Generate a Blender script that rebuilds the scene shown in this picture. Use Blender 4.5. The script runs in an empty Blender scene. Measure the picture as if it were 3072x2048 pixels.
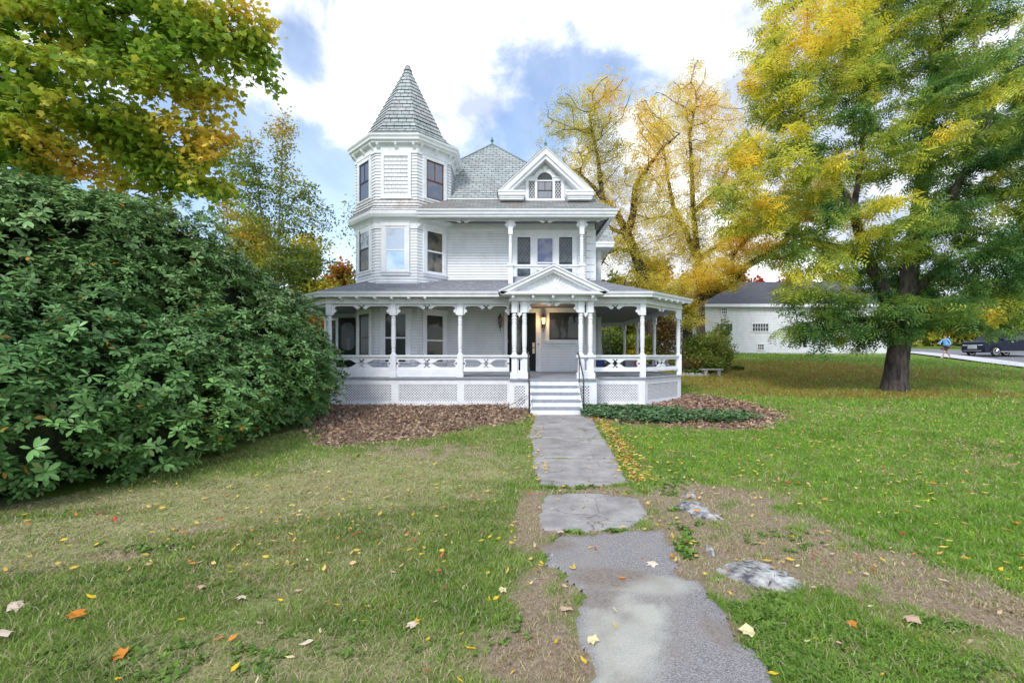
import bpy, math, random
import numpy as np
from mathutils import Vector, Matrix

random.seed(7)
rng = np.random.default_rng(11)
S = bpy.context.scene
COL = S.collection
R = math.radians

# ------------------------------------------------------------------ camera
F = 1365.33          # focal length in photograph pixels (16 mm lens on 36 mm)
CU, CV, CZ = 1536.0, 1065.0, 1.76
cam_d = bpy.data.cameras.new('camera')
cam_d.lens = 16.0
cam_d.sensor_width = 36.0
cam_d.shift_y = 41.0 / 3072.0
cam_d.clip_start = 0.05
cam_d.clip_end = 3000
cam = bpy.data.objects.new('camera', cam_d)
COL.objects.link(cam)
cam.location = (0, 0, CZ)
cam.rotation_euler = (R(90), 0, 0)
S.camera = cam

# ------------------------------------------------------------------ world: daylight sky with broken clouds
SUN_EL, SUN_AZ = R(42), R(205)      # azimuth clockwise from +Y (the sun stands behind the camera, to its left)
W = bpy.data.worlds.new('World')
S.world = W
W.use_nodes = True
wn, wl = W.node_tree.nodes, W.node_tree.links
wn.clear()


def wmath(op, a, b=None, c=None, clamp=False):
    n = wn.new('ShaderNodeMath')
    n.operation = op
    n.use_clamp = clamp
    for i, q in enumerate((a, b, c)):
        if q is None:
            continue
        if isinstance(q, (int, float)):
            n.inputs[i].default_value = q
        else:
            wl.new(q, n.inputs[i])
    return n.outputs[0]


w_out = wn.new('ShaderNodeOutputWorld')
w_tc = wn.new('ShaderNodeTexCoord')
w_dir = w_tc.outputs['Generated']
w_sky = wn.new('ShaderNodeTexSky')
w_sky.sky_type = 'NISHITA'
w_sky.sun_disc = False
w_sky.sun_elevation = SUN_EL
w_sky.sun_rotation = SUN_AZ
w_sky.air_density = 1.0
w_sky.dust_density = 0.25
w_sky.ozone_density = 2.2
w_bg = wn.new('ShaderNodeBackground')
wl.new(w_sky.outputs[0], w_bg.inputs[0])
w_bg.inputs[1].default_value = 0.14
w_noise = wn.new('ShaderNodeTexNoise')
w_noise.inputs['Scale'].default_value = 3.4
w_noise.inputs['Detail'].default_value = 7
w_noise.inputs['Roughness'].default_value = 0.6
w_noise.inputs['Distortion'].default_value = 0.35
w_map = wn.new('ShaderNodeMapping')
w_map.inputs['Location'].default_value = (3.1, 1.7, 0.4)
w_map.inputs['Scale'].default_value = (1.0, 1.0, 1.5)
wl.new(w_dir, w_map.inputs[0])
wl.new(w_map.outputs[0], w_noise.inputs['Vector'])
cov = wmath('MULTIPLY', w_noise.outputs[0], 2.5)
cov = wmath('ADD', cov, -0.86)


def sky_blob(u, v, k, amp, total):
    d = Vector(((u - CU) / F, 1.0, (CV - v) / F)).normalized()
    n = wn.new('ShaderNodeVectorMath')
    n.operation = 'DOT_PRODUCT'
    wl.new(w_dir, n.inputs[0])
    n.inputs[1].default_value = d
    e = wmath('SUBTRACT', n.outputs['Value'], 1.0)
    e = wmath('MULTIPLY', e, k)
    e = wmath('EXPONENT', e)
    e = wmath('MULTIPLY', e, amp)
    return wmath('ADD', total, e)


for u_, v_, k_, a_ in (
        (1270, 60, 38, .55), (1120, 240, 60, .5), (1430, 240, 110, .45), (800, 0, 50, .2), (2050, 120, 25, .32), (2500, 300, 9, .4),
        (2050, 700, 25, .5), (1850, 60, 60, .12),
        (890, 110, 420, -.62), (905, 205, 600, -.45), (700, 120, 120, .2), (1040, 560, 60, -.42), (760, 420, 60, -.2), (830, 320, 160, .4), (690, 40, 160, .4), (1560, 400, 110, -.6), (1640, 300, 300, -.45), (1540, 110, 260, -.5),
        (1450, 30, 400, -.25), (1000, 520, 70, -.42), (700, 330, 160, -.35), (1900, 190, 260, -.5), (2080, 230, 200, -.35), (1750, 60, 500, -.3), (1720, 250, 200, -.25), (1230, 480, 90, -.2)):
    cov = sky_blob(u_, v_, k_, a_, cov)
w_ss = wn.new('ShaderNodeMapRange')
w_ss.interpolation_type = 'SMOOTHSTEP'
w_ss.inputs['From Min'].default_value = 0.16
w_ss.inputs['From Max'].default_value = 0.66
w_ss.inputs['To Min'].default_value = 0.20
wl.new(cov, w_ss.inputs['Value'])
w_n2 = wn.new('ShaderNodeTexNoise')
w_n2.inputs['Scale'].default_value = 2.6
w_n2.inputs['Detail'].default_value = 8
w_n2.inputs['Roughness'].default_value = 0.6
w_n2.inputs['Distortion'].default_value = 0.4
wl.new(w_dir, w_n2.inputs['Vector'])
w_cr = wn.new('ShaderNodeValToRGB')
w_cr.color_ramp.elements[0].position = 0.43
w_cr.color_ramp.elements[0].color = (0.37, 0.42, 0.53, 1)
w_cr.color_ramp.elements[1].position = 0.60
w_cr.color_ramp.elements[1].color = (1.0, 1.0, 1.02, 1)
wl.new(w_n2.outputs[0], w_cr.inputs[0])
w_cb = wn.new('ShaderNodeBackground')
wl.new(w_cr.outputs[0], w_cb.inputs[0])
w_cb.inputs[1].default_value = 1.0
w_mix = wn.new('ShaderNodeMixShader')
wl.new(w_ss.outputs[0], w_mix.inputs[0])
wl.new(w_bg.outputs[0], w_mix.inputs[1])
wl.new(w_cb.outputs[0], w_mix.inputs[2])
wl.new(w_mix.outputs[0], w_out.inputs[0])

sun_d = bpy.data.lights.new('sun', 'SUN')
sun_d.energy = 1.5
sun_d.angle = R(14)
sun_d.color = (1.0, 0.97, 0.91)
sun = bpy.data.objects.new('sun', sun_d)
COL.objects.link(sun)
_sd = Vector((math.sin(SUN_AZ) * math.cos(SUN_EL), math.cos(SUN_AZ) * math.cos(SUN_EL), math.sin(SUN_EL)))
sun.rotation_euler = (-_sd).to_track_quat('-Z', 'Y').to_euler()

S.view_settings.view_transform = 'Standard'
S.view_settings.look = 'None'
S.view_settings.exposure = 0.95
S.view_settings.gamma = 1.0
S.cycles.max_bounces = 8
S.cycles.diffuse_bounces = 4
S.cycles.transparent_max_bounces = 8

# ------------------------------------------------------------------ numeric helpers
_tab = rng.random((256, 256))


def vnoise(x, y, sc=1.0, seed=0):
    x = np.asarray(x, float) * sc + seed * 17.3
    y = np.asarray(y, float) * sc + seed * 9.1
    xi, yi = np.floor(x).astype(int), np.floor(y).astype(int)
    fx, fy = x - xi, y - yi
    fx, fy = fx * fx * (3 - 2 * fx), fy * fy * (3 - 2 * fy)
    a, b = _tab[xi % 256, yi % 256], _tab[(xi + 1) % 256, yi % 256]
    c, d = _tab[xi % 256, (yi + 1) % 256], _tab[(xi + 1) % 256, (yi + 1) % 256]
    return (a * (1 - fx) + b * fx) * (1 - fy) + (c * (1 - fx) + d * fx) * fy


def fbm(x, y, sc=1.0, seed=0, o=4):
    t, a, n = 0, 1.0, 0
    for k in range(o):
        t = t + a * vnoise(x, y, sc * 2 ** k, seed + k)
        n += a
        a *= 0.5
    return t / n


def sstep(a, b, x):
    t = np.clip((np.asarray(x, float) - a) / (b - a), 0, 1)
    return t * t * (3 - 2 * t)


_gy = [-60, 6, 12, 18, 28, 40, 60, 120, 400]
_gzv = [-.1, 0, .2, .34, .95, 1.9, 2.7, 4.5, 9]


def gz(x, y):
    x, y = np.asarray(x, float), np.asarray(y, float)
    k = (np.interp(y - .8, _gy, _gzv) + np.interp(y, _gy, _gzv) + np.interp(y + .8, _gy, _gzv)) / 3
    return k + (fbm(x, y, .45, 3, 3) - .5) * .10 * sstep(.8, 3, np.abs(x - 1.2)) * sstep(40, 14, y)


def g1(x, y):
    return float(gz(x, y))


def W3(u, v, Y):
    """world point of photograph pixel (u, v) at depth Y"""
    return Vector(((u - CU) / F * Y, Y, CZ - (v - CV) / F * Y))


def PG(u, v):
    """world x, y where the ray of pixel (u, v) meets the ground"""
    lo, hi = 0.5, 90.0
    for _ in range(40):
        m = (lo + hi) / 2
        if CZ - (v - CV) / F * m > float(np.interp(m, _gy, _gzv)):
            lo = m
        else:
            hi = m
    return ((u - CU) / F * lo, lo)


# ------------------------------------------------------------------ object helpers
def tag(o, label=None, cat=None, group=None, kind=None):
    if label:
        o['label'] = label
    if cat:
        o['category'] = cat
    if group:
        o['group'] = group
    if kind:
        o['kind'] = kind
    return o


def thing(name, loc, label, cat, group=None):
    o = bpy.data.objects.new(name, None)
    o.empty_display_size = .2
    COL.objects.link(o)
    o.location = loc
    return tag(o, label, cat, group)


def adopt(o, parent):
    if parent is not None:
        o.parent = parent
        if parent.type == 'EMPTY':
            o.matrix_parent_inverse = Matrix.Translation(-Vector(parent.location))
    return o


def link_mesh(name, me, mat, parent=None, smooth=False):
    if mat is not None:
        for m in (mat if isinstance(mat, (list, tuple)) else [mat]):
            me.materials.append(m)
    if smooth:
        me.polygons.foreach_set('use_smooth', [True] * len(me.polygons))
    o = bpy.data.objects.new(name, me)
    COL.objects.link(o)
    return adopt(o, parent)


def mesh_np(name, V, loops, totals, mat, parent=None, col=None, smooth=False):
    me = bpy.data.meshes.new(name)
    V = np.ascontiguousarray(V, dtype=np.float32)
    loops = np.ascontiguousarray(loops, dtype=np.int32)
    totals = np.ascontiguousarray(totals, dtype=np.int32)
    me.vertices.add(len(V))
    me.vertices.foreach_set('co', V.ravel())
    me.loops.add(len(loops))
    me.loops.foreach_set('vertex_index', loops)
    me.polygons.add(len(totals))
    st = np.zeros(len(totals), np.int32)
    st[1:] = np.cumsum(totals)[:-1]
    me.polygons.foreach_set('loop_start', st)
    me.update(calc_edges=True)
    if col is not None:
        a = me.color_attributes.new('Col', 'FLOAT_COLOR', 'POINT')
        c4 = np.ones((len(V), 4), np.float32)
        c4[:, :3] = col
        a.data.foreach_set('color', c4.ravel())
    return link_mesh(name, me, mat, parent, smooth)


class MB:
    def __init__(s):
        s.v, s.f, s.uv = [], [], None
        s.drip, s.dripf = 0, []  # drip: share of each course painted as lap shade, dripf: its faces

    def _add(s, vs, fs, M=None):
        b = len(s.v)
        for p in vs:
            p = Vector(p)
            s.v.append(M @ p if M is not None else p)
        for f in fs:
            s.f.append([b + i for i in f])

    def box(s, x0, x1, y0, y1, z0, z1, M=None):
        x0, x1 = min(x0, x1), max(x0, x1)
        y0, y1 = min(y0, y1), max(y0, y1)
        s._add([(x0, y0, z0), (x1, y0, z0), (x1, y1, z0), (x0, y1, z0), (x0, y0, z1), (x1, y0, z1), (x1, y1, z1), (x0, y1, z1)],
               [(0, 3, 2, 1), (4, 5, 6, 7), (0, 1, 5, 4), (1, 2, 6, 5), (2, 3, 7, 6), (3, 0, 4, 7)], M)
        return s

    def prism(s, poly, y0, y1, M=None):
        """polygon in local x,z (counter-clockwise seen from -y) extruded from y0 (front) to y1"""
        n = len(poly)
        s._add([(x, y0, z) for x, z in poly] + [(x, y1, z) for x, z in poly],
               [list(range(n)), list(range(2 * n - 1, n - 1, -1))] + [(i, n + i, n + (i + 1) % n, (i + 1) % n) for i in range(n)], M)
        return s

    def tube(s, pts, r, n=8, M=None, cap=True):
        pts = [Vector(p) for p in pts]
        rs = r if isinstance(r, (list, tuple)) else [r] * len(pts)
        rings = []
        for i, p in enumerate(pts):
            d = (pts[min(i + 1, len(pts) - 1)] - pts[max(i - 1, 0)]).normalized()
            a = Vector((0, 0, 1)) if abs(d.z) < .9 else Vector((1, 0, 0))
            e1 = d.cross(a).normalized()
            e2 = d.cross(e1)
            rings += [p + (e1 * math.cos(2 * math.pi * k / n) + e2 * math.sin(2 * math.pi * k / n)) * rs[i] for k in range(n)]
        fs = [(i * n + k, i * n + (k + 1) % n, (i + 1) * n + (k + 1) % n, (i + 1) * n + k) for i in range(len(pts) - 1) for k in range(n)]
        if cap:
            fs += [list(range(n - 1, -1, -1)), list(range((len(pts) - 1) * n, len(pts) * n))]
        s._add(rings, fs, M)
        return s

    def lathe(s, prof, c=(0, 0), n=12, M=None, cap=True):
        vs = [(c[0] + r * math.cos(2 * math.pi * k / n), c[1] + r * math.sin(2 * math.pi * k / n), z) for r, z in prof for k in range(n)]
        m = len(prof)
        fs = [(i * n + k, i * n + (k + 1) % n, (i + 1) * n + (k + 1) % n, (i + 1) * n + k) for i in range(m - 1) for k in range(n)]
        if cap:
            fs += [list(range(n - 1, -1, -1)), list(range((m - 1) * n, m * n))]
        s._add(vs, fs, M)
        return s

    def sweep(s, path, prof, closed=False):
        """profile [(out, z)] swept along a plan path; outward is to the right of the walking direction"""
        P = [Vector((p[0], p[1])) for p in path]
        n = len(P)
        cols = []
        for i in range(n):
            dp = (P[i] - P[i - 1]).normalized() if (i > 0 or closed) else None
            dn = (P[(i + 1) % n] - P[i]).normalized() if (i < n - 1 or closed) else None
            dp, dn = dp or dn, dn or dp
            n1, n2 = Vector((dp.y, -dp.x)), Vector((dn.y, -dn.x))
            b = (n1 + n2).normalized()
            k = 1 / max(.3, b.dot(n1))
            cols.append([(P[i].x + b.x * k * o, P[i].y + b.y * k * o, z) for o, z in prof])
        m = len(prof)
        vs = [p for c in cols for p in c]
        fs = [(i * m + j, ((i + 1) % n) * m + j, ((i + 1) % n) * m + j + 1, i * m + j + 1)
              for i in range(n if closed else n - 1) for j in range(m - 1)]
        s._add(vs, fs)
        return s

    def rows(s, bl, br, tr, tl, exp=.1, lip=.014):
        lip = lip * (1.9 if exp < .16 else 1.5)
        """overlapping courses (clapboards, slates) over a planar trapezoid with level top and bottom edges"""
        bl, br, tr, tl = map(Vector, (bl, br, tr, tl))
        nrm = (br - bl).cross(tl - bl)
        if nrm.length < 1e-6:
            nrm = (br - bl).cross(tr - bl)
        nrm.normalize()
        ex = (br - bl).normalized()
        ey = nrm.cross(ex)
        H = (tl - bl).dot(ey)
        n = max(1, int(math.ceil(H / exp - .02)))
        if s.uv is None:
            s.uv = {}
        prev = None
        for i in range(n):
            t0, t1 = i * exp / H, min(1.0, (i + 1) * exp / H)
            a, b = bl.lerp(tl, t0) + nrm * .010, br.lerp(tr, t0) + nrm * .010
            c, d = br.lerp(tr, t1) + nrm * (.010 - lip), bl.lerp(tl, t1) + nrm * (.010 - lip)
            k = len(s.v)
            s.v += [a, b, c, d]
            q = [((p - bl).dot(ex), (p - bl).dot(ey)) for p in (a, b, c, d)]
            if s.drip:  # lower strip of each course gets a darker colour as lap shade
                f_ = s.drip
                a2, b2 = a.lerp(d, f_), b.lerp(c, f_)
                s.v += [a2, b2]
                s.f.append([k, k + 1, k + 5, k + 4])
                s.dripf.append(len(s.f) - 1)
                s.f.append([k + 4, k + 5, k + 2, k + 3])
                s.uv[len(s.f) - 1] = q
            else:
                s.f.append([k, k + 1, k + 2, k + 3])
                s.uv[len(s.f) - 1] = q
            if prev is not None:
                s.f.append([prev + 3, prev + 2, k + 1, k])
                s.uv[len(s.f) - 1] = [q[0], q[1], q[1], q[0]]
            prev = k
        return s

    def build(s, name, mat, parent=None, smooth=False, bevel=0, label=None):
        me = bpy.data.meshes.new(name)
        me.from_pydata([tuple(p) for p in s.v], [], [list(f) for f in s.f])
        if s.uv:
            ul = me.uv_layers.new(name='UVMap')
            for p in me.polygons:
                q = s.uv.get(p.index)
                if q:
                    for j, li in enumerate(p.loop_indices):
                        ul.data[li].uv = q[j]
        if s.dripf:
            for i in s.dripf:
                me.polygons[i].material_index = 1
            mat = [mat, M_LAPSHADE]
        o = link_mesh(name, me, mat, parent, smooth)
        if bevel:
            m = o.modifiers.new('bevel', 'BEVEL')
            m.width = bevel
            m.segments = 2
            m.limit_method = 'ANGLE'
        if label:
            o['label'] = label
        return o


def frame(p0, p1, z=0):
    """local frame on a wall: x from p0 to p1, -y outward, z up"""
    a, b = Vector((p0[0], p0[1], 0)), Vector((p1[0], p1[1], 0))
    ex = (b - a).normalized()
    ez = Vector((0, 0, 1))
    ey = ez.cross(ex)
    M = Matrix((ex, ey, ez)).transposed().to_4x4()
    M.translation = (p0[0], p0[1], z)
    return M


# ------------------------------------------------------------------ materials
def new_mat(name):
    m = bpy.data.materials.new(name)
    m.use_nodes = True
    n, l = m.node_tree.nodes, m.node_tree.links
    n.clear()
    out = n.new('ShaderNodeOutputMaterial')
    p = n.new('ShaderNodeBsdfPrincipled')
    l.new(p.outputs[0], out.inputs[0])
    return m, n, l, p, out


def c4(c):
    return (c[0], c[1], c[2], 1)


def pm(name, c1, c2=None, scale=4.0, rough=.6, spec=.4, bump=0, bscale=30, metal=0, detail=5, lo=.35, hi=.65, coat=0, stretch=None):
    m, n, l, p, out = new_mat(name)
    p.inputs['Roughness'].default_value = rough
    p.inputs['Specular IOR Level'].default_value = spec
    p.inputs['Metallic'].default_value = metal
    p.inputs['Coat Weight'].default_value = coat
    p.inputs['Base Color'].default_value = c4(c1)
    tc = n.new('ShaderNodeTexCoord')
    vec = tc.outputs['Object']
    if stretch:
        mp = n.new('ShaderNodeMapping')
        mp.inputs['Scale'].default_value = stretch
        l.new(vec, mp.inputs[0])
        vec = mp.outputs[0]
    if c2:
        t = n.new('ShaderNodeTexNoise')
        t.inputs['Scale'].default_value = scale
        t.inputs['Detail'].default_value = detail
        t.inputs['Roughness'].default_value = .62
        l.new(vec, t.inputs['Vector'])
        r = n.new('ShaderNodeValToRGB')
        r.color_ramp.elements[0].position, r.color_ramp.elements[1].position = lo, hi
        r.color_ramp.elements[0].color, r.color_ramp.elements[1].color = c4(c1), c4(c2)
        l.new(t.outputs[0], r.inputs[0])
        l.new(r.outputs[0], p.inputs['Base Color'])
    if bump:
        t2 = n.new('ShaderNodeTexNoise')
        t2.inputs['Scale'].default_value = bscale
        t2.inputs['Detail'].default_value = 6
        l.new(vec, t2.inputs['Vector'])
        b = n.new('ShaderNodeBump')
        b.inputs['Strength'].default_value = bump
        b.inputs['Distance'].default_value = .02
        l.new(t2.outputs[0], b.inputs['Height'])
        l.new(b.outputs[0], p.inputs['Normal'])
    return m


def slate_mat(name, ca, cb, cc, joint, bw=.24, rh=.19, mortar=.010, rough=.75, spot=(.2, .2, .2), spot_amt=.35, off=.5):
    """rows of separate slates or shingles, drawn in the metre UVs of the course geometry"""
    m, n, l, p, out = new_mat(name)
    p.inputs['Roughness'].default_value = rough
    p.inputs['Specular IOR Level'].default_value = .3
    uv = n.new('ShaderNodeUVMap')
    uv.uv_map = 'UVMap'
    br = n.new('ShaderNodeTexBrick')
    br.offset = off
    br.inputs['Scale'].default_value = 1
    br.inputs['Brick Width'].default_value = bw
    br.inputs['Row Height'].default_value = rh
    br.inputs['Mortar Size'].default_value = mortar
    br.inputs['Mortar Smooth'].default_value = .1
    br.inputs['Color1'].default_value = c4(ca)
    br.inputs['Color2'].default_value = c4(cb)
    br.inputs['Mortar'].default_value = c4(joint)
    l.new(uv.outputs[0], br.inputs['Vector'])
    tc = n.new('ShaderNodeTexCoord')
    t = n.new('ShaderNodeTexNoise')
    t.inputs['Scale'].default_value = 1.4
    t.inputs['Detail'].default_value = 6
    t.inputs['Roughness'].default_value = .7
    l.new(tc.outputs['Object'], t.inputs['Vector'])
    r = n.new('ShaderNodeValToRGB')
    r.color_ramp.elements[0].position, r.color_ramp.elements[1].position = .42, .68
    r.color_ramp.elements[0].color, r.color_ramp.elements[1].color = (0, 0, 0, 1), (spot_amt,) * 3 + (1,)
    l.new(t.outputs[0], r.inputs[0])
    mx = n.new('ShaderNodeMix')
    mx.data_type = 'RGBA'
    l.new(r.outputs[0], mx.inputs['Factor'])
    l.new(br.outputs['Color'], mx.inputs['A'])
    mx.inputs['B'].default_value = c4(spot)
    t3 = n.new('ShaderNodeTexNoise')
    t3.inputs['Scale'].default_value = 7
    t3.inputs['Detail'].default_value = 4
    l.new(tc.outputs['Object'], t3.inputs['Vector'])
    mx2 = n.new('ShaderNodeMix')
    mx2.data_type = 'RGBA'
    mx2.inputs['B'].default_value = c4(cc)
    r3 = n.new('ShaderNodeValToRGB')
    r3.color_ramp.elements[0].position, r3.color_ramp.elements[1].position = .5, .7
    r3.color_ramp.elements[0].color, r3.color_ramp.elements[1].color = (0, 0, 0, 1), (.5, .5, .5, 1)
    l.new(t3.outputs[0], r3.inputs[0])
    l.new(r3.outputs[0], mx2.inputs['Factor'])
    l.new(mx.outputs['Result'], mx2.inputs['A'])
    l.new(mx2.outputs['Result'], p.inputs['Base Color'])
    return m


def leaf_mat(name, trans=.3, rough=.5, spec=.35, tint=(1, 1, 1)):
    m, n, l, p, out = new_mat(name)
    a = n.new('ShaderNodeAttribute')
    a.attribute_name = 'Col'
    l.new(a.outputs['Color'], p.inputs['Base Color'])
    p.inputs['Roughness'].default_value = rough
    p.inputs['Specular IOR Level'].default_value = spec
    tr = n.new('ShaderNodeBsdfTranslucent')
    l.new(a.outputs['Color'], tr.inputs[0])
    mx = n.new('ShaderNodeMixShader')
    mx.inputs[0].default_value = trans
    l.new(p.outputs[0], mx.inputs[1])
    l.new(tr.outputs[0], mx.inputs[2])
    l.new(mx.outputs[0], out.inputs[0])
    return m


def pane_mat(name, base, refl, wob=.015, c2=None, scale=1.5):
    """window glass over what stands behind it: base colour below, a mirror-like share on top"""
    m, n, l, p, out = new_mat(name)
    p.inputs['Base Color'].default_value = c4(base)
    p.inputs['Roughness'].default_value = .5
    tc = n.new('ShaderNodeTexCoord')
    t = n.new('ShaderNodeTexNoise')
    t.inputs['Scale'].default_value = 2.2
    l.new(tc.outputs['Object'], t.inputs['Vector'])
    b = n.new('ShaderNodeBump')
    b.inputs['Strength'].default_value = .5
    b.inputs['Distance'].default_value = wob
    l.new(t.outputs[0], b.inputs['Height'])
    if c2:
        t2 = n.new('ShaderNodeTexNoise')
        t2.inputs['Scale'].default_value = scale
        t2.inputs['Detail'].default_value = 4
        l.new(tc.outputs['Object'], t2.inputs['Vector'])
        r = n.new('ShaderNodeValToRGB')
        r.color_ramp.elements[0].position, r.color_ramp.elements[1].position = .45, .6
        r.color_ramp.elements[0].color, r.color_ramp.elements[1].color = c4(base), c4(c2)
        l.new(t2.outputs[0], r.inputs[0])
        l.new(r.outputs[0], p.inputs['Base Color'])
    g = n.new('ShaderNodeBsdfGlossy')
    g.inputs['Roughness'].default_value = .03
    l.new(b.outputs[0], g.inputs['Normal'])
    mx = n.new('ShaderNodeMixShader')
    mx.inputs[0].default_value = refl
    l.new(p.outputs[0], mx.inputs[1])
    l.new(g.outputs[0], mx.inputs[2])
    l.new(mx.outputs[0], out.inputs[0])
    return m


M_WHITE = pm('white_paint', (.77, .78, .815), (.58, .585, .60), 2.6, .55, .35, lo=.45, hi=.85, detail=9, stretch=(1, 1, .45))
M_TRIM = pm('white_trim', (.78, .79, .83), (.62, .63, .655), 4.0, .5, .35, lo=.45, hi=.85, detail=9)
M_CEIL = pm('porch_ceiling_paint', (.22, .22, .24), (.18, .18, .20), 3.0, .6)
M_LAPSHADE = pm('painted_lap_shade', (.50, .52, .56), (.60, .62, .66), 2.0, .7, .2)  # shade line under each clapboard lap, painted as a darker strip
M_DECK = pm('grey_deck_paint', (.25, .27, .32), (.33, .35, .39), 5, .5, .4, .2, 20)
M_TREAD = pm('worn_grey_tread', (.20, .22, .27), (.36, .37, .41), 14, .6, .3)
M_DARKV = pm('painted_void_shade', (.012, .012, .014), None, rough=1, spec=0)
M_IRON = pm('black_iron', (.02, .02, .022), (.10, .09, .09), 18, .5, .5)
M_DOOR = pm('dark_green_door', (.004, .008, .010), None, rough=.45, spec=.2)
M_SCREEN = pm('black_door_paint', (.006, .006, .007), None, rough=.4, spec=.4)
M_SASH = pm('brown_sash_paint', (.10, .035, .03), (.16, .07, .05), 9, .6)
M_DSASH = pm('dark_sash_paint', (.03, .03, .035), None, rough=.5)
M_BRASS = pm('tarnished_brass', (.45, .36, .25), None, rough=.35, metal=1)
M_LEAD = pm('window_lead', (.16, .19, .21), None, rough=.5)
M_SLATE = slate_mat('grey_green_slate', (.30, .345, .345), (.43, .475, .475), (.50, .55, .54), (.05, .055, .06), .27, .185, .012, spot=(.30, .25, .26), spot_amt=.45)
M_SLATE2 = slate_mat('mixed_slate', (.25, .28, .28), (.38, .40, .41), (.42, .36, .35), (.05, .05, .055), .27, .17, .009, spot=(.30, .23, .21), spot_amt=.7)
M_ASPH = slate_mat('asphalt_shingle', (.33, .345, .39), (.45, .46, .50), (.50, .50, .54), (.22, .22, .25), .32, .14, .004, spot=(.2, .2, .22), spot_amt=.4)
M_SHING = slate_mat('white_wood_shingle', (.76, .77, .79), (.69, .70, .73), (.80, .81, .83), (.35, .36, .38), .15, .13, .006, spot=(.55, .54, .53), spot_amt=.4, off=.37)
M_OLDSH = slate_mat('peeling_white_shingle', (.70, .70, .71), (.60, .59, .59), (.80, .80, .81), (.30, .28, .28), .15, .12, .007, spot=(.40, .34, .31), spot_amt=.8, off=.37)
P_DARK = pane_mat('glass_dark', (.006, .010, .012), .028, c2=(.03, .032, .032), scale=1.2)
P_GREY = pane_mat('glass_grey_sky', (.06, .07, .11), .17)
P_BLIND = pane_mat('glass_over_pale_blind', (.42, .47, .56), .18)
P_CURT = pane_mat('glass_over_curtain', (.50, .52, .56), .10, c2=(.16, .17, .2), scale=4)
P_MIX = pane_mat('glass_painted_tree_reflection', (.02, .024, .03), .06, c2=(.12, .10, .06), scale=3)  # brownish mottling paints reflected trees into the base colour
P_BLUE = pane_mat('glass_blue', (.02, .05, .20), .06, .05, c2=(.12, .16, .26), scale=3)
P_STAIN = pane_mat('leaded_glass', (.015, .035, .06), .035, .06, c2=(.06, .09, .11), scale=5)

# ------------------------------------------------------------------ ground, paths
def poly_mask(x, y, poly, soft=.0):
    """1 inside polygon"""
    x, y = np.asarray(x, float), np.asarray(y, float)
    ins = np.zeros(x.shape, bool)
    n = len(poly)
    for i in range(n):
        x1, y1 = poly[i]
        x2, y2 = poly[(i + 1) % n]
        c = ((y1 > y) != (y2 > y)) & (x < (x2 - x1) * (y - y1) / (y2 - y1 + 1e-12) + x1)
        ins ^= c
    return ins


def pgpoly(pts):
    return [PG(u, v) for u, v in pts]


SLABS = [pgpoly(p) for p in (
    [(1585, 1314), (1810, 1314), (1775, 1242), (1604, 1242)],
    [(1596, 1376), (1852, 1375), (1816, 1316), (1590, 1316)],
    [(1612, 1462), (1700, 1463), (1800, 1460), (1888, 1452), (1851, 1375), (1596, 1376)],
    [(1622, 1592), (1760, 1598), (1895, 1588), (1950, 1545), (1920, 1498), (1789, 1480), (1700, 1483), (1630, 1488), (1614, 1540)])]
ASPHALT = pgpoly([(1620, 1645), (1680, 1606), (1800, 1604), (1900, 1592), (2005, 1589), (2030, 1680), (2050, 1735), (2105, 1738), (2128, 1800),
                  (2179, 1849), (2205, 1925), (2341, 2048), (2520, 2300), (2700, 2700), (1700, 2700), (1740, 2300), (1752, 2048), (1740, 1930), (1728, 1850),
                  (1735, 1800), (1688, 1738), (1628, 1700)])
CEMENT = pgpoly([(1772, 1822), (1860, 1806), (1960, 1790), (2020, 1826), (1990, 1860), (2004, 1900), (1975, 1990), (1925, 2060), (1940, 2300), (1760, 2700), (1700, 2300),
                 (1770, 2048), (1752, 1920)])
MULCH_L = pgpoly([(960, 1345), (1100, 1326), (1220, 1316), (1330, 1300), (1450, 1275), (1560, 1268), (1597, 1240), (1600, 1215), (900, 1215)])
MULCH_R = pgpoly([(1740, 1262), (1900, 1268), (2100, 1280), (2270, 1286), (2350, 1262), (2340, 1235), (2240, 1210), (2120, 1190), (2060, 1180), (1960, 1215), (1740, 1218)])
IVY = pgpoly([(1740, 1236), (1760, 1252), (1850, 1268), (1960, 1272), (2060, 1264), (2180, 1268), (2275, 1262), (2240, 1246), (2120, 1240), (1960, 1230), (1830, 1222), (1750, 1222)])


def el(x, y, u, v, ru, rv, rot=0):
    """soft ellipse on the ground given in photograph pixels; returns 0..1"""
    cx, cy = PG(u, v)
    ax = abs(PG(u + ru, v)[0] - PG(u - ru, v)[0]) / 2
    ay = abs(PG(u, v - rv)[1] - PG(u, v + rv)[1]) / 2
    dx, dy = x - cx, y - cy
    c, s_ = math.cos(rot), math.sin(rot)
    q = ((dx * c + dy * s_) / ax) ** 2 + ((-dx * s_ + dy * c) / ay) ** 2
    return np.clip(1.25 - q * .8, 0, 1)


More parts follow.
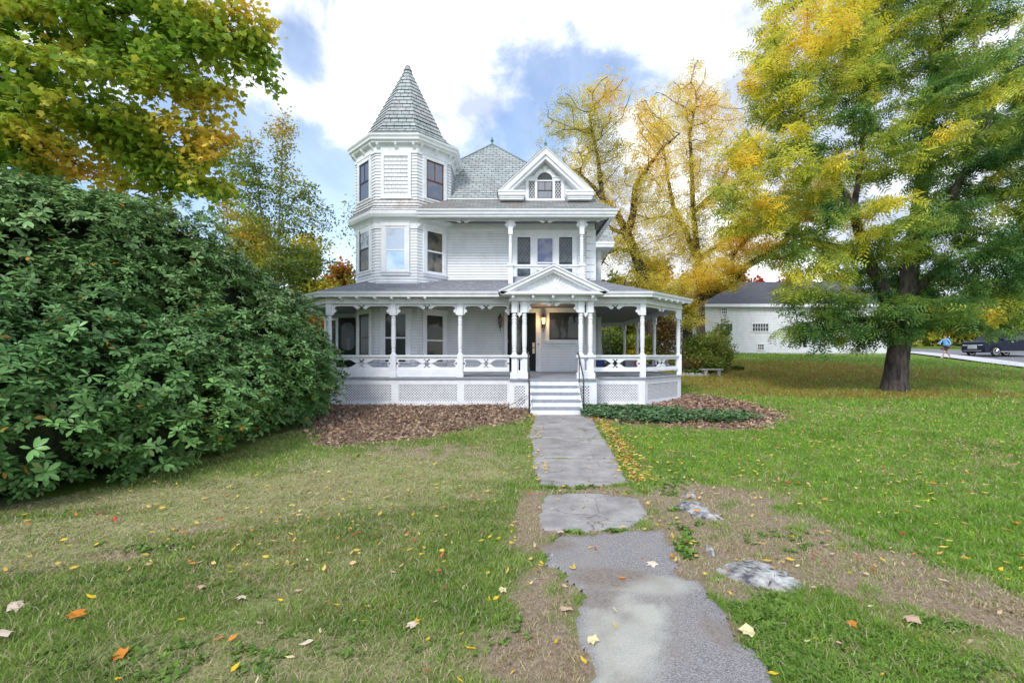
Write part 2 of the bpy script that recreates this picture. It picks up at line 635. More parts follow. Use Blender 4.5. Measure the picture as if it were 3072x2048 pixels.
def masks(x, y):
    n1, n2, n3 = fbm(x, y, .8, 1), fbm(x, y, 2.4, 7), fbm(x, y, .3, 13)
    w = (n2 - .5) * .9 + (n1 - .5) * .7
    dry = np.clip((n1 - .52) * 2.0, 0, .5) * (x < 1)
    for e in ((250, 1590, 900, 60, .30), (900, 1480, 560, 70, .2), (1250, 1400, 420, 50, 0), (120, 1680, 300, 60, .2), (900, 1970, 700, 90, 0), (300, 1500, 500, 30, .3)):
        dry = np.maximum(dry, el(x, y, *e) * 1.0 + w * .7)
    dry = np.maximum(dry, sstep(.5, .75, n1) * .55 * sstep(9, 3, y))
    dirt = np.zeros_like(x)
    for e in ((2250, 1600, 400, 120, -.5), (2560, 1690, 420, 105, -.8), (2950, 1830, 260, 70, -.8), (2150, 1500, 200, 50, 0), (2080, 1660, 110, 60, 0), (2800, 1790, 260, 50, -.9), (1640, 1780, 120, 90, 0), (1620, 1950, 190, 120, 0),
              (2020, 1500, 120, 40, 0), (1610, 1600, 80, 60, 0), (2200, 1740, 120, 60, 0), (400, 1668, 130, 22, .3), (620, 1590, 80, 8, .3), (1720, 1480, 170, 26, 0), (1750, 1470, 180, 12, 0), (1760, 1596, 220, 20, 0), (1600, 1540, 60, 80, 0), (1960, 1530, 90, 60, 0), (1950, 1600, 110, 40, 0), (2050, 1700, 80, 60, 0), (2120, 1860, 80, 70, 0)):
        dirt = np.maximum(dirt, el(x, y, *e) + w * .8)
    for e in ((1290, 1350, 260, 26, 0),):
        dirt = np.maximum(dirt, el(x, y, *e) * .6 + w * .5)
    lit = np.zeros_like(x)
    for e in ((2350, 1110, 520, 36, 0), (2250, 1150, 260, 26, 0), (2600, 1180, 500, 16, 0)):
        lit = np.maximum(lit, el(x, y, *e) * .9 + w * .4)
    dirt = sstep(.22, .85, dirt + (fbm(x, y, 5.5, 61) - .5) * 1.3 * (dirt > .05))
    dry = np.clip(dry + (fbm(x, y, 4.2, 67) - .5) * .9 * (dry > .1), 0, 1)
    mul = 0
    for dx_, dy_ in ((0, 0), (.2, .1), (-.2, -.1), (.1, -.2), (-.1, .2)):
        mul = mul + np.maximum(poly_mask(x + w * .6 + dx_, y + w * .6 + dy_, MULCH_L), poly_mask(x + w * .6 + dx_, y + w * .6 + dy_, MULCH_R)).astype(float) / 5
    mul = np.maximum(mul, ((x > -5.6) & (x < 6) & (y > 13.4) & (y < 26)).astype(float))
    return np.clip(dry, 0, 1), np.clip(dirt, 0, 1), np.clip(lit, 0, 1), mul


xs = np.concatenate([-np.geomspace(170, 12.3, 60), np.arange(-12, 16, .11), np.geomspace(16.2, 210, 64)])
ys = np.concatenate([-np.geomspace(60, 1.2, 12), np.arange(-1, 17, .11), np.geomspace(17.2, 420, 110)])
gx, gy = np.meshgrid(xs, ys)
gx, gy = gx.ravel(), gy.ravel()
_d, _e, _l, _m = masks(gx, gy)
V = np.stack([gx, gy, gz(gx, gy)], 1)
_near = (gx > -13) & (gx < 17) & (gy < 18)
V[:, 2] += np.where(_near, (fbm(gx, gy, 5, 21, 3) - .5) * .022, 0)
nx, ny = len(xs), len(ys)
ii = (np.arange(ny - 1)[:, None] * nx + np.arange(nx - 1)[None, :]).ravel()
L = np.stack([ii, ii + 1, ii + nx + 1, ii + nx], 1).ravel()
g_mat, n, l, p, out = new_mat('lawn_soil')
p.inputs['Roughness'].default_value = .95
p.inputs['Specular IOR Level'].default_value = .1
at = n.new('ShaderNodeAttribute')
at.attribute_name = 'Col'
sp = n.new('ShaderNodeSeparateColor')
l.new(at.outputs['Color'], sp.inputs[0])
tc = n.new('ShaderNodeTexCoord')


def gnoise(scale, det=6, rg=.65, stretch=None):
    t = n.new('ShaderNodeTexNoise')
    t.inputs['Scale'].default_value = scale
    t.inputs['Detail'].default_value = det
    t.inputs['Roughness'].default_value = rg
    l.new(tc.outputs['Object'], t.inputs['Vector'])
    return t.outputs[0]


def gramp(fac, stops):
    r = n.new('ShaderNodeValToRGB')
    while len(r.color_ramp.elements) < len(stops):
        r.color_ramp.elements.new(.5)
    for e, (ps, c) in zip(r.color_ramp.elements, stops):
        e.position, e.color = ps, c4(c)
    l.new(fac, r.inputs[0])
    return r.outputs[0]


def gmix(f, a, b):
    m = n.new('ShaderNodeMix')
    m.data_type = 'RGBA'
    l.new(f, m.inputs['Factor'])
    l.new(a, m.inputs['A'])
    l.new(b, m.inputs['B'])
    return m.outputs['Result']


gc = gramp(gnoise(14, 8, .75), [(.32, (.07, .125, .02)), (.5, (.13, .22, .035)), (.68, (.23, .31, .07))])
dc = gramp(gnoise(22, 8, .8), [(.3, (.20, .23, .08)), (.5, (.35, .35, .16)), (.7, (.48, .46, .25))])
ec = gramp(gnoise(30, 8, .8), [(.3, (.12, .085, .06)), (.5, (.29, .22, .16)), (.7, (.46, .38, .29))])
lc = gramp(gnoise(26, 8, .85), [(.3, (.09, .10, .02)), (.5, (.24, .16, .04)), (.72, (.36, .21, .07))])
mc = gramp(gnoise(34, 9, .9), [(.3, (.07, .045, .035)), (.5, (.19, .125, .095)), (.72, (.38, .28, .21))])
r = gmix(sp.outputs[0], gc, dc)
r = gmix(sp.outputs[1], r, ec)
r = gmix(sp.outputs[2], r, lc)
r = gmix(at.outputs['Alpha'], r, mc)
l.new(r, p.inputs['Base Color'])
b = n.new('ShaderNodeBump')
b.inputs['Strength'].default_value = .6
b.inputs['Distance'].default_value = .03
l.new(gnoise(45, 8, .8), b.inputs['Height'])
l.new(b.outputs[0], p.inputs['Normal'])
ground = mesh_np('ground', V, L, np.full(len(ii), 4), g_mat, col=np.stack([_d, _e, _l], 1), smooth=True)
_c = np.ones((len(V), 4), np.float32)
_c[:, 0], _c[:, 1], _c[:, 2], _c[:, 3] = _d, _e, _l, _m
ground.data.color_attributes['Col'].data.foreach_set('color', _c.ravel())
tag(ground, kind='structure')

# concrete slabs and the worn asphalt part of the walk, each a thin sheet following the soil
m_conc, n, l, p, out = new_mat('weathered_concrete')
p.inputs['Roughness'].default_value = .85
p.inputs['Specular IOR Level'].default_value = .25
tc = n.new('ShaderNodeTexCoord')
cc = gramp(gnoise(2.6, 8, .7), [(.3, (.215, .20, .195)), (.48, (.31, .293, .283)), (.62, (.40, .38, .36)), (.75, (.48, .435, .38))])
cf = gramp(gnoise(90, 3, .7), [(.3, (.8, .8, .8)), (.7, (1.1, 1.1, 1.1))])
mm = n.new('ShaderNodeMix')
mm.data_type = 'RGBA'
mm.blend_type = 'MULTIPLY'
mm.inputs['Factor'].default_value = 1
l.new(cc, mm.inputs['A'])
l.new(cf, mm.inputs['B'])
# thin cracks: edges of large distorted cells
vo = n.new('ShaderNodeTexVoronoi')
vo.feature = 'DISTANCE_TO_EDGE'
vo.inputs['Scale'].default_value = .75
wv = n.new('ShaderNodeVectorMath')
wv.operation = 'ADD'
nz = n.new('ShaderNodeTexNoise')
nz.inputs['Scale'].default_value = 3
nz.inputs['Detail'].default_value = 5
l.new(tc.outputs['Object'], nz.inputs['Vector'])
sc_ = n.new('ShaderNodeVectorMath')
sc_.operation = 'SCALE'
sc_.inputs['Scale'].default_value = .35
l.new(nz.outputs['Color'], sc_.inputs[0])
l.new(tc.outputs['Object'], wv.inputs[0])
l.new(sc_.outputs[0], wv.inputs[1])
l.new(wv.outputs[0], vo.inputs['Vector'])
ck = n.new('ShaderNodeMapRange')
ck.inputs['From Min'].default_value = .0
ck.inputs['From Max'].default_value = .006
ck.inputs['To Min'].default_value = .35
l.new(vo.outputs['Distance'], ck.inputs['Value'])
mk = n.new('ShaderNodeMix')
mk.data_type = 'RGBA'
mk.inputs['A'].default_value = (.04, .035, .03, 1)
l.new(ck.outputs[0], mk.inputs['Factor'])
l.new(mm.outputs['Result'], mk.inputs['B'])
l.new(mk.outputs['Result'], p.inputs['Base Color'])
b = n.new('ShaderNodeBump')
b.inputs['Strength'].default_value = .35
b.inputs['Distance'].default_value = .01
l.new(gnoise(60, 6, .7), b.inputs['Height'])
l.new(b.outputs[0], p.inputs['Normal'])

m_asph, n, l, p, out = new_mat('worn_asphalt_and_cement')
p.inputs['Roughness'].default_value = .9
p.inputs['Specular IOR Level'].default_value = .2
at = n.new('ShaderNodeAttribute')
at.attribute_name = 'Col'
sp = n.new('ShaderNodeSeparateColor')
l.new(at.outputs['Color'], sp.inputs[0])
tc = n.new('ShaderNodeTexCoord')
a1 = gramp(gnoise(120, 3, .8), [(.36, (.13, .12, .12)), (.5, (.265, .25, .248)), (.64, (.48, .46, .45))])
a2 = gramp(gnoise(75, 8, .85), [(.3, (.33, .32, .27)), (.5, (.50, .49, .43)), (.7, (.60, .59, .54))])
a3 = gramp(gnoise(40, 8, .8), [(.3, (.13, .10, .08)), (.5, (.25, .21, .18)), (.7, (.36, .32, .27))])
r = gmix(sp.outputs[0], a1, a2)
r = gmix(sp.outputs[1], r, a3)
l.new(r, p.inputs['Base Color'])
b = n.new('ShaderNodeBump')
b.inputs['Strength'].default_value = .7
b.inputs['Distance'].default_value = .012
l.new(gnoise(110, 4, .8), b.inputs['Height'])
l.new(b.outputs[0], p.inputs['Normal'])


def sheet(name, poly, mat, lift, edge=.02, thick=.05, colf=None, ragged=0.0):
    """grid sheet cut to a plan polygon, following the ground at a small height"""
    st = .045
    P = np.array(poly)
    X, Y = np.arange(P[:, 0].min() - .1, P[:, 0].max() + .1, st), np.arange(P[:, 1].min() - .1, P[:, 1].max() + .1, st)
    XX, YY = np.meshgrid(X, Y)
    jx = (fbm(XX, YY, 6, 31) - .5) * ragged
    ins = poly_mask(XX + jx, YY + jx, poly)
    e_ = st * .45
    for dx_, dy_ in ((e_, 0), (-e_, 0), (0, e_), (0, -e_)):
        ins |= poly_mask(XX + jx + dx_, YY + jx + dy_, poly)
    ok = ins[:-1, :-1] & ins[1:, :-1] & ins[:-1, 1:] & ins[1:, 1:]
    nX = len(X)
    r0, c0 = np.nonzero(ok)
    i0 = r0 * nX + c0
    fx, fy = XX.ravel(), YY.ravel()
    inner = ins.copy()
    inner[1:-1, 1:-1] = ins[1:-1, 1:-1] & ins[:-2, 1:-1] & ins[2:, 1:-1] & ins[1:-1, :-2] & ins[1:-1, 2:]
    z = gz(fx, fy) + lift + .012 + np.where(inner.ravel(), 0, -.03) + (fbm(fx, fy, 1.3, 55) - .5) * .012
    idx = np.stack([i0, i0 + 1, i0 + nX + 1, i0 + nX], 1)
    used, inv = np.unique(idx.ravel(), return_inverse=True)
    V = np.stack([fx, fy, z], 1)[used]
    o = mesh_np(name, V, inv, np.full(len(idx), 4), mat, col=colf(V[:, 0], V[:, 1]) if colf else None, smooth=True)
    return tag(o, kind='structure')


for sl in SLABS:
    sheet('path', sl, m_conc, .004, ragged=.05)


def asph_col(x, y):
    w = (fbm(x, y, 5, 77) - .5)
    cem = 0
    for dx_, dy_ in ((0, 0), (.09, .03), (-.09, -.03), (.03, -.09), (-.03, .09), (.05, .05), (-.05, -.05)):
        cem = cem + poly_mask(x + w * .5 + dx_, y + w * .5 + dy_, CEMENT).astype(float) / 7
    cem = np.clip(cem * .9 + (fbm(x, y, 9, 88) - .5) * .5 * (cem > .05), 0, 1)
    cem = np.maximum(cem, np.clip(el(x, y, 1960, 1760, 130, 30) + w * 1.2, 0, 1) * .8)
    dirt = np.clip(el(x, y, 1830, 1735, 130, 28) + w * 1.6, 0, 1)
    dirt = np.maximum(dirt, np.clip(el(x, y, 1660, 1640, 60, 20) + w * 1.6, 0, 1))
    dirt = np.maximum(dirt, np.clip(el(x, y, 1790, 1800, 90, 30) + w * 1.6, 0, 1) * .7)
    dirt = np.maximum(dirt, np.clip(el(x, y, 2150, 1900, 40, 60) + w * 1.6, 0, 1) * .7)
    return np.stack([cem, dirt, cem * 0], 1)


sheet('path', ASPHALT, m_asph, .004, colf=asph_col, ragged=.26)

# the road and pavement beyond the lawn, on the right
m_road = pm('road_asphalt', (.17, .17, .19), (.24, .24, .26), 3, .9, .2, .3, 60)
m_walk = pm('pale_concrete_pavement', (.52, .51, .54), (.60, .59, .62), 2, .85, .2)


def strip(name, pts, wd, mat, lift, kind='structure'):
    V, Lp = [], []
    P = [Vector(q) for q in pts]
    for i, q in enumerate(P):
        d = (P[min(i + 1, len(P) - 1)] - P[max(i - 1, 0)]).normalized()
        nr = Vector((d.y, -d.x))
        for s_ in (0, .5, 1):
            w_ = q + nr * wd * s_
            V.append((w_.x, w_.y, g1(w_.x, w_.y) + lift))
    k = len(P)
    for i in range(k - 1):
        for j in (0, 1):
            a = i * 3 + j
            Lp += [a, a + 1, a + 4, a + 3]
    return tag(mesh_np(name, V, Lp, [4] * (2 * (k - 1)), mat), kind=kind)


_pv = [PG(3300, 1134), PG(3072, 1105), PG(2950, 1090), PG(2850, 1076), PG(2740, 1062.5), PG(2690, 1058)]
_pv = [(p_[0], p_[1]) for p_ in _pv]
_base = [(_pv[0][0] - 2, _pv[0][1] - 8)] + _pv + [(_pv[-1][0] + 1, _pv[-1][1] + 25)]
strip('pavement', _base, 2.3, m_walk, .10)
_rd = []
for i, q in enumerate(_base):
    d = (Vector(_base[min(i + 1, len(_base) - 1)]) - Vector(_base[max(i - 1, 0)])).normalized()
    _rd.append((q[0] + d.y * 2.3, q[1] - d.x * 2.3))
strip('road', _rd, 11.0, m_road, .05)

# ------------------------------------------------------------------ grass blades
BUSHLINE = [(-5.9, 4.6), (-4.97, 6.1), (-4.35, 7.8), (-4.4, 9.5), (-4.1, 11.0), (-4.3, 12.3)]
ROCKS = [(2195, 1690, 130, 100), (2250, 1740, 150, 60), (2090, 1545, 90, 40)]


WALK = pgpoly([(1612, 1460), (1884, 1450), (1770, 1244), (1608, 1244)])


def lawn_ok(x, y):
    ok = np.ones(x.shape, bool)
    ok &= ~poly_mask(x, y, WALK)
    for q in SLABS + [ASPHALT]:
        w = (fbm(x, y, 6, 31) - .5) * .12
        ok &= ~poly_mask(x + w, y + w, q)
    bx = np.interp(y, [b_[1] for b_ in BUSHLINE], [b_[0] for b_ in BUSHLINE])
    ok &= ~((x < bx - .35) & (y < 13.5) & (y > 3.8))
    ok &= ~((x > -6) & (x < 6) & (y > 13.2) & (y < 26))
    return ok


M_BLADE = leaf_mat('grass_blade', .35, .6, .2)


def grass(N, r0, r1, power, hgt, wid, seed):
    g = np.random.default_rng(seed)
    th = g.uniform(R(-60), R(66), N)
    t = g.random(N)
    e = 2 - power
    rr = (r0 ** e + t * (r1 ** e - r0 ** e)) ** (1 / e)
    x, y = np.sin(th) * rr, np.cos(th) * rr
    k = lawn_ok(x, y)
    d, dr, li, mu = masks(x, y)
    k &= g.random(N) > dr * .55
    k &= g.random(N) > mu * .93
    x, y, d, dr, li, mu, rr = (q[k] for q in (x, y, d, dr, li, mu, rr))
    n_ = len(x)
    n2 = fbm(x, y, 3.1, 40)
    clump = fbm(x, y, 9, 44, 2)
    h = hgt * (.55 + .9 * g.random(n_)) * (.65 + .9 * clump) * (1 - .45 * np.clip(d + dr, 0, 1)) * (1 + rr * .03)
    w = wid * (.7 + .6 * g.random(n_)) * (1 + rr * .11)
    a = g.uniform(0, 2 * np.pi, n_)
    ln = h * g.uniform(.2, 1.5, n_) * (1 + .8 * d)
    b_ = g.uniform(0, 2 * np.pi, n_)
    z = gz(x, y) - .004
    cx, sx = np.cos(a) * w, np.sin(a) * w
    P0 = np.stack([x - cx, y - sx, z], 1)
    P1 = np.stack([x + cx, y + sx, z], 1)
    mx_, my_ = x + np.cos(b_) * ln * .35, y + np.sin(b_) * ln * .35
    P2 = np.stack([mx_ + cx * .7, my_ + sx * .7, z + h * .62], 1)
    P3 = np.stack([mx_ - cx * .7, my_ - sx * .7, z + h * .62], 1)
    P4 = np.stack([x + np.cos(b_) * ln, y + np.sin(b_) * ln, z + h * .95], 1)
    V = np.stack([P0, P1, P2, P3, P4], 1).reshape(-1, 3)
    o = np.arange(n_)[:, None] * 5
    L = np.concatenate([o + np.array([[0, 1, 2, 3]]), o + np.array([[3, 2, 4]])], 1).ravel()
    T = np.tile([4, 3], n_)
    lush = sstep(-1.5, 3.5, x)[:, None]
    green = np.array([.115, .24, .035])[None] * (1 - n2[:, None]) + np.array([.32, .45, .085])[None] * n2[:, None]
    green = green * (np.array([1.12, 1.0, 1.25]) * (1 - lush) + np.array([.99, 1.09, .8]) * lush)
    straw = np.array([.56, .51, .31])
    brown = np.array([.36, .26, .17])
    p_dry = np.clip(.20 - .10 * sstep(-1, 3, x) + d * .50 + dr * .72 + mu * .8, 0, .95)
    is_dry = (g.random(n_) < p_dry)[:, None]
    c = np.where(is_dry, straw + (brown - straw) * g.random((n_, 1)) * .8, green)
    gold = (g.random(n_) < li * .7)[:, None]
    c = np.where(gold, np.array([.30, .22, .05]), c)
    c *= (.75 + .5 * g.random((n_, 1)))
    return V, L, T, np.repeat(c, 5, 0)


parts_ = [grass(265000, 1.3, 5.5, 1.2, .034, .0022, 1), grass(290000, 4.5, 13, 1.35, .036, .0028, 2), grass(180000, 11, 46, 1.5, .045, .004, 3)]
VV, LL, TT, CC, base = [], [], [], [], 0
for V, L, T, C in parts_:
    VV.append(V)
    LL.append(L + base)
    TT.append(T)
    CC.append(C)
    base += len(V)
gr = mesh_np('grass', np.concatenate(VV), np.concatenate(LL), np.concatenate(TT), M_BLADE, col=np.concatenate(CC))
tag(gr, 'short mown lawn grass, green with straw coloured dry patches', 'grass', kind='stuff')

# ------------------------------------------------------------------ THE HOUSE
house = thing('house', (0, 16, .2), 'white Victorian house with octagonal turret, slate roofs and wraparound porch', 'house')
YW, XR, XL = 16.05, 2.92, -4.7


def part(mb, name, mat, parent=house, **k):
    return mb.build(name, mat, parent, **k)


def octa(cx, cy, a):
    r_ = a / math.cos(R(22.5))
    return [(cx + r_ * math.cos(R(22.5 + 45 * k)), cy + r_ * math.sin(R(22.5 + 45 * k))) for k in range(8)]


TC = (-3.87, 16.9)
TA = 1.69
O = octa(*TC, TA)
# faces: index 5 = front, 4 = front-left, 6 = front-right, 3 = left, 7 = right


def oface(k, a=TA):
    q = octa(*TC, a)
    return q[k], q[(k + 1) % 8]


# main walls in clapboards
w = MB()
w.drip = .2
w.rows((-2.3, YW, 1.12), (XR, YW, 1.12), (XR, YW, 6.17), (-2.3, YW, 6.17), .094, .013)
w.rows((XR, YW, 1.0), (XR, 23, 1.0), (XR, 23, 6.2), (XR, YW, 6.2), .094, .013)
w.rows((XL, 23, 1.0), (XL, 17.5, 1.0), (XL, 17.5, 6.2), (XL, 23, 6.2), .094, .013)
w.box(XL + .02, XR - .02, YW + .02, 23, .1, 7.3)
for k in range(8):
    if k in (1, 2):
        continue
    a, b_ = oface(k)
    w.rows((*a, 1.1), (*b_, 1.1), (*b_, 6.2), (*a, 6.2), .1, .014)
# room beyond the side porch on the left
w.rows((-7.3, 18.3, 1.1), (-5.3, 18.3, 1.1), (-5.3, 18.3, 3.6), (-7.3, 18.3, 3.6), .1, .014)
part(w, 'wall', M_WHITE)
w = MB()
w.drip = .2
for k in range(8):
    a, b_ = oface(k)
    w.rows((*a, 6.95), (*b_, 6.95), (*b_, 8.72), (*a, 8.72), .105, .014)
part(w, 'turret_wall', M_WHITE)
w = MB()
for k in range(8):
    a, b_ = oface(k, TA + .24)
    c_, d_ = oface(k, TA + .10)
    e_, f_ = oface(k)
    w.rows((*a, 6.54), (*b_, 6.54), (*d_, 6.72), (*c_, 6.72), .12, .014)
    w.rows((*c_, 6.72), (*d_, 6.72), (*f_, 7.02), (*e_, 7.02), .12, .014)
part(w, 'turret_skirt', M_OLDSH)
# trim: cornice band between the turret storeys, frieze boards, corner boards
Or = [O[i] for i in range(7, -1, -1)]       # clockwise = outward on the right?
Oc = O


def ring(mb, prof):
    mb.sweep([(p_[0], p_[1]) for p_ in Oc], prof, closed=True)


w = MB()
ring(w, [(.015, 5.98), (.03, 5.98), (.04, 6.16), (.06, 6.2), (.09, 6.3), (.2, 6.33), (.245, 6.42), (.25, 6.52), (.22, 6.545), (.0, 6.56)])
part(w, 'turret_cornice', M_TRIM)
w = MB()
ring(w, [(.012, 8.5), (.03, 8.5), (.035, 8.74), (.06, 8.78), (.16, 8.80), (.17, 8.84), (.225, 8.88), (.23, 8.94), (.27, 9.0), (.275, 9.055), (.2, 9.07)])
part(w, 'turret_eave', M_TRIM)
for k in (3, 4, 5, 6, 7):
    a, b_ = oface(k)
    M = frame(a, b_)
    Lf = 2 * TA * math.tan(R(22.5))
    for s_ in (.1, Lf / 2, Lf - .1):
        w = MB().prism([(-.17, 8.82), (-.15, 8.74), (-.02, 8.58), (-.02, 8.82)], -.04, .04, M @ Matrix.Translation((s_, 0, 0)) @ Matrix.Rotation(R(90), 4, 'Z'))
        part(w, 'eave_bracket', M_TRIM)
# turret roof
prev = (TA + .27, 9.05)
w = MB()
for a1, z1 in ((1.62, 9.28), (1.37, 9.58), (1.22, 9.92)):
    for k in range(8):
        p0, p1 = oface(k, prev[0])
        q0, q1 = oface(k, a1)
        w.rows((*p0, prev[1]), (*p1, prev[1]), (*q1, z1), (*q0, z1), .17, .014)
    prev = (a1, z1)
for k in range(8):
    p0, p1 = oface(k, prev[0])
    q0, q1 = oface(k, .10)
    w.rows((*p0, prev[1]), (*p1, prev[1]), (*q1, 12.33), (*q0, 12.33), .185, .014)
part(w, 'turret_roof', M_SLATE)
w = MB()
w.lathe([(.17, 12.27), (.13, 12.37), (.10, 12.43), (.11, 12.45), (.05, 12.48), (.02, 12.52)], TC, 10)
part(w, 'roof_cap', pm('lead_cap', (.22, .23, .22), (.35, .36, .34), 9, .6))

# corner boards, water table and frieze of the main body
w = MB()
w.box(XR - .20, XR + .03, YW - .035, YW + .2, 1.15, 3.35)
w.box(XR - .20, XR + .03, YW - .035, YW + .2, 4.35, 6.17)
part(w, 'corner_board', M_TRIM)
w = MB()
w.box(-2.55, XR + .04, YW - .05, YW, 6.165, 6.38)
w.box(-2.55, XR + .02, YW - .03, YW, 6.10, 6.165)
w.box(XR, XR + .05, YW - .05, 23, 6.165, 6.38)
part(w, 'frieze_board', M_TRIM)
# paneled pilaster beside the upper windows
w = MB()
for j in range(7):
    w.box(2.62, 2.90, YW - .055, YW - .02, 4.45 + j * .245, 4.45 + j * .245 + .22)
part(w, 'paneled_pilaster', M_TRIM)

# --- main roof: kicked eave, steep pyramid, soffit and fascia
EX0, EX1, EY0, EY1, EZ = -5.0, 3.43, 14.8, 24.1, 6.51
KX0, KX1, KY0, KY1, KZ = XL, XR, YW, 22.95, 7.23
AP = (-.85, 19.5, 10.78)
w = MB()
w.rows((-3.06, EY0, EZ), (EX1, EY0, EZ), (KX1, KY0, KZ), (-3.06, KY0, KZ), .16, .013)
w.rows((EX1, EY0, EZ), (EX1, EY1, EZ), (KX1, KY1, KZ), (KX1, KY0, KZ), .16, .013)
w.rows((EX0, EY1, EZ), (EX0, 16.6, EZ), (KX0, 16.9, KZ), (KX0, KY1, KZ), .16, .013)
part(w, 'lower_roof', M_SLATE2)
w = MB()
w.rows((KX0, KY0, KZ), (KX1, KY0, KZ), AP, AP, .175, .013)
w.rows((KX1, KY0, KZ), (KX1, KY1, KZ), AP, AP, .175, .013)
w.rows((KX1, KY1, KZ), (KX0, KY1, KZ), AP, AP, .175, .013)
w.rows((KX0, KY1, KZ), (KX0, KY0, KZ), AP, AP, .175, .013)
part(w, 'roof', M_SLATE)
M_FIN = pm('green_copper', (.05, .16, .15), (.12, .28, .25), 9, .5)
w = MB().lathe([(.09, 10.72), (.05, 10.80), (.03, 10.86), (.07, 10.92), (.075, 10.96), (.03, 11.0), (.025, 11.05), (.005, 11.14)], (-.85, 19.5), 10)
part(w, 'roof_finial', M_FIN)
w = MB()
for e_ in ((KX0, KY0), (KX1, KY0)):
    w.tube([(e_[0], e_[1], KZ + .02), (AP[0], AP[1], AP[2] + .02)], .028, 6)
part(w, 'hip_cap', pm('hip_flashing', (.2, .22, .22), None, rough=.6))
w = MB()
w.sweep([(-3.1, EY0), (EX1, EY0), (EX1, EY1)], [(-.22, 6.28), (-.06, 6.28), (-.05, 6.33), (-.01, 6.36), (.0, 6.42), (.04, 6.46), (.05, 6.505), (.0, 6.515)])
part(w, 'eave_fascia', M_TRIM)
w = MB()
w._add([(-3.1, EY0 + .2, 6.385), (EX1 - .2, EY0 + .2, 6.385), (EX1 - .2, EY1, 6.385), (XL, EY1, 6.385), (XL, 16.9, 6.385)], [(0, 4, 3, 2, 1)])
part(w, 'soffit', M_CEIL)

# --- rear wing seen past the right corner
w = MB()
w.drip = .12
w.rows((XR, 20.2, 1.0), (3.93, 20.2, 1.0), (3.93, 20.2, 6.5), (XR, 20.2, 6.5), .23, .016)
w.box(XR, 3.91, 20.22, 23.5, 1.0, 6.5)
w.box(3.78, 3.96, 20.16, 20.3, 1.0, 6.5)
part(w, 'wing_wall', M_WHITE)
w = MB()
w.rows((2.4, 19.65, 6.66), (4.42, 19.65, 6.66), (4.30, 21.5, 8.6), (2.4, 21.5, 8.6), .16, .013)
w.rows((4.42, 23.9, 6.66), (2.4, 23.9, 6.66), (2.4, 21.5, 8.6), (4.30, 21.5, 8.6), .16, .013)
part(w, 'wing_roof', M_SLATE)
w = MB()
w.box(2.6, 4.40, 19.62, 19.74, 6.42, 6.655)
w.box(2.6, 4.42, 19.60, 19.62, 6.55, 6.65)
w.box(2.6, 4.38, 19.70, 23.8, 6.40, 6.44)
part(w, 'wing_eave', M_TRIM)


# --- windows
def window(name, M, xc, z0, wd, ht, pane, sash=M_TRIM, cas=.11, meet=.5, sill=True, mull=False, kind='double', cas_top=None, storm=False, pane2=None):
    """casing mesh, child sash and child panes; local frame M"""
    ct = cas_top if cas_top is not None else cas
    x0, x1, z1 = xc - wd / 2, xc + wd / 2, z0 + ht
    w = MB()
    w.box(x0 - cas, x0, -.055, .0, z0 - .02, z1, M)
    w.box(x1, x1 + cas, -.055, .0, z0 - .02, z1, M)
    w.box(x0 - cas - .01, x1 + cas + .01, -.06, .0, z1, z1 + ct, M)
    w.box(x0 - cas - .03, x1 + cas + .03, -.075, .0, z1 + ct, z1 + ct + .03, M)
    if sill:
        w.box(x0 - cas - .02, x1 + cas + .02, -.09, .0, z0 - .065, z0 - .02, M)
        w.box(x0 - cas, x1 + cas, -.05, .0, z0 - .15, z0 - .065, M)
    wo = w.build('window', M_TRIM, house)
    w = MB()
    t = .042
    w.box(x0, x0 + t, -.035, -.017, z0 - .02, z1, M)
    w.box(x1 - t, x1, -.035, -.017, z0 - .02, z1, M)
    w.box(x0 + t, x1 - t, -.035, -.017, z1 - t, z1, M)
    w.box(x0 + t, x1 - t, -.035, -.017, z0 - .02, z0 + t, M)
    if kind == 'double':
        zm = z0 + ht * meet
        w.box(x0 + t, x1 - t, -.04, -.017, zm - .024, zm + .024, M)
    if mull:
        w.box(xc - .011, xc + .011, -.033, -.018, z0 + ht * meet, z1 - t, M)
    so = w.build('sash', sash, wo)
    zz = [(z0, z1)] if kind != 'double' else [(z0 + ht * meet, z1), (z0, z0 + ht * meet)]
    for j, (a, b_) in enumerate(zz):
        pn = MB().box(x0 + .01, x1 - .01, -.021, -.016, a, b_, M)
        pn.build('pane', (pane2 if (pane2 and j) else pane), wo)
    return wo


def leads(M, x0, x1, z0, z1, nx_, y, parent, mat=M_LEAD, th=.009):
    """diamond lead strips clipped to a rectangle"""
    w = MB()
    wd, ht = x1 - x0, z1 - z0
    dx = wd / nx_
    dz = dx * 1.45
    n_ = int(ht / dz) + nx_ + 3
    for sgn in (1, -1):
        for i in range(-nx_ - 2, n_):
            pts = []
            # line z = z0 + i*dz + sgn*(x-x0)*dz/dx
            for X in (x0, x1):
                Z = z0 + i * dz + (X - x0) * dz / dx * sgn + (0 if sgn > 0 else nx_ * dz)
                pts.append((X, Z))
            (xa, za), (xb, zb) = pts
            sl = (zb - za) / (xb - xa)
            lo, hi = max(z0, min(za, zb)), min(z1, max(za, zb))
            if lo >= hi:
                continue
            xa2, xb2 = xa + (lo - za) / sl, xa + (hi - za) / sl
            p_, q_ = Vector((xa2, y, lo)), Vector((xb2, y, hi))
            d = (q_ - p_).normalized()
            nn = Vector((-d.z, 0, d.x)) * th / 2
            w._add([p_ - nn, q_ - nn, q_ + nn, p_ + nn], [(0, 1, 2, 3)] if sgn > 0 else [(3, 2, 1, 0)], M)
    return w.build('lead_strip', mat, parent)


Mf = {k: frame(*oface(k)) for k in range(8)}
LF = 2 * TA * math.tan(R(22.5))
H = LF / 2
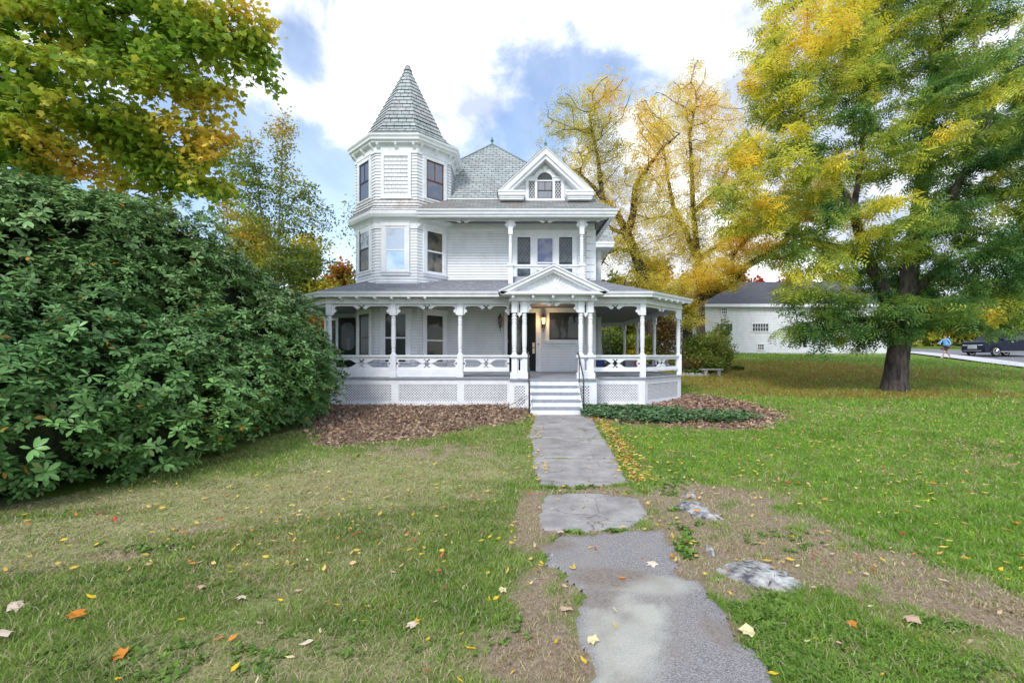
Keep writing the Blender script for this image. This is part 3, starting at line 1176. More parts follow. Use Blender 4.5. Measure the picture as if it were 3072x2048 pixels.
# turret, third storey
window('w', Mf[4], H, 7.10, .70, 1.27, P_GREY, M_DSASH, .13, .48, mull=True)
window('w', Mf[6], H + .0, 7.10, .72, 1.30, P_GREY, M_SASH, .13, .48, mull=True, pane2=P_GREY)
w = MB()
w.box(H - .50, H - .40, -.05, 0, 7.0, 8.5, Mf[5])
w.box(H + .40, H + .50, -.05, 0, 7.0, 8.5, Mf[5])
w.box(H - .40, H + .40, -.05, 0, 8.40, 8.5, Mf[5])
w.box(H - .52, H + .52, -.06, 0, 6.97, 7.06, Mf[5])
bf = w.build('blind_window_frame', M_TRIM, house)
w = MB()
P0, P1 = Mf[5] @ Vector((H - .40, -.025, 7.06)), Mf[5] @ Vector((H + .40, -.025, 7.06))
w.rows(P0, P1, P1 + Vector((0, 0, 1.34)), P0 + Vector((0, 0, 1.34)), .13, .010)
w.build('shingle_panel', M_SHING, bf)
# turret, second storey
window('w', Mf[4], H, 4.66, .70, 1.50, P_CURT, M_DSASH, .13, .5, pane2=P_MIX)
window('w', Mf[5], H - .02, 4.58, .68, 1.48, P_BLIND, M_TRIM, .13, .46, pane2=pane_mat('glass_sky_blue', (.22, .38, .62), .35, .05, c2=(.6, .66, .7), scale=1.1))
window('w', Mf[6], H, 4.58, .70, 1.46, P_MIX, M_TRIM, .13, .5)
# turret, porch level
window('w', Mf[4], H, 1.55, .70, 1.62, P_DARK, M_DSASH, .13, .5, sill=False)
window('w', Mf[5], H - .02, 1.5, .76, 1.68, P_DARK, M_TRIM, .13, .5, sill=False)
window('w', Mf[6], H, 1.5, .74, 1.66, P_DARK, M_TRIM, .13, .46, sill=False)
# upper triple window behind the balcony
MW = frame((0, YW), (1, YW))
w = MB()
w.box(.02, .19, -.06, 0, 4.45, 6.10, MW)
w.box(.645, .855, -.06, 0, 4.45, 6.10, MW)
w.box(1.465, 1.655, -.06, 0, 4.45, 6.10, MW)
w.box(2.115, 2.28, -.06, 0, 4.45, 6.10, MW)
w.box(-.02, 2.32, -.065, 0, 5.90, 6.12, MW)
w.box(-.04, 2.34, -.085, 0, 6.12, 6.16, MW)
w.box(.0, 2.30, -.07, 0, 4.36, 4.45, MW)
tri = w.build('triple_window', M_TRIM, house)
for x0_, x1_ in ((.19, .645), (1.655, 2.115)):
    w = MB().box(x0_, x1_, -.02, -.014, 4.45, 5.90, MW)
    w.build('pane', P_STAIN, tri)
    leads(MW, x0_, x1_, 4.45, 5.90, 4, -.026, tri)
    w = MB()
    w.box(x0_, x1_, -.035, -.02, 4.99, 5.03, MW)
    w.box(x0_, x0_ + .02, -.035, -.02, 4.45, 5.90, MW)
    w.box(x1_ - .02, x1_, -.035, -.02, 4.45, 5.90, MW)
    w.box(x0_, x1_, -.035, -.02, 5.87, 5.90, MW)
    w.build('sash', M_DSASH, tri)
w = MB()
for q in ((.855, .895, 4.45, 5.90), (1.425, 1.465, 4.45, 5.90), (.895, 1.425, 5.86, 5.90), (.895, 1.425, 4.98, 5.03), (.895, 1.425, 4.45, 4.5)):
    w.box(q[0], q[1], -.035, -.015, q[2], q[3], MW)
w.build('sash', M_TRIM, tri)
MB().box(.89, 1.43, -.02, -.014, 4.47, 5.88, MW).build('pane', P_BLUE, tri)

# --- attic gable
GX, GH = 1.15, 1.60


def gable(xc, half, zb, zp, yf, yb, yface, th, name, roofmat, tymp=True):
    """raking boards + two roof slopes; slopes run back to yb at the ridge and yb2 at the eaves"""
    s_ = (zp - zb) / half
    w = MB()
    for sg in (-1, 1):
        out_ = [(xc, zp), (xc + sg * half, zb), (xc + sg * half, zb - th * .35), (xc + sg * (half - .06), zb - th), (xc, zp - th * math.hypot(1, s_))]
        w.prism(out_ if sg < 0 else out_[::-1], yf, yf + .12)
        dz = th * math.hypot(1, s_)
        out2 = [(xc, zp - dz), (xc + sg * (half - .06), zb - th * .99), (xc + sg * (half - .06 - .13 * 1.0), zb - th * .99), (xc, zp - dz * 1.62)]
        w.prism(out2 if sg < 0 else out2[::-1], yf + .06, yface)
        # thin crown edge just under the slates
        out3 = [(xc, zp + .03), (xc + sg * (half + .04), zb + .01), (xc + sg * (half + .04), zb - .035), (xc, zp - .02)]
        w.prism(out3 if sg < 0 else out3[::-1], yf - .035, yf)
    return w


w = gable(GX, 1.60, 7.36, 8.87, 15.55, 17.7, 15.95, .17, 'gable', M_SLATE)
part(w, 'gable_rake', M_TRIM)
w = MB()
w.rows((GX - 1.66, 16.6, 7.36), (GX - 1.66, 15.50, 7.36), (GX, 15.50, 8.90), (GX, 17.85, 8.90), .17, .012)
w.rows((GX + 1.66, 15.50, 7.36), (GX + 1.66, 16.6, 7.36), (GX, 17.85, 8.90), (GX, 15.50, 8.90), .17, .012)
part(w, 'gable_roof', M_SLATE)
w = MB()
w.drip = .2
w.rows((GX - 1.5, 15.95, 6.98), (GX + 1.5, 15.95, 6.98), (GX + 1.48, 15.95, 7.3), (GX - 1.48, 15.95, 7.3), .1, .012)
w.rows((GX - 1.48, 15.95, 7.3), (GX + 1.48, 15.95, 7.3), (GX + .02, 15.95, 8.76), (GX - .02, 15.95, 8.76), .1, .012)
for sg in (-1, 1):
    a = GX + sg * 1.45
    q = [(a, 15.96, 6.9), (a, 17.2, 6.9), (a, 17.2, 7.4), (a, 15.96, 7.4)]
    w._add(q, [(0, 1, 2, 3)])
part(w, 'gable_wall', M_WHITE)
for sg in (-1, 1):
    w = MB()
    x0_, x1_ = sorted((GX + sg * 1.62, GX + sg * .70))
    i_ = .05
    w.box(x0_ + i_, x1_ - i_, 15.52, 15.94, 7.07, 7.13)
    w.box(x0_ + .03, x1_ - .03, 15.50, 15.94, 7.13, 7.2)
    w.box(x0_, x1_, 15.46, 15.94, 7.2, 7.31)
    w.prism([(x0_, 7.31), (x1_, 7.31), (x1_ - .02, 7.36), (x0_ + .02, 7.36)], 15.44, 15.94)
    part(w, 'cornice_return', M_TRIM)
w = MB().lathe([(.05, 8.88), (.03, 8.95), (.055, 9.0), (.02, 9.05), (.005, 9.14)], (GX, 15.6), 8)
part(w, 'gable_finial', M_FIN)
# palladian window of the gable
MG = frame((0, 15.95), (1, 15.95))
k_ = 85.6
AX0, AX1 = .885, 1.415           # middle light
w = MB()
for x0_, x1_ in ((.47, .585), (.80, .885), (1.415, 1.50), (1.715, 1.83)):
    w.box(x0_, x1_, -.06, 0, 7.22, 7.90, MG)
w.box(.44, .885, -.065, 0, 7.84, 7.95, MG)
w.box(1.415, 1.86, -.065, 0, 7.84, 7.95, MG)
w.box(.42, .885, -.09, 0, 7.95, 7.985, MG)
w.box(1.415, 1.88, -.09, 0, 7.95, 7.985, MG)
w.box(.44, 1.86, -.08, 0, 7.14, 7.22, MG)
w.box(.885, 1.415, -.055, 0, 7.83, 7.87, MG)
rc, ro, ri = (1.15, 7.87), .40, .265
ar = [(rc[0] + ro * math.cos(R(t_)), rc[1] + ro * math.sin(R(t_))) for t_ in range(0, 181, 12)]
ai = [(rc[0] + ri * math.cos(R(t_)), rc[1] + ri * math.sin(R(t_))) for t_ in range(180, -1, -12)]
w.prism(ar + ai, -.06, 0, MG)
w.prism([(1.11, 8.14), (1.19, 8.14), (1.215, 8.33), (1.085, 8.33)], -.085, -.055, MG)
pal = w.build('arched_window', M_TRIM, house)
MB().box(.585, .80, -.02, -.014, 7.22, 7.84, MG).build('pane', P_DARK, pal)
MB().box(1.50, 1.715, -.02, -.014, 7.22, 7.84, MG).build('pane', P_DARK, pal)
leads(MG, .60, .79, 7.22, 7.84, 2, -.026, pal, M_TRIM, .014)
leads(MG, 1.51, 1.705, 7.22, 7.84, 2, -.026, pal, M_TRIM, .014)
MB().box(AX0, AX1, -.02, -.014, 7.22, 7.84, MG).build('pane', P_GREY, pal)
hp = [(rc[0] + ri * math.cos(R(t_)), rc[1] + ri * math.sin(R(t_))) for t_ in range(0, 181, 12)]
MB().prism(hp, -.02, -.014, MG).build('fan_pane', P_DARK, pal)
w = MB()
for t_ in (36, 72, 108, 144):
    w.tube([(rc[0] + .07 * math.cos(R(t_)), -.026, rc[1] + .07 * math.sin(R(t_))), (rc[0] + .25 * math.cos(R(t_)), -.026, rc[1] + .25 * math.sin(R(t_)))], .005, 4, MG)
for rr_ in (.07, .17):
    w.tube([(rc[0] + rr_ * math.cos(R(t_)), -.026, rc[1] + rr_ * math.sin(R(t_))) for t_ in range(0, 181, 15)], .005, 4, MG)
w.build('fan_lead', M_LEAD, pal)
w = MB()
w.box(AX0, AX0 + .03, -.035, -.015, 7.22, 7.83, MG)
w.box(AX1 - .03, AX1, -.035, -.015, 7.22, 7.83, MG)
w.box(AX0, AX1, -.035, -.015, 7.5, 7.53, MG)
w.box(AX0, AX1, -.035, -.015, 7.22, 7.25, MG)
w.box(1.14, 1.16, -.033, -.015, 7.53, 7.83, MG)
w.build('sash', M_DSASH, pal)

# ---------------------------------------------------------------- porch
ZB = 1.09      # deck height at its outer edge
PP = [(-7.39, 22.0), (-7.39, 15.6), (-5.66, 13.9), (4.06, 13.9), (5.79, 15.6), (5.79, 23.2), (4.1, 24.9), (2.9, 24.9)]
TI = [(-4.9, 22.0), (-4.9, YW), (-4.9, YW), (XR, YW), (XR, YW), (XR, 23.2), (XR, 23.2), (XR, 24.9)]


def off_path(path, o):
    m_ = MB()
    m_.sweep(path, [(o, 0), (o, 1)])
    return [(m_.v[2 * i].x, m_.v[2 * i].y) for i in range(len(path))]


EP = off_path(PP, .35)
w = MB()
zr, ze = 4.40, 3.665
for i in range(len(PP) - 1):
    a, b_ = EP[i], EP[i + 1]
    c_, d_ = TI[i + 1], TI[i]
    w.rows((*a, ze), (*b_, ze), (*c_, zr), (*d_, zr), .14, .008)
part(w, 'porch_roof', M_ASPH)
w = MB()
w.sweep(PP, [(.23, 3.5), (.31, 3.505), (.315, 3.56), (.35, 3.60), (.365, 3.655), (.33, 3.672)])
part(w, 'porch_gutter', M_TRIM)
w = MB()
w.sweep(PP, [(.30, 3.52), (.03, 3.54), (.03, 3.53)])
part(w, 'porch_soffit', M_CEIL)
w = MB()
w.sweep(PP, [(.03, 3.55), (.04, 3.38), (.055, 3.37), (.055, 3.33), (-.12, 3.33), (-.12, 3.50)])
part(w, 'porch_beam', M_TRIM)
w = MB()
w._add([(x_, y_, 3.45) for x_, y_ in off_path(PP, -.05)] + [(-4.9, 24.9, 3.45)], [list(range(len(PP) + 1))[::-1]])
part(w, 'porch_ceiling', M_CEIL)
w = MB()
DP = off_path(PP, .05)
for i in range(len(PP) - 1):
    a, b_, c_, d_ = DP[i], DP[i + 1], TI[i + 1], TI[i]
    fs = [(0, 1, 2, 3)] if (Vector(c_) - Vector(d_)).length > .01 else [(0, 1, 2)]
    w._add([(*a, ZB), (*b_, ZB), (*c_, 1.18), (*d_, 1.18)], fs)
w.sweep(PP, [(.05, ZB), (.06, ZB - .01), (.06, ZB - .05), (.0, ZB - .055)])
part(w, 'porch_floor', M_DECK)
# brackets under the gutter along the left half of the front
for u_ in (1023, 1073, 1126, 1176, 1227, 1276):
    x_ = (u_ - CU) / F * 13.7
    w = MB().box(x_ - .035, x_ + .035, 13.60, 13.86, 3.46, 3.525).box(x_ - .03, x_ + .03, 13.70, 13.86, 3.42, 3.46)
    part(w, 'eave_bracket', M_TRIM)
Mc = frame(PP[3], PP[4])
for s_ in (.35, .75, 1.15, 1.55, 1.95):
    w = MB().box(s_ - .035, s_ + .035, -.32, -.05, 3.46, 3.525, Mc)
    part(w, 'eave_bracket', M_TRIM)

# --- turned posts
POSTPROF = [(.0675, 2.98), (.045, 2.965), (.045, 2.95), (.068, 2.93), (.068, 2.90), (.05, 2.885), (.066, 2.86), (.07, 2.80), (.055, 2.775), (.066, 2.755), (.066, 2.72), (.052, 2.71),
            (.066, 2.695), (.066, 2.665), (.056, 2.655), (.069, 2.63), (.07, 2.3), (.066, 2.05), (.054, 1.93), (.054, 1.915), (.066, 1.90), (.066, 1.885), (.05, 1.87), (.07, 1.80), (.075, 1.79)]


def post(x, y, rot=0, parent=house, z0=ZB, base=True, zt=3.33, prof=POSTPROF, zc=2.98, zs=1.79, hw=.085, name='porch_post'):
    M = Matrix.Translation((x, y, 0)) @ Matrix.Rotation(rot, 4, 'Z')
    w = MB()
    w.box(-hw, hw, -hw, hw, zc, zt, M)
    w.box(-hw, hw, -hw, hw, z0 - .0, zs, M)
    if base:
        w.box(-hw - .02, hw + .02, -hw - .02, hw + .02, z0 - .04, z0 + .13, M)
    w.lathe(prof, (0, 0), 14, M, cap=False)
    return part(w, name, M_TRIM)


# --- sawn scroll boards: (distance from bay centre, drop)
SC = [(0, .088), (.022, .066), (.04, .045), (.068, .036), (.095, .045), (.104, .066), (.09, .080), (.074, .070), (.06, .072), (.046, .092), (.05, .122), (.072, .148), (.105, .163),
      (.14, .158), (.172, .138), (.20, .112), (.235, .092), (.29, .078), (.34, .075)]
SE = [(.24, .075), (.15, .080), (.095, .098), (.07, .130), (.078, .165), (.11, .185), (.128, .215), (.118, .25), (.085, .268), (.06, .275), (.055, .31), (.035, .335), (0, .345)]
BC = [(0, .105), (.022, .085), (.04, .06), (.068, .048), (.095, .058), (.104, .08), (.09, .095), (.074, .085), (.06, .090), (.048, .112), (.056, .14), (.085, .165), (.12, .178), (.16, .176),
      (.21, .158), (.26, .13), (.31, .10), (.37, .078), (.43, .07)]
BE = [(.10, .07), (.07, .08), (.055, .10), (.06, .125), (.09, .145), (.098, .17), (.075, .19), (.06, .205)]


def scroll_board(M, x0, x1, zt, prof_c, prof_e, th=.035, flip=False, ks=1.0):
    xc, hw = (x0 + x1) / 2, (x1 - x0) / 2
    ks = min(ks, hw * .45 / prof_c[-1][0]) if hw * .45 < prof_c[-1][0] else ks
    half = [(d * ks, z) for d, z in prof_c] + [(hw - d, z) for d, z in prof_e if hw - d > prof_c[-1][0] * ks]
    if half[-1][0] < hw - 1e-6:
        half.append((hw, half[-1][1]))
    pts = [(xc - d, z) for d, z in half[::-1]] + [(xc + d, z) for d, z in half[1:]]
    sg = 1 if flip else -1
    poly = [(x_, zt + sg * z_) for x_, z_ in pts] + [(x1, zt), (x0, zt)]
    if flip:
        poly = poly[::-1]
    w = MB()
    w.prism(poly, -th / 2, th / 2, M)
    return w


def bay(p0, p1, ends=(.085, .085), rail=True, kick=False, frz=True, ks=1.0, gap=True):
    M = frame(p0, p1)
    Lb = (Vector(p1) - Vector(p0)).length
    x0, x1 = ends[0], Lb - ends[1]
    if frz:
        w = scroll_board(M, x0, x1, 3.335, SC, SE, ks=ks)
        part(w, 'scroll_frieze', M_TRIM)
    if rail:
        w = MB()
        w.box(x0, x1, -.075, .075, 1.715, 1.765, M)
        w.box(x0, x1, -.05, .05, 1.685, 1.715, M)
        w.box(x0, x1, -.045, .045, 1.255, 1.325, M)
        part(w, 'handrail', M_TRIM)
        w = scroll_board(M, x0, x1, 1.690, BC, BE, ks=ks)
        w2 = scroll_board(M, x0, x1, 1.32, BC, BE, flip=True, ks=ks)
        b0 = len(w.v)
        w.v += w2.v
        w.f += [[b0 + i for i in f] for f in w2.f]
        part(w, 'scroll_balustrade', M_TRIM)
        if kick:
            w = MB().box(x0, x1, -.05, -.02, 1.10, 1.256, M)
            part(w, 'kick_board', M_TRIM)


YP = 13.97
px = [-5.60, -3.635, -1.589]
yq = 13.35
for x_ in px:
    post(x_, YP)
post(4.0, YP, base=False)
post(5.72, 15.66, base=False)
post(-7.32, 15.66)
for y_ in (18.3, 20.8, 23.15):
    post(5.72, y_)
post(4.15, 24.75)
post(-7.32, 18.6)
bay((px[0], YP), (px[1], YP), kick=True)
bay((px[1], YP), (px[2], YP), kick=True)
bay((px[2], YP), (.0, YP))
bay((2.33, YP), (4.0, YP))
bay((4.0, YP), (5.72, 15.66), ks=.8)
bay((5.72, 15.66), (5.72, 18.3))
bay((5.72, 18.3), (5.72, 20.8))
bay((5.72, 20.8), (5.72, 23.15))
bay((5.72, 23.15), (4.15, 24.75), ks=.8)
bay((-7.32, 15.66), (px[0], YP), ks=.8)
bay((-7.32, 18.6), (-7.32, 15.66))

# --- entrance portico, standing forward of the porch front
QX0, QX1 = -.07, 2.42
px_l, px_r = (.068, .36), (1.98, 2.26)
w = MB()
w.box(QX0, QX1, 12.98, 13.06, 3.33, 3.53)
w.box(QX0 + .003, QX0 + .08, 13.06, 13.94, 3.33, 3.53)
w.box(QX1 - .08, QX1 - .003, 13.06, 13.94, 3.33, 3.53)
w.box(QX0 - .02, QX1 + .02, 12.955, 12.98, 3.305, 3.345)
part(w, 'portico_beam', M_TRIM)
for xx in px_l + px_r:
    post(xx, 13.12, base=False, hw=.08)
for a, b_ in (px_l, px_r):
    w = MB()
    Mx = frame((a, 13.12), (b_, 13.12))
    g_ = b_ - a
    for zz0, zz1, zt_ in ((2.93, 3.33, 3.33), (1.27, 1.70, 1.70)):
        w.box(.08, g_ / 2 - .025, -.03, .03, zz0, zz1, Mx)
        w.box(g_ / 2 + .025, g_ - .08, -.03, .03, zz0, zz1, Mx)
        w.box(g_ / 2 - .025, g_ / 2 + .025, -.03, .03, zz0, zz0 + .05, Mx)
        w.box(g_ / 2 - .025, g_ / 2 + .025, -.03, .03, zz1 - .05, zz1, Mx)
        w.build('slotted_panel', M_TRIM, house)
        w = MB()
    w.prism([(.08, 2.93), (g_ / 2 - .03, 2.90), (g_ / 2, 2.85), (g_ / 2 + .03, 2.90), (g_ - .08, 2.93)][::1], -.028, .028, Mx)
    part(w, 'panel_drop', M_TRIM)
    w = MB()
    w.box(-.14, g_ + .14, -.13, .10, 1.70, 1.765, Mx)
    part(w, 'handrail', M_TRIM)
    w = MB()
    w.box(-.12, g_ / 2 - .045, -.12, .10, 1.06, 1.26, Mx)
    w.box(g_ / 2 + .045, g_ + .12, -.12, .10, 1.06, 1.26, Mx)
    w.box(g_ / 2 - .045, g_ / 2 + .045, -.10, .10, 1.10, 1.26, Mx)
    part(w, 'post_plinth', M_TRIM)
Ms = frame((.36, 13.12), (1.98, 13.12))
part(scroll_board(Ms, .08, 1.54, 3.335, SC, SE), 'scroll_frieze', M_TRIM)
w = MB()
w._add([(QX0, 12.99, 3.44), (QX1, 12.99, 3.44), (QX1, 13.95, 3.44), (QX0, 13.95, 3.44)], [(3, 2, 1, 0)])
part(w, 'portico_ceiling', M_CEIL)
w = MB()
w._add([(QX0, 12.72, ZB), (QX1, 12.72, ZB), (QX1, 13.9, ZB + .002), (QX0, 13.9, ZB + .002)], [(0, 1, 2, 3)])
w = MB()
w.box(.46, 1.86, 12.70, 13.9, ZB - .045, ZB + .002)
w.box(QX0 - .03, .46, 12.93, 13.9, ZB - .045, ZB + .002)
w.box(1.86, QX1 + .03, 12.93, 13.9, ZB - .045, ZB + .002)
part(w, 'portico_floor', M_DECK)
# pediment
PXc, PHf = 1.16, 1.50
w = gable(PXc, PHf, 3.55, 4.27, 12.70, 15, 12.93, .10, 'p', None)
w.box(PXc - PHf + .02, PXc + PHf - .02, 12.70, 12.95, 3.47, 3.545)
w.box(PXc - PHf + .07, PXc + PHf - .07, 12.74, 12.95, 3.45, 3.47)
part(w, 'pediment_rake', M_TRIM)
w = MB()
w.prism([(PXc - 1.3, 3.54), (PXc + 1.3, 3.54), (PXc, 4.15)], 12.93, 12.97)
tym = part(w, 'pediment_panel', M_TRIM)
w = MB()
for i in range(13):
    t_ = R(6 + 14 * i)
    rmax = min(.78, .48 / max(.12, math.sin(t_) + .42 * abs(math.cos(t_))))
    c_, s_ = math.cos(t_), math.sin(t_)
    r0_, r1_, h0, h1 = .10, rmax, .012, .028 + .012 * (i % 2)
    w._add([(PXc + c_ * r0_ - s_ * h0, 12.93, 3.56 + s_ * r0_ + c_ * h0), (PXc + c_ * r0_ + s_ * h0, 12.93, 3.56 + s_ * r0_ - c_ * h0),
            (PXc + c_ * r1_ + s_ * h1, 12.93, 3.56 + s_ * r1_ - c_ * h1), (PXc + c_ * r1_ - s_ * h1, 12.93, 3.56 + s_ * r1_ + c_ * h1),
            (PXc + c_ * r0_, 12.905, 3.56 + s_ * r0_), (PXc + c_ * r1_, 12.908, 3.56 + s_ * r1_)],
           [(0, 4, 5, 3), (4, 1, 2, 5), (3, 5, 2)])
w.prism([(PXc + .1 * math.cos(R(t_)), 3.56 + .1 * math.sin(R(t_))) for t_ in range(0, 181, 20)], 12.90, 12.93)
w.build('sunburst', M_TRIM, tym)
w = MB()
w.rows((PXc - 1.55, 14.2, 3.53), (PXc - 1.55, 12.66, 3.53), (PXc, 12.66, 4.31), (PXc, 15.85, 4.31), .14, .008)
w.rows((PXc + 1.55, 12.66, 3.53), (PXc + 1.55, 14.2, 3.53), (PXc, 15.85, 4.31), (PXc, 12.66, 4.31), .14, .008)
part(w, 'pediment_roof', M_ASPH)
for u_ in (1539, 1599, 1658, 1717, 1776):
    x_ = (u_ - CU) / F * 12.9
    w = MB().box(x_ - .035, x_ + .035, 12.76, 12.98, 3.385, 3.45).box(x_ - .03, x_ + .03, 12.84, 12.98, 3.34, 3.385)
    part(w, 'eave_bracket', M_TRIM)

# --- lattice skirt under the porch
def skirt(p0, p1, z0, z1, zb, zt, panels):
    """white boards around real crossed lath, near-black sheet behind as painted crawl space shade"""
    M = frame(p0, p1)
    Lb = (Vector(p1) - Vector(p0)).length
    w = MB()
    w.box(0, Lb, -.0, .03, zt, z1, M)
    w.box(0, Lb, -.0, .03, z0, zb, M)
    e = 0
    for a, b_ in panels:
        w.box(e, a, .0, .03, zb, zt, M)
        e = b_
    w.box(e, Lb, .0, .03, zb, zt, M)
    part(w, 'skirt_board', M_TRIM)
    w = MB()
    w.box(.02, Lb - .02, .12, .14, z0 - .2, z1 - .01, M)  # near-black sheet added where the crawl space is only in shade
    part(w, 'crawl_shade_sheet', M_DARKV)
    for a, b_ in panels:
        w = MB()
        pit, hw = .082, .0145
        for sgn, yy in ((1, .012), (-1, .020)):
            c = -int((zt - zb) / pit) * pit - pit * 4
            while c < (b_ - a) + (zt - zb) + pit:
                pts = []
                # x = a + c + sgn*(z-zb) (sgn -1: mirrored start)
                za, zbb = zb, zt
                xa = a + c + (0 if sgn > 0 else (zt - zb))
                xb = xa + sgn * (zt - zb)
                lo, hi = 0.0, 1.0
                dx = xb - xa
                for bound, sd in ((a, 1), (b_, -1)):
                    f0, f1 = (xa - bound) * sd, (xb - bound) * sd
                    if f0 < 0 and f1 < 0:
                        lo, hi = 1, 0
                    elif f0 < 0:
                        lo = max(lo, f0 / (f0 - f1))
                    elif f1 < 0:
                        hi = min(hi, f0 / (f0 - f1))
                if hi - lo > .01:
                    q0 = Vector((xa + dx * lo, yy, zb + (zt - zb) * lo))
                    q1 = Vector((xa + dx * hi, yy, zb + (zt - zb) * hi))
                    d = (q1 - q0).normalized()
                    nn = Vector((-d.z, 0, d.x)) * hw
                    w._add([q0 - nn, q1 - nn, q1 + nn, q0 + nn], [(0, 1, 2, 3)], M)
                c += pit
        part(w, 'lattice', M_TRIM)


Z0, Z1, ZLB, ZLT = .12, 1.035, .36, .865
sk = off_path(PP, .0)
fx = lambda u_, Y: (u_ - CU) / F * Y
skirt((-5.66, 13.9), (-.07, 13.9), Z0, Z1, ZLB, ZLT, [(.55, 1.97), (2.20, 3.98), (4.21, 5.50)])
skirt((2.42, 13.9), (4.06, 13.9), Z0, Z1, ZLB, ZLT, [(.16, 1.44)])
skirt((4.06, 13.9), (5.79, 15.6), Z0, Z1, ZLB, ZLT, [(.18, 2.22)])
skirt((-7.39, 15.6), (-5.66, 13.9), Z0, Z1, ZLB, ZLT, [(.18, 2.22)])
skirt((5.79, 15.6), (5.79, 23.2), Z0, Z1, ZLB, ZLT, [(.2, 2.4), (2.8, 4.9), (5.3, 7.4)])
skirt((-7.39, 22), (-7.39, 15.6), Z0, Z1, ZLB, ZLT, [(.2, 3), (3.3, 6.1)])
skirt((QX0 + .0, 13.0), (.47, 13.0), Z0, Z1, .33, .88, [(.14, .44)])
skirt((1.85, 13.0), (QX1, 13.0), Z0, Z1, .33, .88, [(.10, .36)])
w = MB()
w.box(QX0, QX0 + .03, 13.03, 13.9, Z0, Z1)
w.box(QX1 - .03, QX1, 13.03, 13.9, Z0, Z1)
part(w, 'skirt_board', M_TRIM)

# --- front steps
SX0, SX1 = .50, 1.83
zs_, ys_ = [ZB - .174 * i for i in range(6)], [12.70, 12.49, 12.27, 12.05, 11.84]
for i in range(5):
    w = MB().box(SX0 + .02, SX1 - .02, ys_[i] + .03, ys_[i] + .06, zs_[i + 1] - .06, zs_[i] - .045)
    part(w, 'riser', M_TRIM)
    if i:
        w = MB().box(SX0, SX1, ys_[i], ys_[i - 1] + .035, zs_[i] - .042, zs_[i])
        part(w, 'tread', M_TREAD)
w = MB()
for xx in (SX0 - .02, SX1 - .03):
    w._add([(xx, 11.90, .1), (xx, 13.0, .1), (xx, 13.0, ZB - .05), (xx, 12.74, ZB - .05), (xx, 11.90, .36),
            (xx + .05, 11.90, .1), (xx + .05, 13.0, .1), (xx + .05, 13.0, ZB - .05), (xx + .05, 12.74, ZB - .05), (xx + .05, 11.90, .36)],
           [(0, 1, 2, 3, 4), (9, 8, 7, 6, 5), (0, 4, 9, 5), (4, 3, 8, 9)])
part(w, 'stringer', M_TRIM)

# --- porch level front wall: door, window, side door
w = MB()
w.box(-.27, -.16, -.06, 0, 1.18, 3.36, MW)
w.box(.84, 1.03, -.06, 0, 1.18, 3.36, MW)
w.box(-.27, 1.03, -.065, 0, 3.25, 3.40, MW)
dr = w.build('front_door_frame', M_TRIM, house)
w = MB()
w.box(-.16, .84, -.015, -.005, 1.18, 3.25, MW)
w.box(-.15, -.03, -.035, -.015, 1.2, 3.24, MW)
w.box(.34, .83, -.035, -.015, 1.2, 3.24, MW)
w.box(-.03, .34, -.035, -.015, 1.2, 1.5, MW)
w.box(-.03, .34, -.035, -.015, 3.1, 3.24, MW)
ddo = w.build('front_door', M_DOOR, house)
MB().box(-.03, .34, -.02, -.016, 1.5, 3.1, MW).build('door_pane', P_MIX, ddo)
w = MB().box(.72, .80, -.05, -.035, 1.82, 2.20, MW)
w.build('lock_plate', M_BRASS, ddo)
MB().lathe([(.012, 0), (.012, .05), (.028, .06), (.03, .085), (.012, .1)], (0, 0), 10, MW @ Matrix.Translation((.76, -.05, 2.03)) @ Matrix.Rotation(R(90), 4, 'X')).build('door_knob', M_BRASS, ddo)
w = MB().box(-.2, .95, -.12, .0, 1.16, 1.20, MW)
w.build('threshold', M_TREAD, ddo)
MB().box(.91, .95, -.075, -.06, 2.12, 2.17, MW).build('doorbell', M_IRON, dr)
for zz in (1.5, 2.2, 2.95):
    MB().box(-.17, -.14, -.07, -.06, zz, zz + .1, MW).build('hinge', M_BRASS, dr)
window('w', MW, 1.86, 2.32, 1.10, .94, P_DARK, M_DSASH, .13, .5, kind='single')
w = MB()
w.box(1.10, 2.64, -.03, 0, 2.08, 2.14, MW)
w.box(2.62, 2.92, -.05, 0, 1.18, 3.4, MW)
part(w, 'belt_board', M_TRIM)
# screened side door under the left porch
ML = frame((-7.3, 18.3), (-5.3, 18.3))
w = MB()
w.box(.30, 1.10, -.02, -.01, 1.2, 3.25, ML)
w.box(.25, .42, -.05, -.02, 1.2, 3.25, ML)
w.box(.98, 1.15, -.05, -.02, 1.2, 3.25, ML)
w.box(.42, .98, -.05, -.02, 3.05, 3.25, ML)
w.box(.42, .98, -.05, -.02, 1.85, 1.97, ML)
w.box(.42, .98, -.05, -.02, 1.2, 1.4, ML)
for sx_, sz_, dx_, dz_ in ((.42, 3.05, .14, -.14), (.98, 3.05, -.14, -.14), (.42, 1.97, .14, .14), (.98, 1.97, -.14, .14), (.42, 1.85, .12, -.12), (.98, 1.85, -.12, -.12)):
    tri_ = [(sx_, sz_), (sx_ + dx_, sz_), (sx_, sz_ + dz_)]
    if dx_ * dz_ < 0:
        tri_ = tri_[::-1]
    w.prism(tri_, -.05, -.02, ML)
sd = w.build('screen_door', M_SCREEN, house)
MB().box(.42, .98, -.028, -.022, 1.97, 3.05, ML).build('door_screen', pane_mat('screen_over_blind', (.11, .11, .12), .05, c2=(.17, .17, .18), scale=1), sd)
MB().box(.66, .80, -.034, -.029, 1.97, 2.45, ML).build('curtain', M_CEIL, sd)
window('w', ML, -.05 + 0.1, 1.6, .36, 1.55, P_MIX, M_DSASH, .1, .6, sill=False)

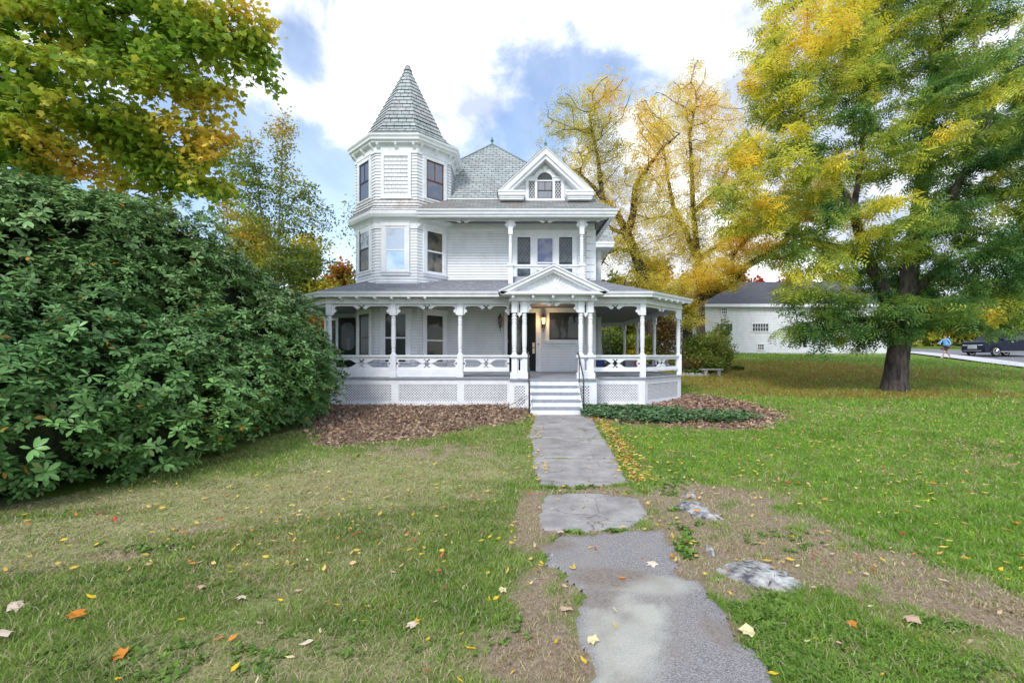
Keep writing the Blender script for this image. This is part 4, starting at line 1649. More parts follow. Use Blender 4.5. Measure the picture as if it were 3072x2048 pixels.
# --- balcony over the porch
BZ = 4.18
BPROF = [(.06, 5.78), (.042, 5.765), (.042, 5.75), (.06, 5.735), (.06, 5.70), (.045, 5.69), (.058, 5.66), (.06, 5.60), (.048, 5.58), (.058, 5.565), (.058, 5.53), (.048, 5.52), (.06, 5.50),
         (.06, 5.1), (.05, 4.92), (.045, 4.90), (.06, 4.88), (.06, 4.84), (.05, 4.82), (.065, 4.79)]
YB = 15.2
for x_ in (-.05, 2.33):
    post(x_, YB, z0=BZ - .1, base=False, zt=6.40, prof=BPROF, zc=5.78, zs=4.79, hw=.075, name='balcony_post')
# frieze with scrolls, small brackets at the posts
MBk = frame((-3.1, YB), (3.4, YB))
w = MB()
w.box(-3.15, EX1 - .25, YB - .04, YB + .04, 6.30, 6.40)
part(w, 'balcony_beam', M_TRIM)
for a, b_ in ((-3.17, -.13), (.025, 2.255)):
    e2 = [(d * .85, z * .9) for d, z in SE]
    part(scroll_board(frame((a, YB), (b_, YB)), 0, b_ - a, 6.31, [(d, z * .85) for d, z in SC], e2), 'scroll_frieze', M_TRIM)
w = MB().prism([(2.405, 6.31), (2.405, 5.98), (2.44, 6.0), (2.46, 6.05), (2.52, 6.08), (2.53, 6.14), (2.47, 6.18), (2.48, 6.22), (2.56, 6.245), (2.8, 6.25), (2.86, 6.21), (2.93, 6.22), (2.96, 6.26), (3.05, 6.27), (3.08, 6.31)],
              YB - .018, YB + .018)
part(w, 'scroll_bracket', M_TRIM)
w = MB()
w.box(.02, 2.26, YB - .06, YB + .06, 4.72, 4.77)
w.box(-.16, .06, YB - .11, YB + .11, 4.72, 4.78)
w.box(2.22, 2.44, YB - .11, YB + .11, 4.72, 4.78)
part(w, 'balcony_rail', M_TRIM)
part(scroll_board(frame((.025, YB), (2.255, YB)), 0, 2.23, 4.72, BC, [(.10, .07), (.06, .08), (.05, .12), (.09, .15), (.08, .2), (.06, .3)]), 'scroll_balustrade', M_TRIM)
w = MB()
w.box(-.1, 2.4, 15.3, 16.0, 4.16, 4.40)
w.box(-.1, 2.4, 15.95, 16.04, 4.16, 4.45)
part(w, 'balcony_floor', M_DECK)

# ------------------------------------------------------------------ lanterns, rails, things on the porch
def lantern(x, lit):
    t = thing('wall_lantern', (x, YW - .06, 2.9), 'lit black wall lantern glowing warm between the door and the porch window' if lit else 'unlit black wall lantern left of the front door', 'wall lamp')
    M = Matrix.Translation((x, YW - .20, 0))
    w = MB()
    w.box(-.045, .045, .10, .14, 2.72, 3.08, M)
    w.tube([(0, .12, 2.78), (0, .04, 2.72), (0, 0, 2.80)], .012, 6, M)
    w.lathe([(.005, 2.56), (.014, 2.62), (.012, 2.70), (.03, 2.74), (.02, 2.78), (.05, 2.82), (.055, 2.84)], (0, 0), 8, M)
    w.lathe([(.085, 3.06), (.075, 3.09), (.04, 3.13), (.02, 3.17), (.025, 3.19), (.004, 3.24)], (0, 0), 8, M)
    for k in range(6):
        a = R(60 * k)
        w.tube([(.052 * math.cos(a), .052 * math.sin(a), 2.84), (.075 * math.cos(a), .075 * math.sin(a), 3.06)], .006, 4, M)
    w.build('lamp_body', M_IRON, t)
    if lit:
        m, n, l, p, out = new_mat('glowing_lamp_glass')
        p.inputs['Base Color'].default_value = (.9, .6, .3, 1)
        p.inputs['Emission Color'].default_value = (1, .50, .16, 1)
        p.inputs['Emission Strength'].default_value = 1.1
        gm = m
        m2, n, l, p, out = new_mat('lamp_bulb')
        p.inputs['Emission Color'].default_value = (1, .85, .6, 1)
        p.inputs['Emission Strength'].default_value = 9
        MB().lathe([(.012, 2.88), (.03, 2.93), (.026, 2.98), (.008, 3.01)], (0, 0), 8, M @ Matrix.Translation((0, -.045, 0))).build('bulb', m2, t, smooth=True)
    else:
        gm = pm('amber_lamp_glass', (.14, .11, .08), None, rough=.15, spec=.6)
    MB().lathe([(.045, 2.845), (.066, 3.055)], (0, 0), 6, M, cap=False).build('lamp_glass', gm, t)
    if lit:
        ld = bpy.data.lights.new('lamp_light', 'POINT')
        ld.energy = 7
        ld.color = (1, .62, .28)
        ld.shadow_soft_size = .06
        lo = bpy.data.objects.new('lamp_light', ld)
        COL.objects.link(lo)
        lo.location = (x, YW - .34, 2.95)
        adopt(lo, t)


lantern(1.10, True)
lantern(-.41, False)

for sx, sd_ in ((.46, 'left'), (1.88, 'right')):
    t = thing('stair_railing', (sx, 11.95, .25), 'thin worn black iron pipe rail on the %s side of the front steps' % sd_, 'handrail')
    sg = -1 if sd_ == 'left' else 1
    w = MB()
    w.tube([(sx - sg * .0 - (.04 if sg < 0 else -.0) * 0, 13.02, 1.80), (sx + sg * .0, 12.95, 1.84), (sx, 12.0, 1.20), (sx, 11.93, 1.10), (sx, 11.93, .2)], .02, 8)
    w.build('top_rail', M_IRON, t, smooth=True)
    MB().tube([(sx, 12.72, 1.0), (sx, 12.72, 1.70)], .015, 6).build('rail_post', M_IRON, t)
    MB().lathe([(.045, .3), (.045, .34), (.022, .35)], (sx, 11.93), 8).build('rail_flange', M_IRON, t)

M_ALU = pm('ladder_aluminium', (.55, .56, .58), (.40, .41, .43), 9, .4, .5, metal=.6)
M_ALUD = pm('dark_ladder_rail', (.16, .15, .16), None, rough=.5)  # darker grey than the rungs, for the side rails


def ladder(u0, Y, wd, zb, zt, lean, label, n_):
    x0 = (u0 - CU) / F * Y
    t = thing('extension_ladder', (x0, Y, zb), label, 'ladder')
    for sx in (0, wd):
        MB()._add([], []) if False else None
        w = MB().tube([(x0 + sx, Y, zb), (x0 + sx + lean, Y + .5, zt)], .022, 4)
        w.build('side_rail', M_ALUD, t)
    for k in range(n_):
        f_ = (k + .6) / n_
        z_ = zb + (zt - zb) * f_
        MB().tube([(x0 + lean * f_, Y + .5 * f_ - .02, z_), (x0 + wd + lean * f_, Y + .5 * f_ - .02, z_)], .022, 6).build('rung', M_ALU, t)


ladder(1812, 21.5, .34, 1.14, 3.02, .05, 'aluminium ladder with pale rungs standing on the right side of the porch', 8)
t = thing('step_ladder', ((1790 - CU) / F * 20.5, 20.5, 1.14), 'narrow folded step ladder beside the extension ladder on the side porch', 'ladder')
x_ = (1797 - CU) / F * 20.5
for dx0, dx1 in ((-.02, .0), (.22, .06)):
    MB().tube([(x_ + dx0, 20.5, 1.14), (x_ + dx1, 20.6, 2.72)], .022, 4).build('side_rail', M_ALU, t)
for k in range(5):
    z_ = 1.4 + k * .27
    MB().tube([(x_ - .01, 20.5 + k * .017, z_), (x_ + .2 - k * .027, 20.5 + k * .017, z_)], .016, 4).build('rung', M_ALU, t)
MB().box(x_ - .05, x_ + .12, 20.5, 20.75, 2.72, 2.76).build('top_tray', M_ALU, t)

M_BLUEP = pm('blue_plastic', (.03, .06, .22), (.05, .09, .3), 6, .4)
t = thing('storage_tub', ((1797 - CU) / F * 17.6, 17.6, 1.14), 'dark blue plastic tub standing on the side porch behind the balustrade', 'tub')
xa, xb_ = (1789 - CU) / F * 17.6, (1812 - CU) / F * 17.6
w = MB()
w._add([(xa + .03, 17.5, 1.15), (xb_ - .03, 17.5, 1.15), (xb_ - .03, 17.9, 1.15), (xa + .03, 17.9, 1.15), (xa, 17.46, 1.58), (xb_, 17.46, 1.58), (xb_, 17.94, 1.58), (xa, 17.94, 1.58)],
       [(3, 2, 1, 0), (0, 1, 5, 4), (1, 2, 6, 5), (2, 3, 7, 6), (3, 0, 4, 7)])
for zz in (1.25, 1.35, 1.45):
    w.box(xa - .0, xb_, 17.455, 17.475, zz, zz + .02)
w.build('tub_body', M_BLUEP, t)
MB().box(xa - .02, xb_ + .02, 17.43, 17.97, 1.58, 1.63).build('tub_lid', M_BLUEP, t, bevel=.008)
t = thing('cardboard_box', ((1822 - CU) / F * 18.2, 18.2, 1.14), 'open brown cardboard box on the side porch floor right of the blue tub', 'box')
xa = (1816 - CU) / F * 18.2
M_CARD = pm('cardboard', (.30, .20, .12), (.36, .25, .15), 5, .8)
w = MB().box(xa, xa + .42, 18.1, 18.5, 1.15, 1.42)
w.build('box_body', M_CARD, t)
w = MB()
w._add([(xa, 18.1, 1.42), (xa + .42, 18.1, 1.42), (xa + .44, 17.98, 1.50), (xa + .02, 17.98, 1.50)], [(0, 1, 2, 3)])
w._add([(xa + .42, 18.1, 1.42), (xa + .42, 18.5, 1.42), (xa + .55, 18.5, 1.52), (xa + .55, 18.1, 1.52)], [(0, 1, 2, 3)])
w.build('box_flap', M_CARD, t)
t = thing('cooler', ((1900 - CU) / F * 17.2, 17.2, 1.14), 'grey cooler box with a red label on the side porch', 'cooler')
xa, xb_ = (1874 - CU) / F * 17.2, (1918 - CU) / F * 17.2
MB().box(xa, xb_, 17.1, 17.5, 1.15, 1.53).build('cooler_body', pm('grey_plastic', (.22, .24, .26), (.28, .3, .31), 4, .45), t, bevel=.02)
MB().box(xa - .015, xb_ + .015, 17.085, 17.515, 1.53, 1.61).build('cooler_lid', pm('pale_plastic', (.5, .52, .54), None, rough=.4), t, bevel=.02)
MB().box((1903 - CU) / F * 17.1, (1909 - CU) / F * 17.1, 17.085, 17.095, 1.36, 1.52).build('label_patch', pm('red_label', (.55, .02, .02), None, rough=.4), t)
w = MB().tube([(xa - .012, 17.15, 1.5), (xa - .05, 17.12, 1.62), (xa + .0, 17.05, 1.68), (xb_, 17.05, 1.68), (xb_ + .05, 17.12, 1.62), (xb_ + .012, 17.15, 1.5)], .012, 5)
w.build('carry_handle', M_ALU, t)
# downspout end and boards leaning at the steps
t = tag(MB().tube([(-.35, 12.75, .27), (.0, 12.85, .38), (.42, 12.93, .62)], .014, 5).build('fallen_stick', pm('bleached_stick', (.4, .37, .34), (.2, .18, .16), 9, .8)),
        'bleached stick leaning against the lattice left of the steps', 'stick')

# ------------------------------------------------------------------ barn
M_BARNROOF = slate_mat('dark_roof_shingle', (.085, .09, .105), (.12, .125, .145), (.15, .155, .17), (.06, .06, .07), .5, .25, .01, spot=(.07, .07, .08), spot_amt=.4)
barn = thing('barn', (24, 44, 1.9), 'long white clapboard barn with dark shingle roof behind the lawn', 'barn')
BY = 40.0
bx0, bx1 = (2115 - CU) / F * BY, (2660 - CU) / F * BY
bz0, bz1 = 1.75, CZ + (1065 - 912) / F * BY
w = MB()
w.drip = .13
w.rows((bx0, BY, bz0 + .25), (bx1, BY, bz0 + .25), (bx1, BY, bz1), (bx0, BY, bz1), .15, .02)
w.box(bx0 + .03, bx1 - .03, BY + .03, BY + 10, bz0 - .4, bz1)
part(w, 'barn_wall', M_WHITE, barn)
MB().box(bx0 - .02, bx1 + .02, BY - .03, BY + .1, bz0 - .4, bz0 + .26).build('foundation', pm('pale_foundation', (.6, .6, .58), (.45, .45, .43), 2, .9), barn)
w = MB()
zr_ = CZ + (1065 - 845) / F * (BY + 5)
w.rows((bx0 - .4, BY - .35, bz1 - .05), (bx1 + .4, BY - .35, bz1 - .05), (bx1 + .4, BY + 5, zr_), (bx0 - .4, BY + 5, zr_), .25, .015)
w.rows((bx1 + .4, BY + 10.35, bz1 - .05), (bx0 - .4, BY + 10.35, bz1 - .05), (bx0 - .4, BY + 5, zr_), (bx1 + .4, BY + 5, zr_), .25, .015)
part(w, 'barn_roof', M_BARNROOF, barn)
w = MB()
w.box(bx0 - .4, bx1 + .4, BY - .40, BY - .3, bz1 - .28, bz1 - .03)
part(w, 'barn_eave', M_TRIM, barn)
part(MB().box(bx0 - .08, bx0 + .18, BY - .04, BY, bz0, bz1 - .3), 'corner_board', M_TRIM, barn)
w = MB()
w._add([(bx0, BY, bz1 - .1), (bx0, BY + 10, bz1 - .1), (bx0, BY + 5, zr_)], [(0, 2, 1)])
w._add([(bx1, BY, bz1 - .1), (bx1, BY + 10, bz1 - .1), (bx1, BY + 5, zr_)], [(0, 1, 2)])
part(w, 'barn_gable', M_WHITE, barn)
MBn = frame((0, BY), (1, BY))
for (ua, ub, va, vb, cx_, cz_) in ((2165, 2180, 925, 940, 3, 2), (2150, 2196, 971, 993, 6, 2), (2257, 2304, 971, 993, 6, 2), (2273, 2290, 1033, 1048, 3, 2)):
    xa, xb_ = (ua - CU) / F * BY, (ub - CU) / F * BY
    za, zb_ = CZ + (1065 - vb) / F * BY, CZ + (1065 - va) / F * BY
    w = MB()
    for q in ((xa - .09, xa, za - .09, zb_ + .09), (xb_, xb_ + .09, za - .09, zb_ + .09), (xa, xb_, zb_, zb_ + .09), (xa, xb_, za - .09, za)):
        w.box(q[0], q[1], -.07, 0, q[2], q[3], MBn)
    wo = w.build('barn_window', M_TRIM, barn)
    w = MB()
    for i in range(1, cx_):
        X_ = xa + (xb_ - xa) * i / cx_
        w.box(X_ - .018, X_ + .018, -.05, -.03, za, zb_, MBn)
    w.box(xa, xb_, -.055, -.03, (za + zb_) / 2 - .018, (za + zb_) / 2 + .018, MBn)
    w.build('muntin', M_TRIM, wo)
    MB().box(xa, xb_, -.03, -.02, za, zb_, MBn).build('pane', P_DARK, wo)
# lower wing at the barn's left end
BY2 = 41.5
x0_, x1_ = (1990 - CU) / F * BY2, bx0 + .3
z1_ = CZ + (1065 - 895) / F * BY2
w = MB()
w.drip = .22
w.rows((x0_, BY2, 1.9), (x1_, BY2, 1.9), (x1_, BY2, z1_), (x0_, BY2, z1_), .15, .02)
w.box(x0_ + .03, x1_, BY2 + .03, BY2 + 7, 1.5, z1_)
part(w, 'wing_wall', M_WHITE, barn)
w = MB()
w.rows((x0_ - .4, BY2 - .35, z1_ - .05), (x1_, BY2 - .35, z1_ - .05), (x1_, BY2 + 3.5, z1_ + 1.7), (x0_ - .4, BY2 + 3.5, z1_ + 1.7), .25, .015)
w.rows((x1_, BY2 + 7.3, z1_ - .05), (x0_ - .4, BY2 + 7.3, z1_ - .05), (x0_ - .4, BY2 + 3.5, z1_ + 1.7), (x1_, BY2 + 3.5, z1_ + 1.7), .25, .015)
part(w, 'wing_roof', M_BARNROOF, barn)
M2 = frame((0, BY2), (1, BY2))
xa, xb_, za, zb_ = (2050 - CU) / F * BY2, (2058 - CU) / F * BY2, CZ + (1065 - 1001) / F * BY2, CZ + (1065 - 980) / F * BY2
w = MB()
w.box(xa - .08, xa, -.05, 0, za - .08, zb_ + .08, M2)
w.box(xb_, xb_ + .08, -.05, 0, za - .08, zb_ + .08, M2)
w.box(xa, xb_, -.05, 0, zb_, zb_ + .08, M2)
w.box(xa, xb_, -.05, 0, za - .08, za, M2)
wo = w.build('barn_window', M_TRIM, barn)
MB().box(xa, xb_, -.03, -.02, za, zb_, M2).build('pane', P_DARK, wo)

# ------------------------------------------------------------------ vegetation generators
def norm(v):
    return v / np.maximum(np.linalg.norm(v, axis=-1, keepdims=True), 1e-9)


def inst(T, faces, pos, xd, zd, sc, col):
    """place template T (m,3: x length, y width, z normal) at pos, along xd with normal near zd"""
    xd = norm(xd)
    yd = norm(np.cross(zd, xd))
    zd = np.cross(xd, yd)
    sc = np.asarray(sc)
    if sc.ndim == 1:
        sc = np.repeat(sc[:, None], 3, 1)
    N, m = len(pos), len(T)
    V = pos[:, None, :] + T[None, :, 0:1] * (xd * sc[:, 0:1])[:, None] + T[None, :, 1:2] * (yd * sc[:, 1:2])[:, None] + T[None, :, 2:3] * (zd * sc[:, 2:3])[:, None]
    fl = np.concatenate([np.array(f) for f in faces])
    L = (np.arange(N)[:, None] * m + fl[None]).ravel()
    Tt = np.tile([len(f) for f in faces], N)
    return V.reshape(-1, 3), L, Tt, np.repeat(col, m, 0)


def merge(ps):
    b, A = 0, [[], [], [], []]
    for V, L, T, C in ps:
        A[0].append(V)
        A[1].append(L + b)
        A[2].append(T)
        A[3].append(C)
        b += len(V)
    return [np.concatenate(a) for a in A]


T_MAPLE = np.array([(0, 0, 0), (.0, .20, .02), (.06, .47, -.06), (.27, .36, .03), (.55, .60, -.05), (.62, .27, .04), (1.0, 0, -.08), (.62, -.27, .04), (.55, -.60, -.05), (.27, -.36, .03), (.06, -.47, -.06), (.0, -.20, .02), (.35, 0, .05)])
F_MAPLE = [(0, 12, 1), (1, 12, 3, 2), (3, 12, 5, 4), (5, 12, 6), (6, 12, 7), (7, 12, 9, 8), (9, 12, 11, 10), (11, 12, 0)]
T_OVAL = np.array([(0, 0, 0), (.35, .26, .04), (.35, 0, 0), (.35, -.26, .04), (.75, .18, .02), (.75, 0, -.02), (.75, -.18, .02), (1, 0, -.08)])
F_OVAL = [(0, 2, 1), (0, 3, 2), (2, 5, 4, 1), (3, 6, 5, 2), (5, 7, 4), (6, 7, 5)]
T_QUAD = np.array([(0, 0, 0), (.5, .32, .04), (1, 0, -.05), (.5, -.32, .04)])
F_QUAD = [(0, 3, 2, 1)]


def frond_t(n, lw=.12, ll=.34):
    T, Fc = [], []
    for i in range(n):
        x = .12 + .88 * i / (n - 1) * .9
        for sg in (1, -1):
            b = len(T)
            dr = -.10 * (x ** 2)
            T += [(x, 0, dr), (x + .14, sg * ll * .45 + 0, dr + .01), (x + .20, sg * ll, dr - .09), (x + .03, sg * ll * .55, dr - .01)]
            Fc.append((b, b + 1, b + 2, b + 3) if sg < 0 else (b + 3, b + 2, b + 1, b))
    return np.array(T), Fc


T_FR, F_FR = frond_t(4, .15, .40)
T_FR3, F_FR3 = frond_t(3, .12, .4)


def colonize(attr, pos, par, step, di, dk, iters=120, up=.0, maxn=5200, seed=0):
    g = np.random.default_rng(seed)
    P = np.array(pos, float)
    par = list(par)
    nch = np.zeros(20000, int)
    A = np.array(attr)
    d = np.linalg.norm(A[:, None] - P[None], axis=2)
    near, nd = d.argmin(1), d.min(1)
    for it in range(iters):
        act = nd < di
        if not act.any() or len(P) > maxn:
            break
        dirs = np.zeros_like(P)
        cnt = np.zeros(len(P))
        u = norm(A[act] - P[near[act]])
        np.add.at(dirs, near[act], u)
        np.add.at(cnt, near[act], 1)
        k = np.nonzero((cnt > 0) & (nch[:len(P)] < 4))[0]
        if not len(k):
            break
        dd = norm(norm(dirs[k]) + g.normal(0, .16, (len(k), 3)) + np.array([0, 0, up]))
        new = P[k] + dd * step
        b = len(P)
        P = np.concatenate([P, new])
        par += list(k)
        nch[k] += 1
        # update nearest
        d = np.linalg.norm(A[:, None] - new[None], axis=2)
        m, mi = d.min(1), d.argmin(1)
        upd = m < nd
        near[upd], nd[upd] = b + mi[upd], m[upd]
        keep = nd > dk
        A, near, nd = A[keep], near[keep], nd[keep]
        if not len(A):
            break
    return P, np.array(par)


def radii(P, par, r0, ex=2.3, rmax=9, base_n=0):
    r = np.zeros(len(P))
    for i in range(len(P) - 1, 0, -1):
        if r[i] == 0:
            r[i] = r0 ** ex
        r[par[i]] += r[i]
    r[0] = max(r[0], r0 ** ex)
    return np.minimum(r ** (1 / ex), rmax)


def wood(name, P, par, r, mat, parent, rmin=0, n=6):
    i = np.arange(1, len(P))
    j = par[1:]
    k = r[i] > rmin
    i, j = i[k], j[k]
    a, b = P[j], P[i]
    d = norm(b - a)
    ref = np.where(np.abs(d[:, 2:3]) < .9, np.array([[0, 0, 1.]]), np.array([[1., 0, 0]]))
    e1 = norm(np.cross(d, ref))
    e2 = np.cross(d, e1)
    t = np.arange(n) * 2 * np.pi / n
    cs, sn = np.cos(t)[None, :, None], np.sin(t)[None, :, None]
    ra = np.minimum(r[j], r[i] * 1.35 + .01)
    big = r[j] > .12
    ra = np.where(big, np.minimum(r[j], r[i] * 1.15 + .02), ra)
    o = e1[:, None] * cs + e2[:, None] * sn
    A_ = a[:, None] - d[:, None] * (ra * .25)[:, None, None] + o * ra[:, None, None]
    B_ = b[:, None] + d[:, None] * (r[i] * .15)[:, None, None] + o * r[i][:, None, None]
    V = np.concatenate([A_, B_], 1).reshape(-1, 3)
    q = np.arange(n)
    f = np.stack([q, (q + 1) % n, (q + 1) % n + n, q + n], 1).ravel()
    L = (np.arange(len(i))[:, None] * 2 * n + f[None]).ravel()
    return mesh_np(name, V, L, np.full(len(i) * n, 4), mat, parent, smooth=True)


def lobes_pts(lobes, N, g, shell=.45):
    """random points in ellipsoid lobes (centre, radii, weight), denser towards their outside"""
    w = np.array([l_[2] for l_ in lobes], float)
    idx = g.choice(len(lobes), N, p=w / w.sum())
    c = np.array([list(l_[0]) for l_ in lobes], float)[idx]
    r_ = np.array([list(l_[1]) for l_ in lobes], float)[idx]
    u = norm(g.normal(0, 1, (N, 3)))
    rad = (shell + (1 - shell) * g.random(N) ** .7) ** 1.0
    return c + u * r_ * rad[:, None]


def LB(u, v, Y, ru, rv, rd, wgt=None):
    """lobe given by where it is seen: centre pixel, depth, pixel radii, depth radius in metres"""
    return (W3(u, v, Y), (ru / F * Y, rd, rv / F * Y), wgt if wgt else ru * rv * 1e-3)


def tree(name, label, cat, base, skel, lobes, nattr, step, leaf, nleaf, lsize, colf, bark, r0=.012, rmax=.5, di=3.0, dk=.7, up=.05, spread=.25, group=None,
         seed=1, lmat=None, twig=True, trunk_r=None, rthin=.05, maxn=5200, zmin=None, ex=2.3, flat=.45, droop=.25, shell=.45, cull=None, skr=None):
    g = np.random.default_rng(seed)
    t = thing(name, base, label, cat, group)
    A = lobes_pts(lobes, nattr, g, shell)
    # skeleton: list of polylines (lists of points), first starts at base; each later one starts at a point of an earlier one
    P, par, MR = [], [], []
    for pi_, pl in enumerate(skel):
        pl = [np.array(q, float) for q in pl]
        ra_, rb_ = (skr[pi_] if skr else (0, 0))
        tot = max(1e-6, sum(np.linalg.norm(pl[i] - pl[i - 1]) for i in range(1, len(pl))))
        run = 0.0
        if P:
            dd = [np.linalg.norm(pl[0] - q) for q in P]
            cur = int(np.argmin(dd))
        else:
            P.append(pl[0])
            par.append(0)
            MR.append(ra_)
            cur = 0
        for q in pl[1:]:
            a0 = P[cur]
            nseg = max(1, int(np.linalg.norm(q - a0) / step))
            ln0 = np.linalg.norm(q - a0)
            for s_ in range(1, nseg + 1):
                P.append(a0 + (q - a0) * s_ / nseg + (g.normal(0, .035, 3) * step if nseg > 1 else 0))
                par.append(cur)
                MR.append(ra_ + (rb_ - ra_) * min(1, (run + ln0 * s_ / nseg) / tot))
                cur = len(P) - 1
            run += ln0
    ns = len(P)
    skmin = np.array(MR)
    P, par = colonize(A, P, par, step, di, dk, 140, up, maxn, seed)
    r = radii(P, par, r0, ex, rmax)
    r[:ns] = np.maximum(r[:ns] if not skr else np.minimum(r[:ns], skmin * 1.5), skmin)
    if trunk_r:
        for i in range(ns):
            pass
        zrel = (P[:, 2] - P[0, 2])
        fl = np.zeros(len(P), bool)
        i = 0
        k = np.exp(-zrel * 2.2) * trunk_r * .45
        n0 = max(2, len(skel[0]))
        r = r + np.where((np.arange(len(P)) < ns) & (np.linalg.norm(P[:, :2] - P[0, :2], axis=1) < 1.2), k, 0)
    wood('trunk', P, par, r, bark, t, r0 * 1.02 if not twig else 0, 9 if rmax > .25 else 6)
    # leaves sit round the thin nodes
    nch = np.bincount(par[1:], minlength=len(P))
    thin = np.nonzero((r < rthin))[0]
    thin = thin[thin > 0]
    idx = g.choice(thin, nleaf)
    tpar = P[idx] - P[par[idx]]
    pos = P[idx] - tpar * g.random((nleaf, 1)) + g.normal(0, spread, (nleaf, 3)) * np.array([1, 1, flat])
    if cull is not None:
        k = cull(pos)
        pos, tpar, idx = pos[k], tpar[k], idx[k]
        nleaf = len(pos)
    xd = norm(tpar) * .5 + g.normal(0, .75, (nleaf, 3)) * np.array([1, 1, .5]) + np.array([0, 0, -droop])
    zd = np.array([0, 0, 1.]) + g.normal(0, .55, (nleaf, 3))
    T_, F_ = leaf
    sc = lsize * g.uniform(.65, 1.3, nleaf)
    col = colf(pos, g, P[idx])
    V, L, Tt, C = inst(T_, F_, pos, xd, zd, sc, col)
    mesh_np('crown', V, L, Tt, lmat or M_LEAF, t, col=C)
    return t, P, r


M_LEAF = leaf_mat('leaf', .45, .5, .3)
M_BARK = pm('grey_bark', (.04, .032, .028), (.13, .11, .10), 9, .95, .1, .9, 14, stretch=(1, 1, .22))
M_BARKD = pm('dark_bark', (.040, .032, .030), (.11, .09, .085), 9, .95, .1, .9, 14, stretch=(1, 1, .25))
M_BARKP = pm('pale_bark', (.16, .15, .14), (.34, .32, .30), 6, .9, .1, .5, 14, stretch=(1, 1, .5))


def pal(stops):
    """palette lookup: stops = [(t, colour)]; returns function of t in 0..1"""
    ts = [s_[0] for s_ in stops]
    cs = np.array([s_[1] for s_ in stops])
    return lambda t: np.stack([np.interp(t, ts, cs[:, k]) for k in range(3)], 1)


def n3(p, sc, seed=0):
    return (vnoise(p[:, 0] + p[:, 2] * .7, p[:, 1] - p[:, 2] * .5, sc, seed) + vnoise(p[:, 0] - p[:, 1] * .3, p[:, 2], sc, seed + 5)) / 2


# ---- honey locust on the right lawn
PAL_LOC = pal([(0, (.075, .18, .055)), (.3, (.19, .33, .075)), (.5, (.40, .50, .09)), (.66, (.66, .66, .10)), (.85, (.90, .78, .09)), (1, (.92, .68, .08))])


def col_loc(p, g, q):
    u = CU + p[:, 0] / p[:, 1] * F
    h = np.clip((p[:, 2] - 3) / 9, 0, 1)
    left = np.clip((15.5 - p[:, 0]) / 7, -.6, 1)
    t = .17 + .42 * h * (.5 + .5 * left) + .24 * np.clip(left, 0, 1) + (n3(p, .9, 3) - .5) * 1.2 + (n3(q, 2.8, 23) - .5) * .75 + g.normal(0, .06, len(p)) + .05
    return PAL_LOC(np.clip(t, 0, 1)) * g.uniform(.75, 1.25, (len(p), 1))


TY = 18.0
tb = W3(2682, 1176, TY)
tb.z = g1(tb.x, tb.y) - .05
lob = [LB(2420, 250, 17, 190, 190, 2.2), LB(2330, 520, 16.5, 200, 130, 2.2), LB(2250, 640, 16.5, 110, 90, 1.6), LB(2560, 120, 18, 160, 140, 2.5), LB(2350, 120, 18, 130, 110, 1.6), LB(2290, 260, 17, 90, 90, 1.4, 10),
       LB(2800, 80, 18, 240, 200, 3), LB(2900, 350, 17, 250, 180, 3), LB(2680, 430, 17, 200, 140, 2.6), LB(3050, 600, 18, 200, 220, 3), LB(2600, 680, 16.5, 200, 100, 2.4),
       LB(2420, 800, 17, 110, 70, 1.6), LB(2480, 940, 17.5, 130, 90, 1.6), LB(2560, 1010, 17.6, 110, 40, 1.0, 16), LB(2430, 1010, 17.2, 90, 45, 1.0, 14), LB(2390, 880, 17, 80, 60, 1.0, 12), LB(2600, 930, 17.8, 120, 90, 1.6, 24), LB(2490, 890, 17.2, 110, 70, 1.4, 18), LB(2620, 1020, 17.5, 70, 40, 1.2, 8), LB(2760, 930, 16.5, 170, 80, 2.0), LB(2960, 850, 17, 150, 100, 2.4),
       LB(2900, 700, 17, 200, 120, 2.6), LB(3100, 300, 20, 200, 260, 3), LB(2700, 800, 18, 200, 100, 2.4), LB(3060, 960, 16.5, 60, 60, 1.2, 5), LB(2650, -150, 19, 400, 160, 3.4, 50),
       LB(2300, 690, 17.5, 160, 90, 1.4, 8), LB(3250, 700, 19, 200, 300, 3, 30), LB(2215, 560, 17, 90, 60, 1.2, 9), LB(2230, 450, 17, 90, 60, 1.2, 8), LB(2170, 660, 17, 50, 40, 1, 3), LB(2830, 960, 17.2, 110, 36, 1.2, 7)]
w3 = lambda u, v, Y: tuple(W3(u, v, Y))
sk = [[tuple(tb), w3(2690, 1090, 18), w3(2702, 1000, 18), w3(2715, 900, 18), w3(2735, 760, 18.1), w3(2760, 600, 18.2), w3(2775, 450, 18.3), w3(2800, 250, 18.5), w3(2830, 80, 18.7)],
      [w3(2702, 1000, 18), w3(2660, 900, 17.8), w3(2610, 790, 17.5), w3(2560, 640, 17.2), w3(2500, 520, 17), w3(2430, 440, 16.8), w3(2390, 300, 17)],
      [w3(2715, 900, 18), w3(2800, 820, 17.6), w3(2900, 770, 17.2), w3(3010, 730, 17)],
      [w3(2735, 760, 18.1), w3(2850, 600, 18.3), w3(2930, 450, 18.5), w3(2990, 300, 19)],
      [w3(2610, 790, 17.5), w3(2520, 740, 17.2), w3(2440, 720, 17), w3(2350, 700, 17)],
      [w3(2702, 1000, 18), w3(2600, 960, 17.4), w3(2500, 950, 17.2), w3(2420, 970, 17.2)],
      [w3(2560, 640, 17.2), w3(2580, 500, 17.6), w3(2600, 350, 18), w3(2600, 200, 18)]]
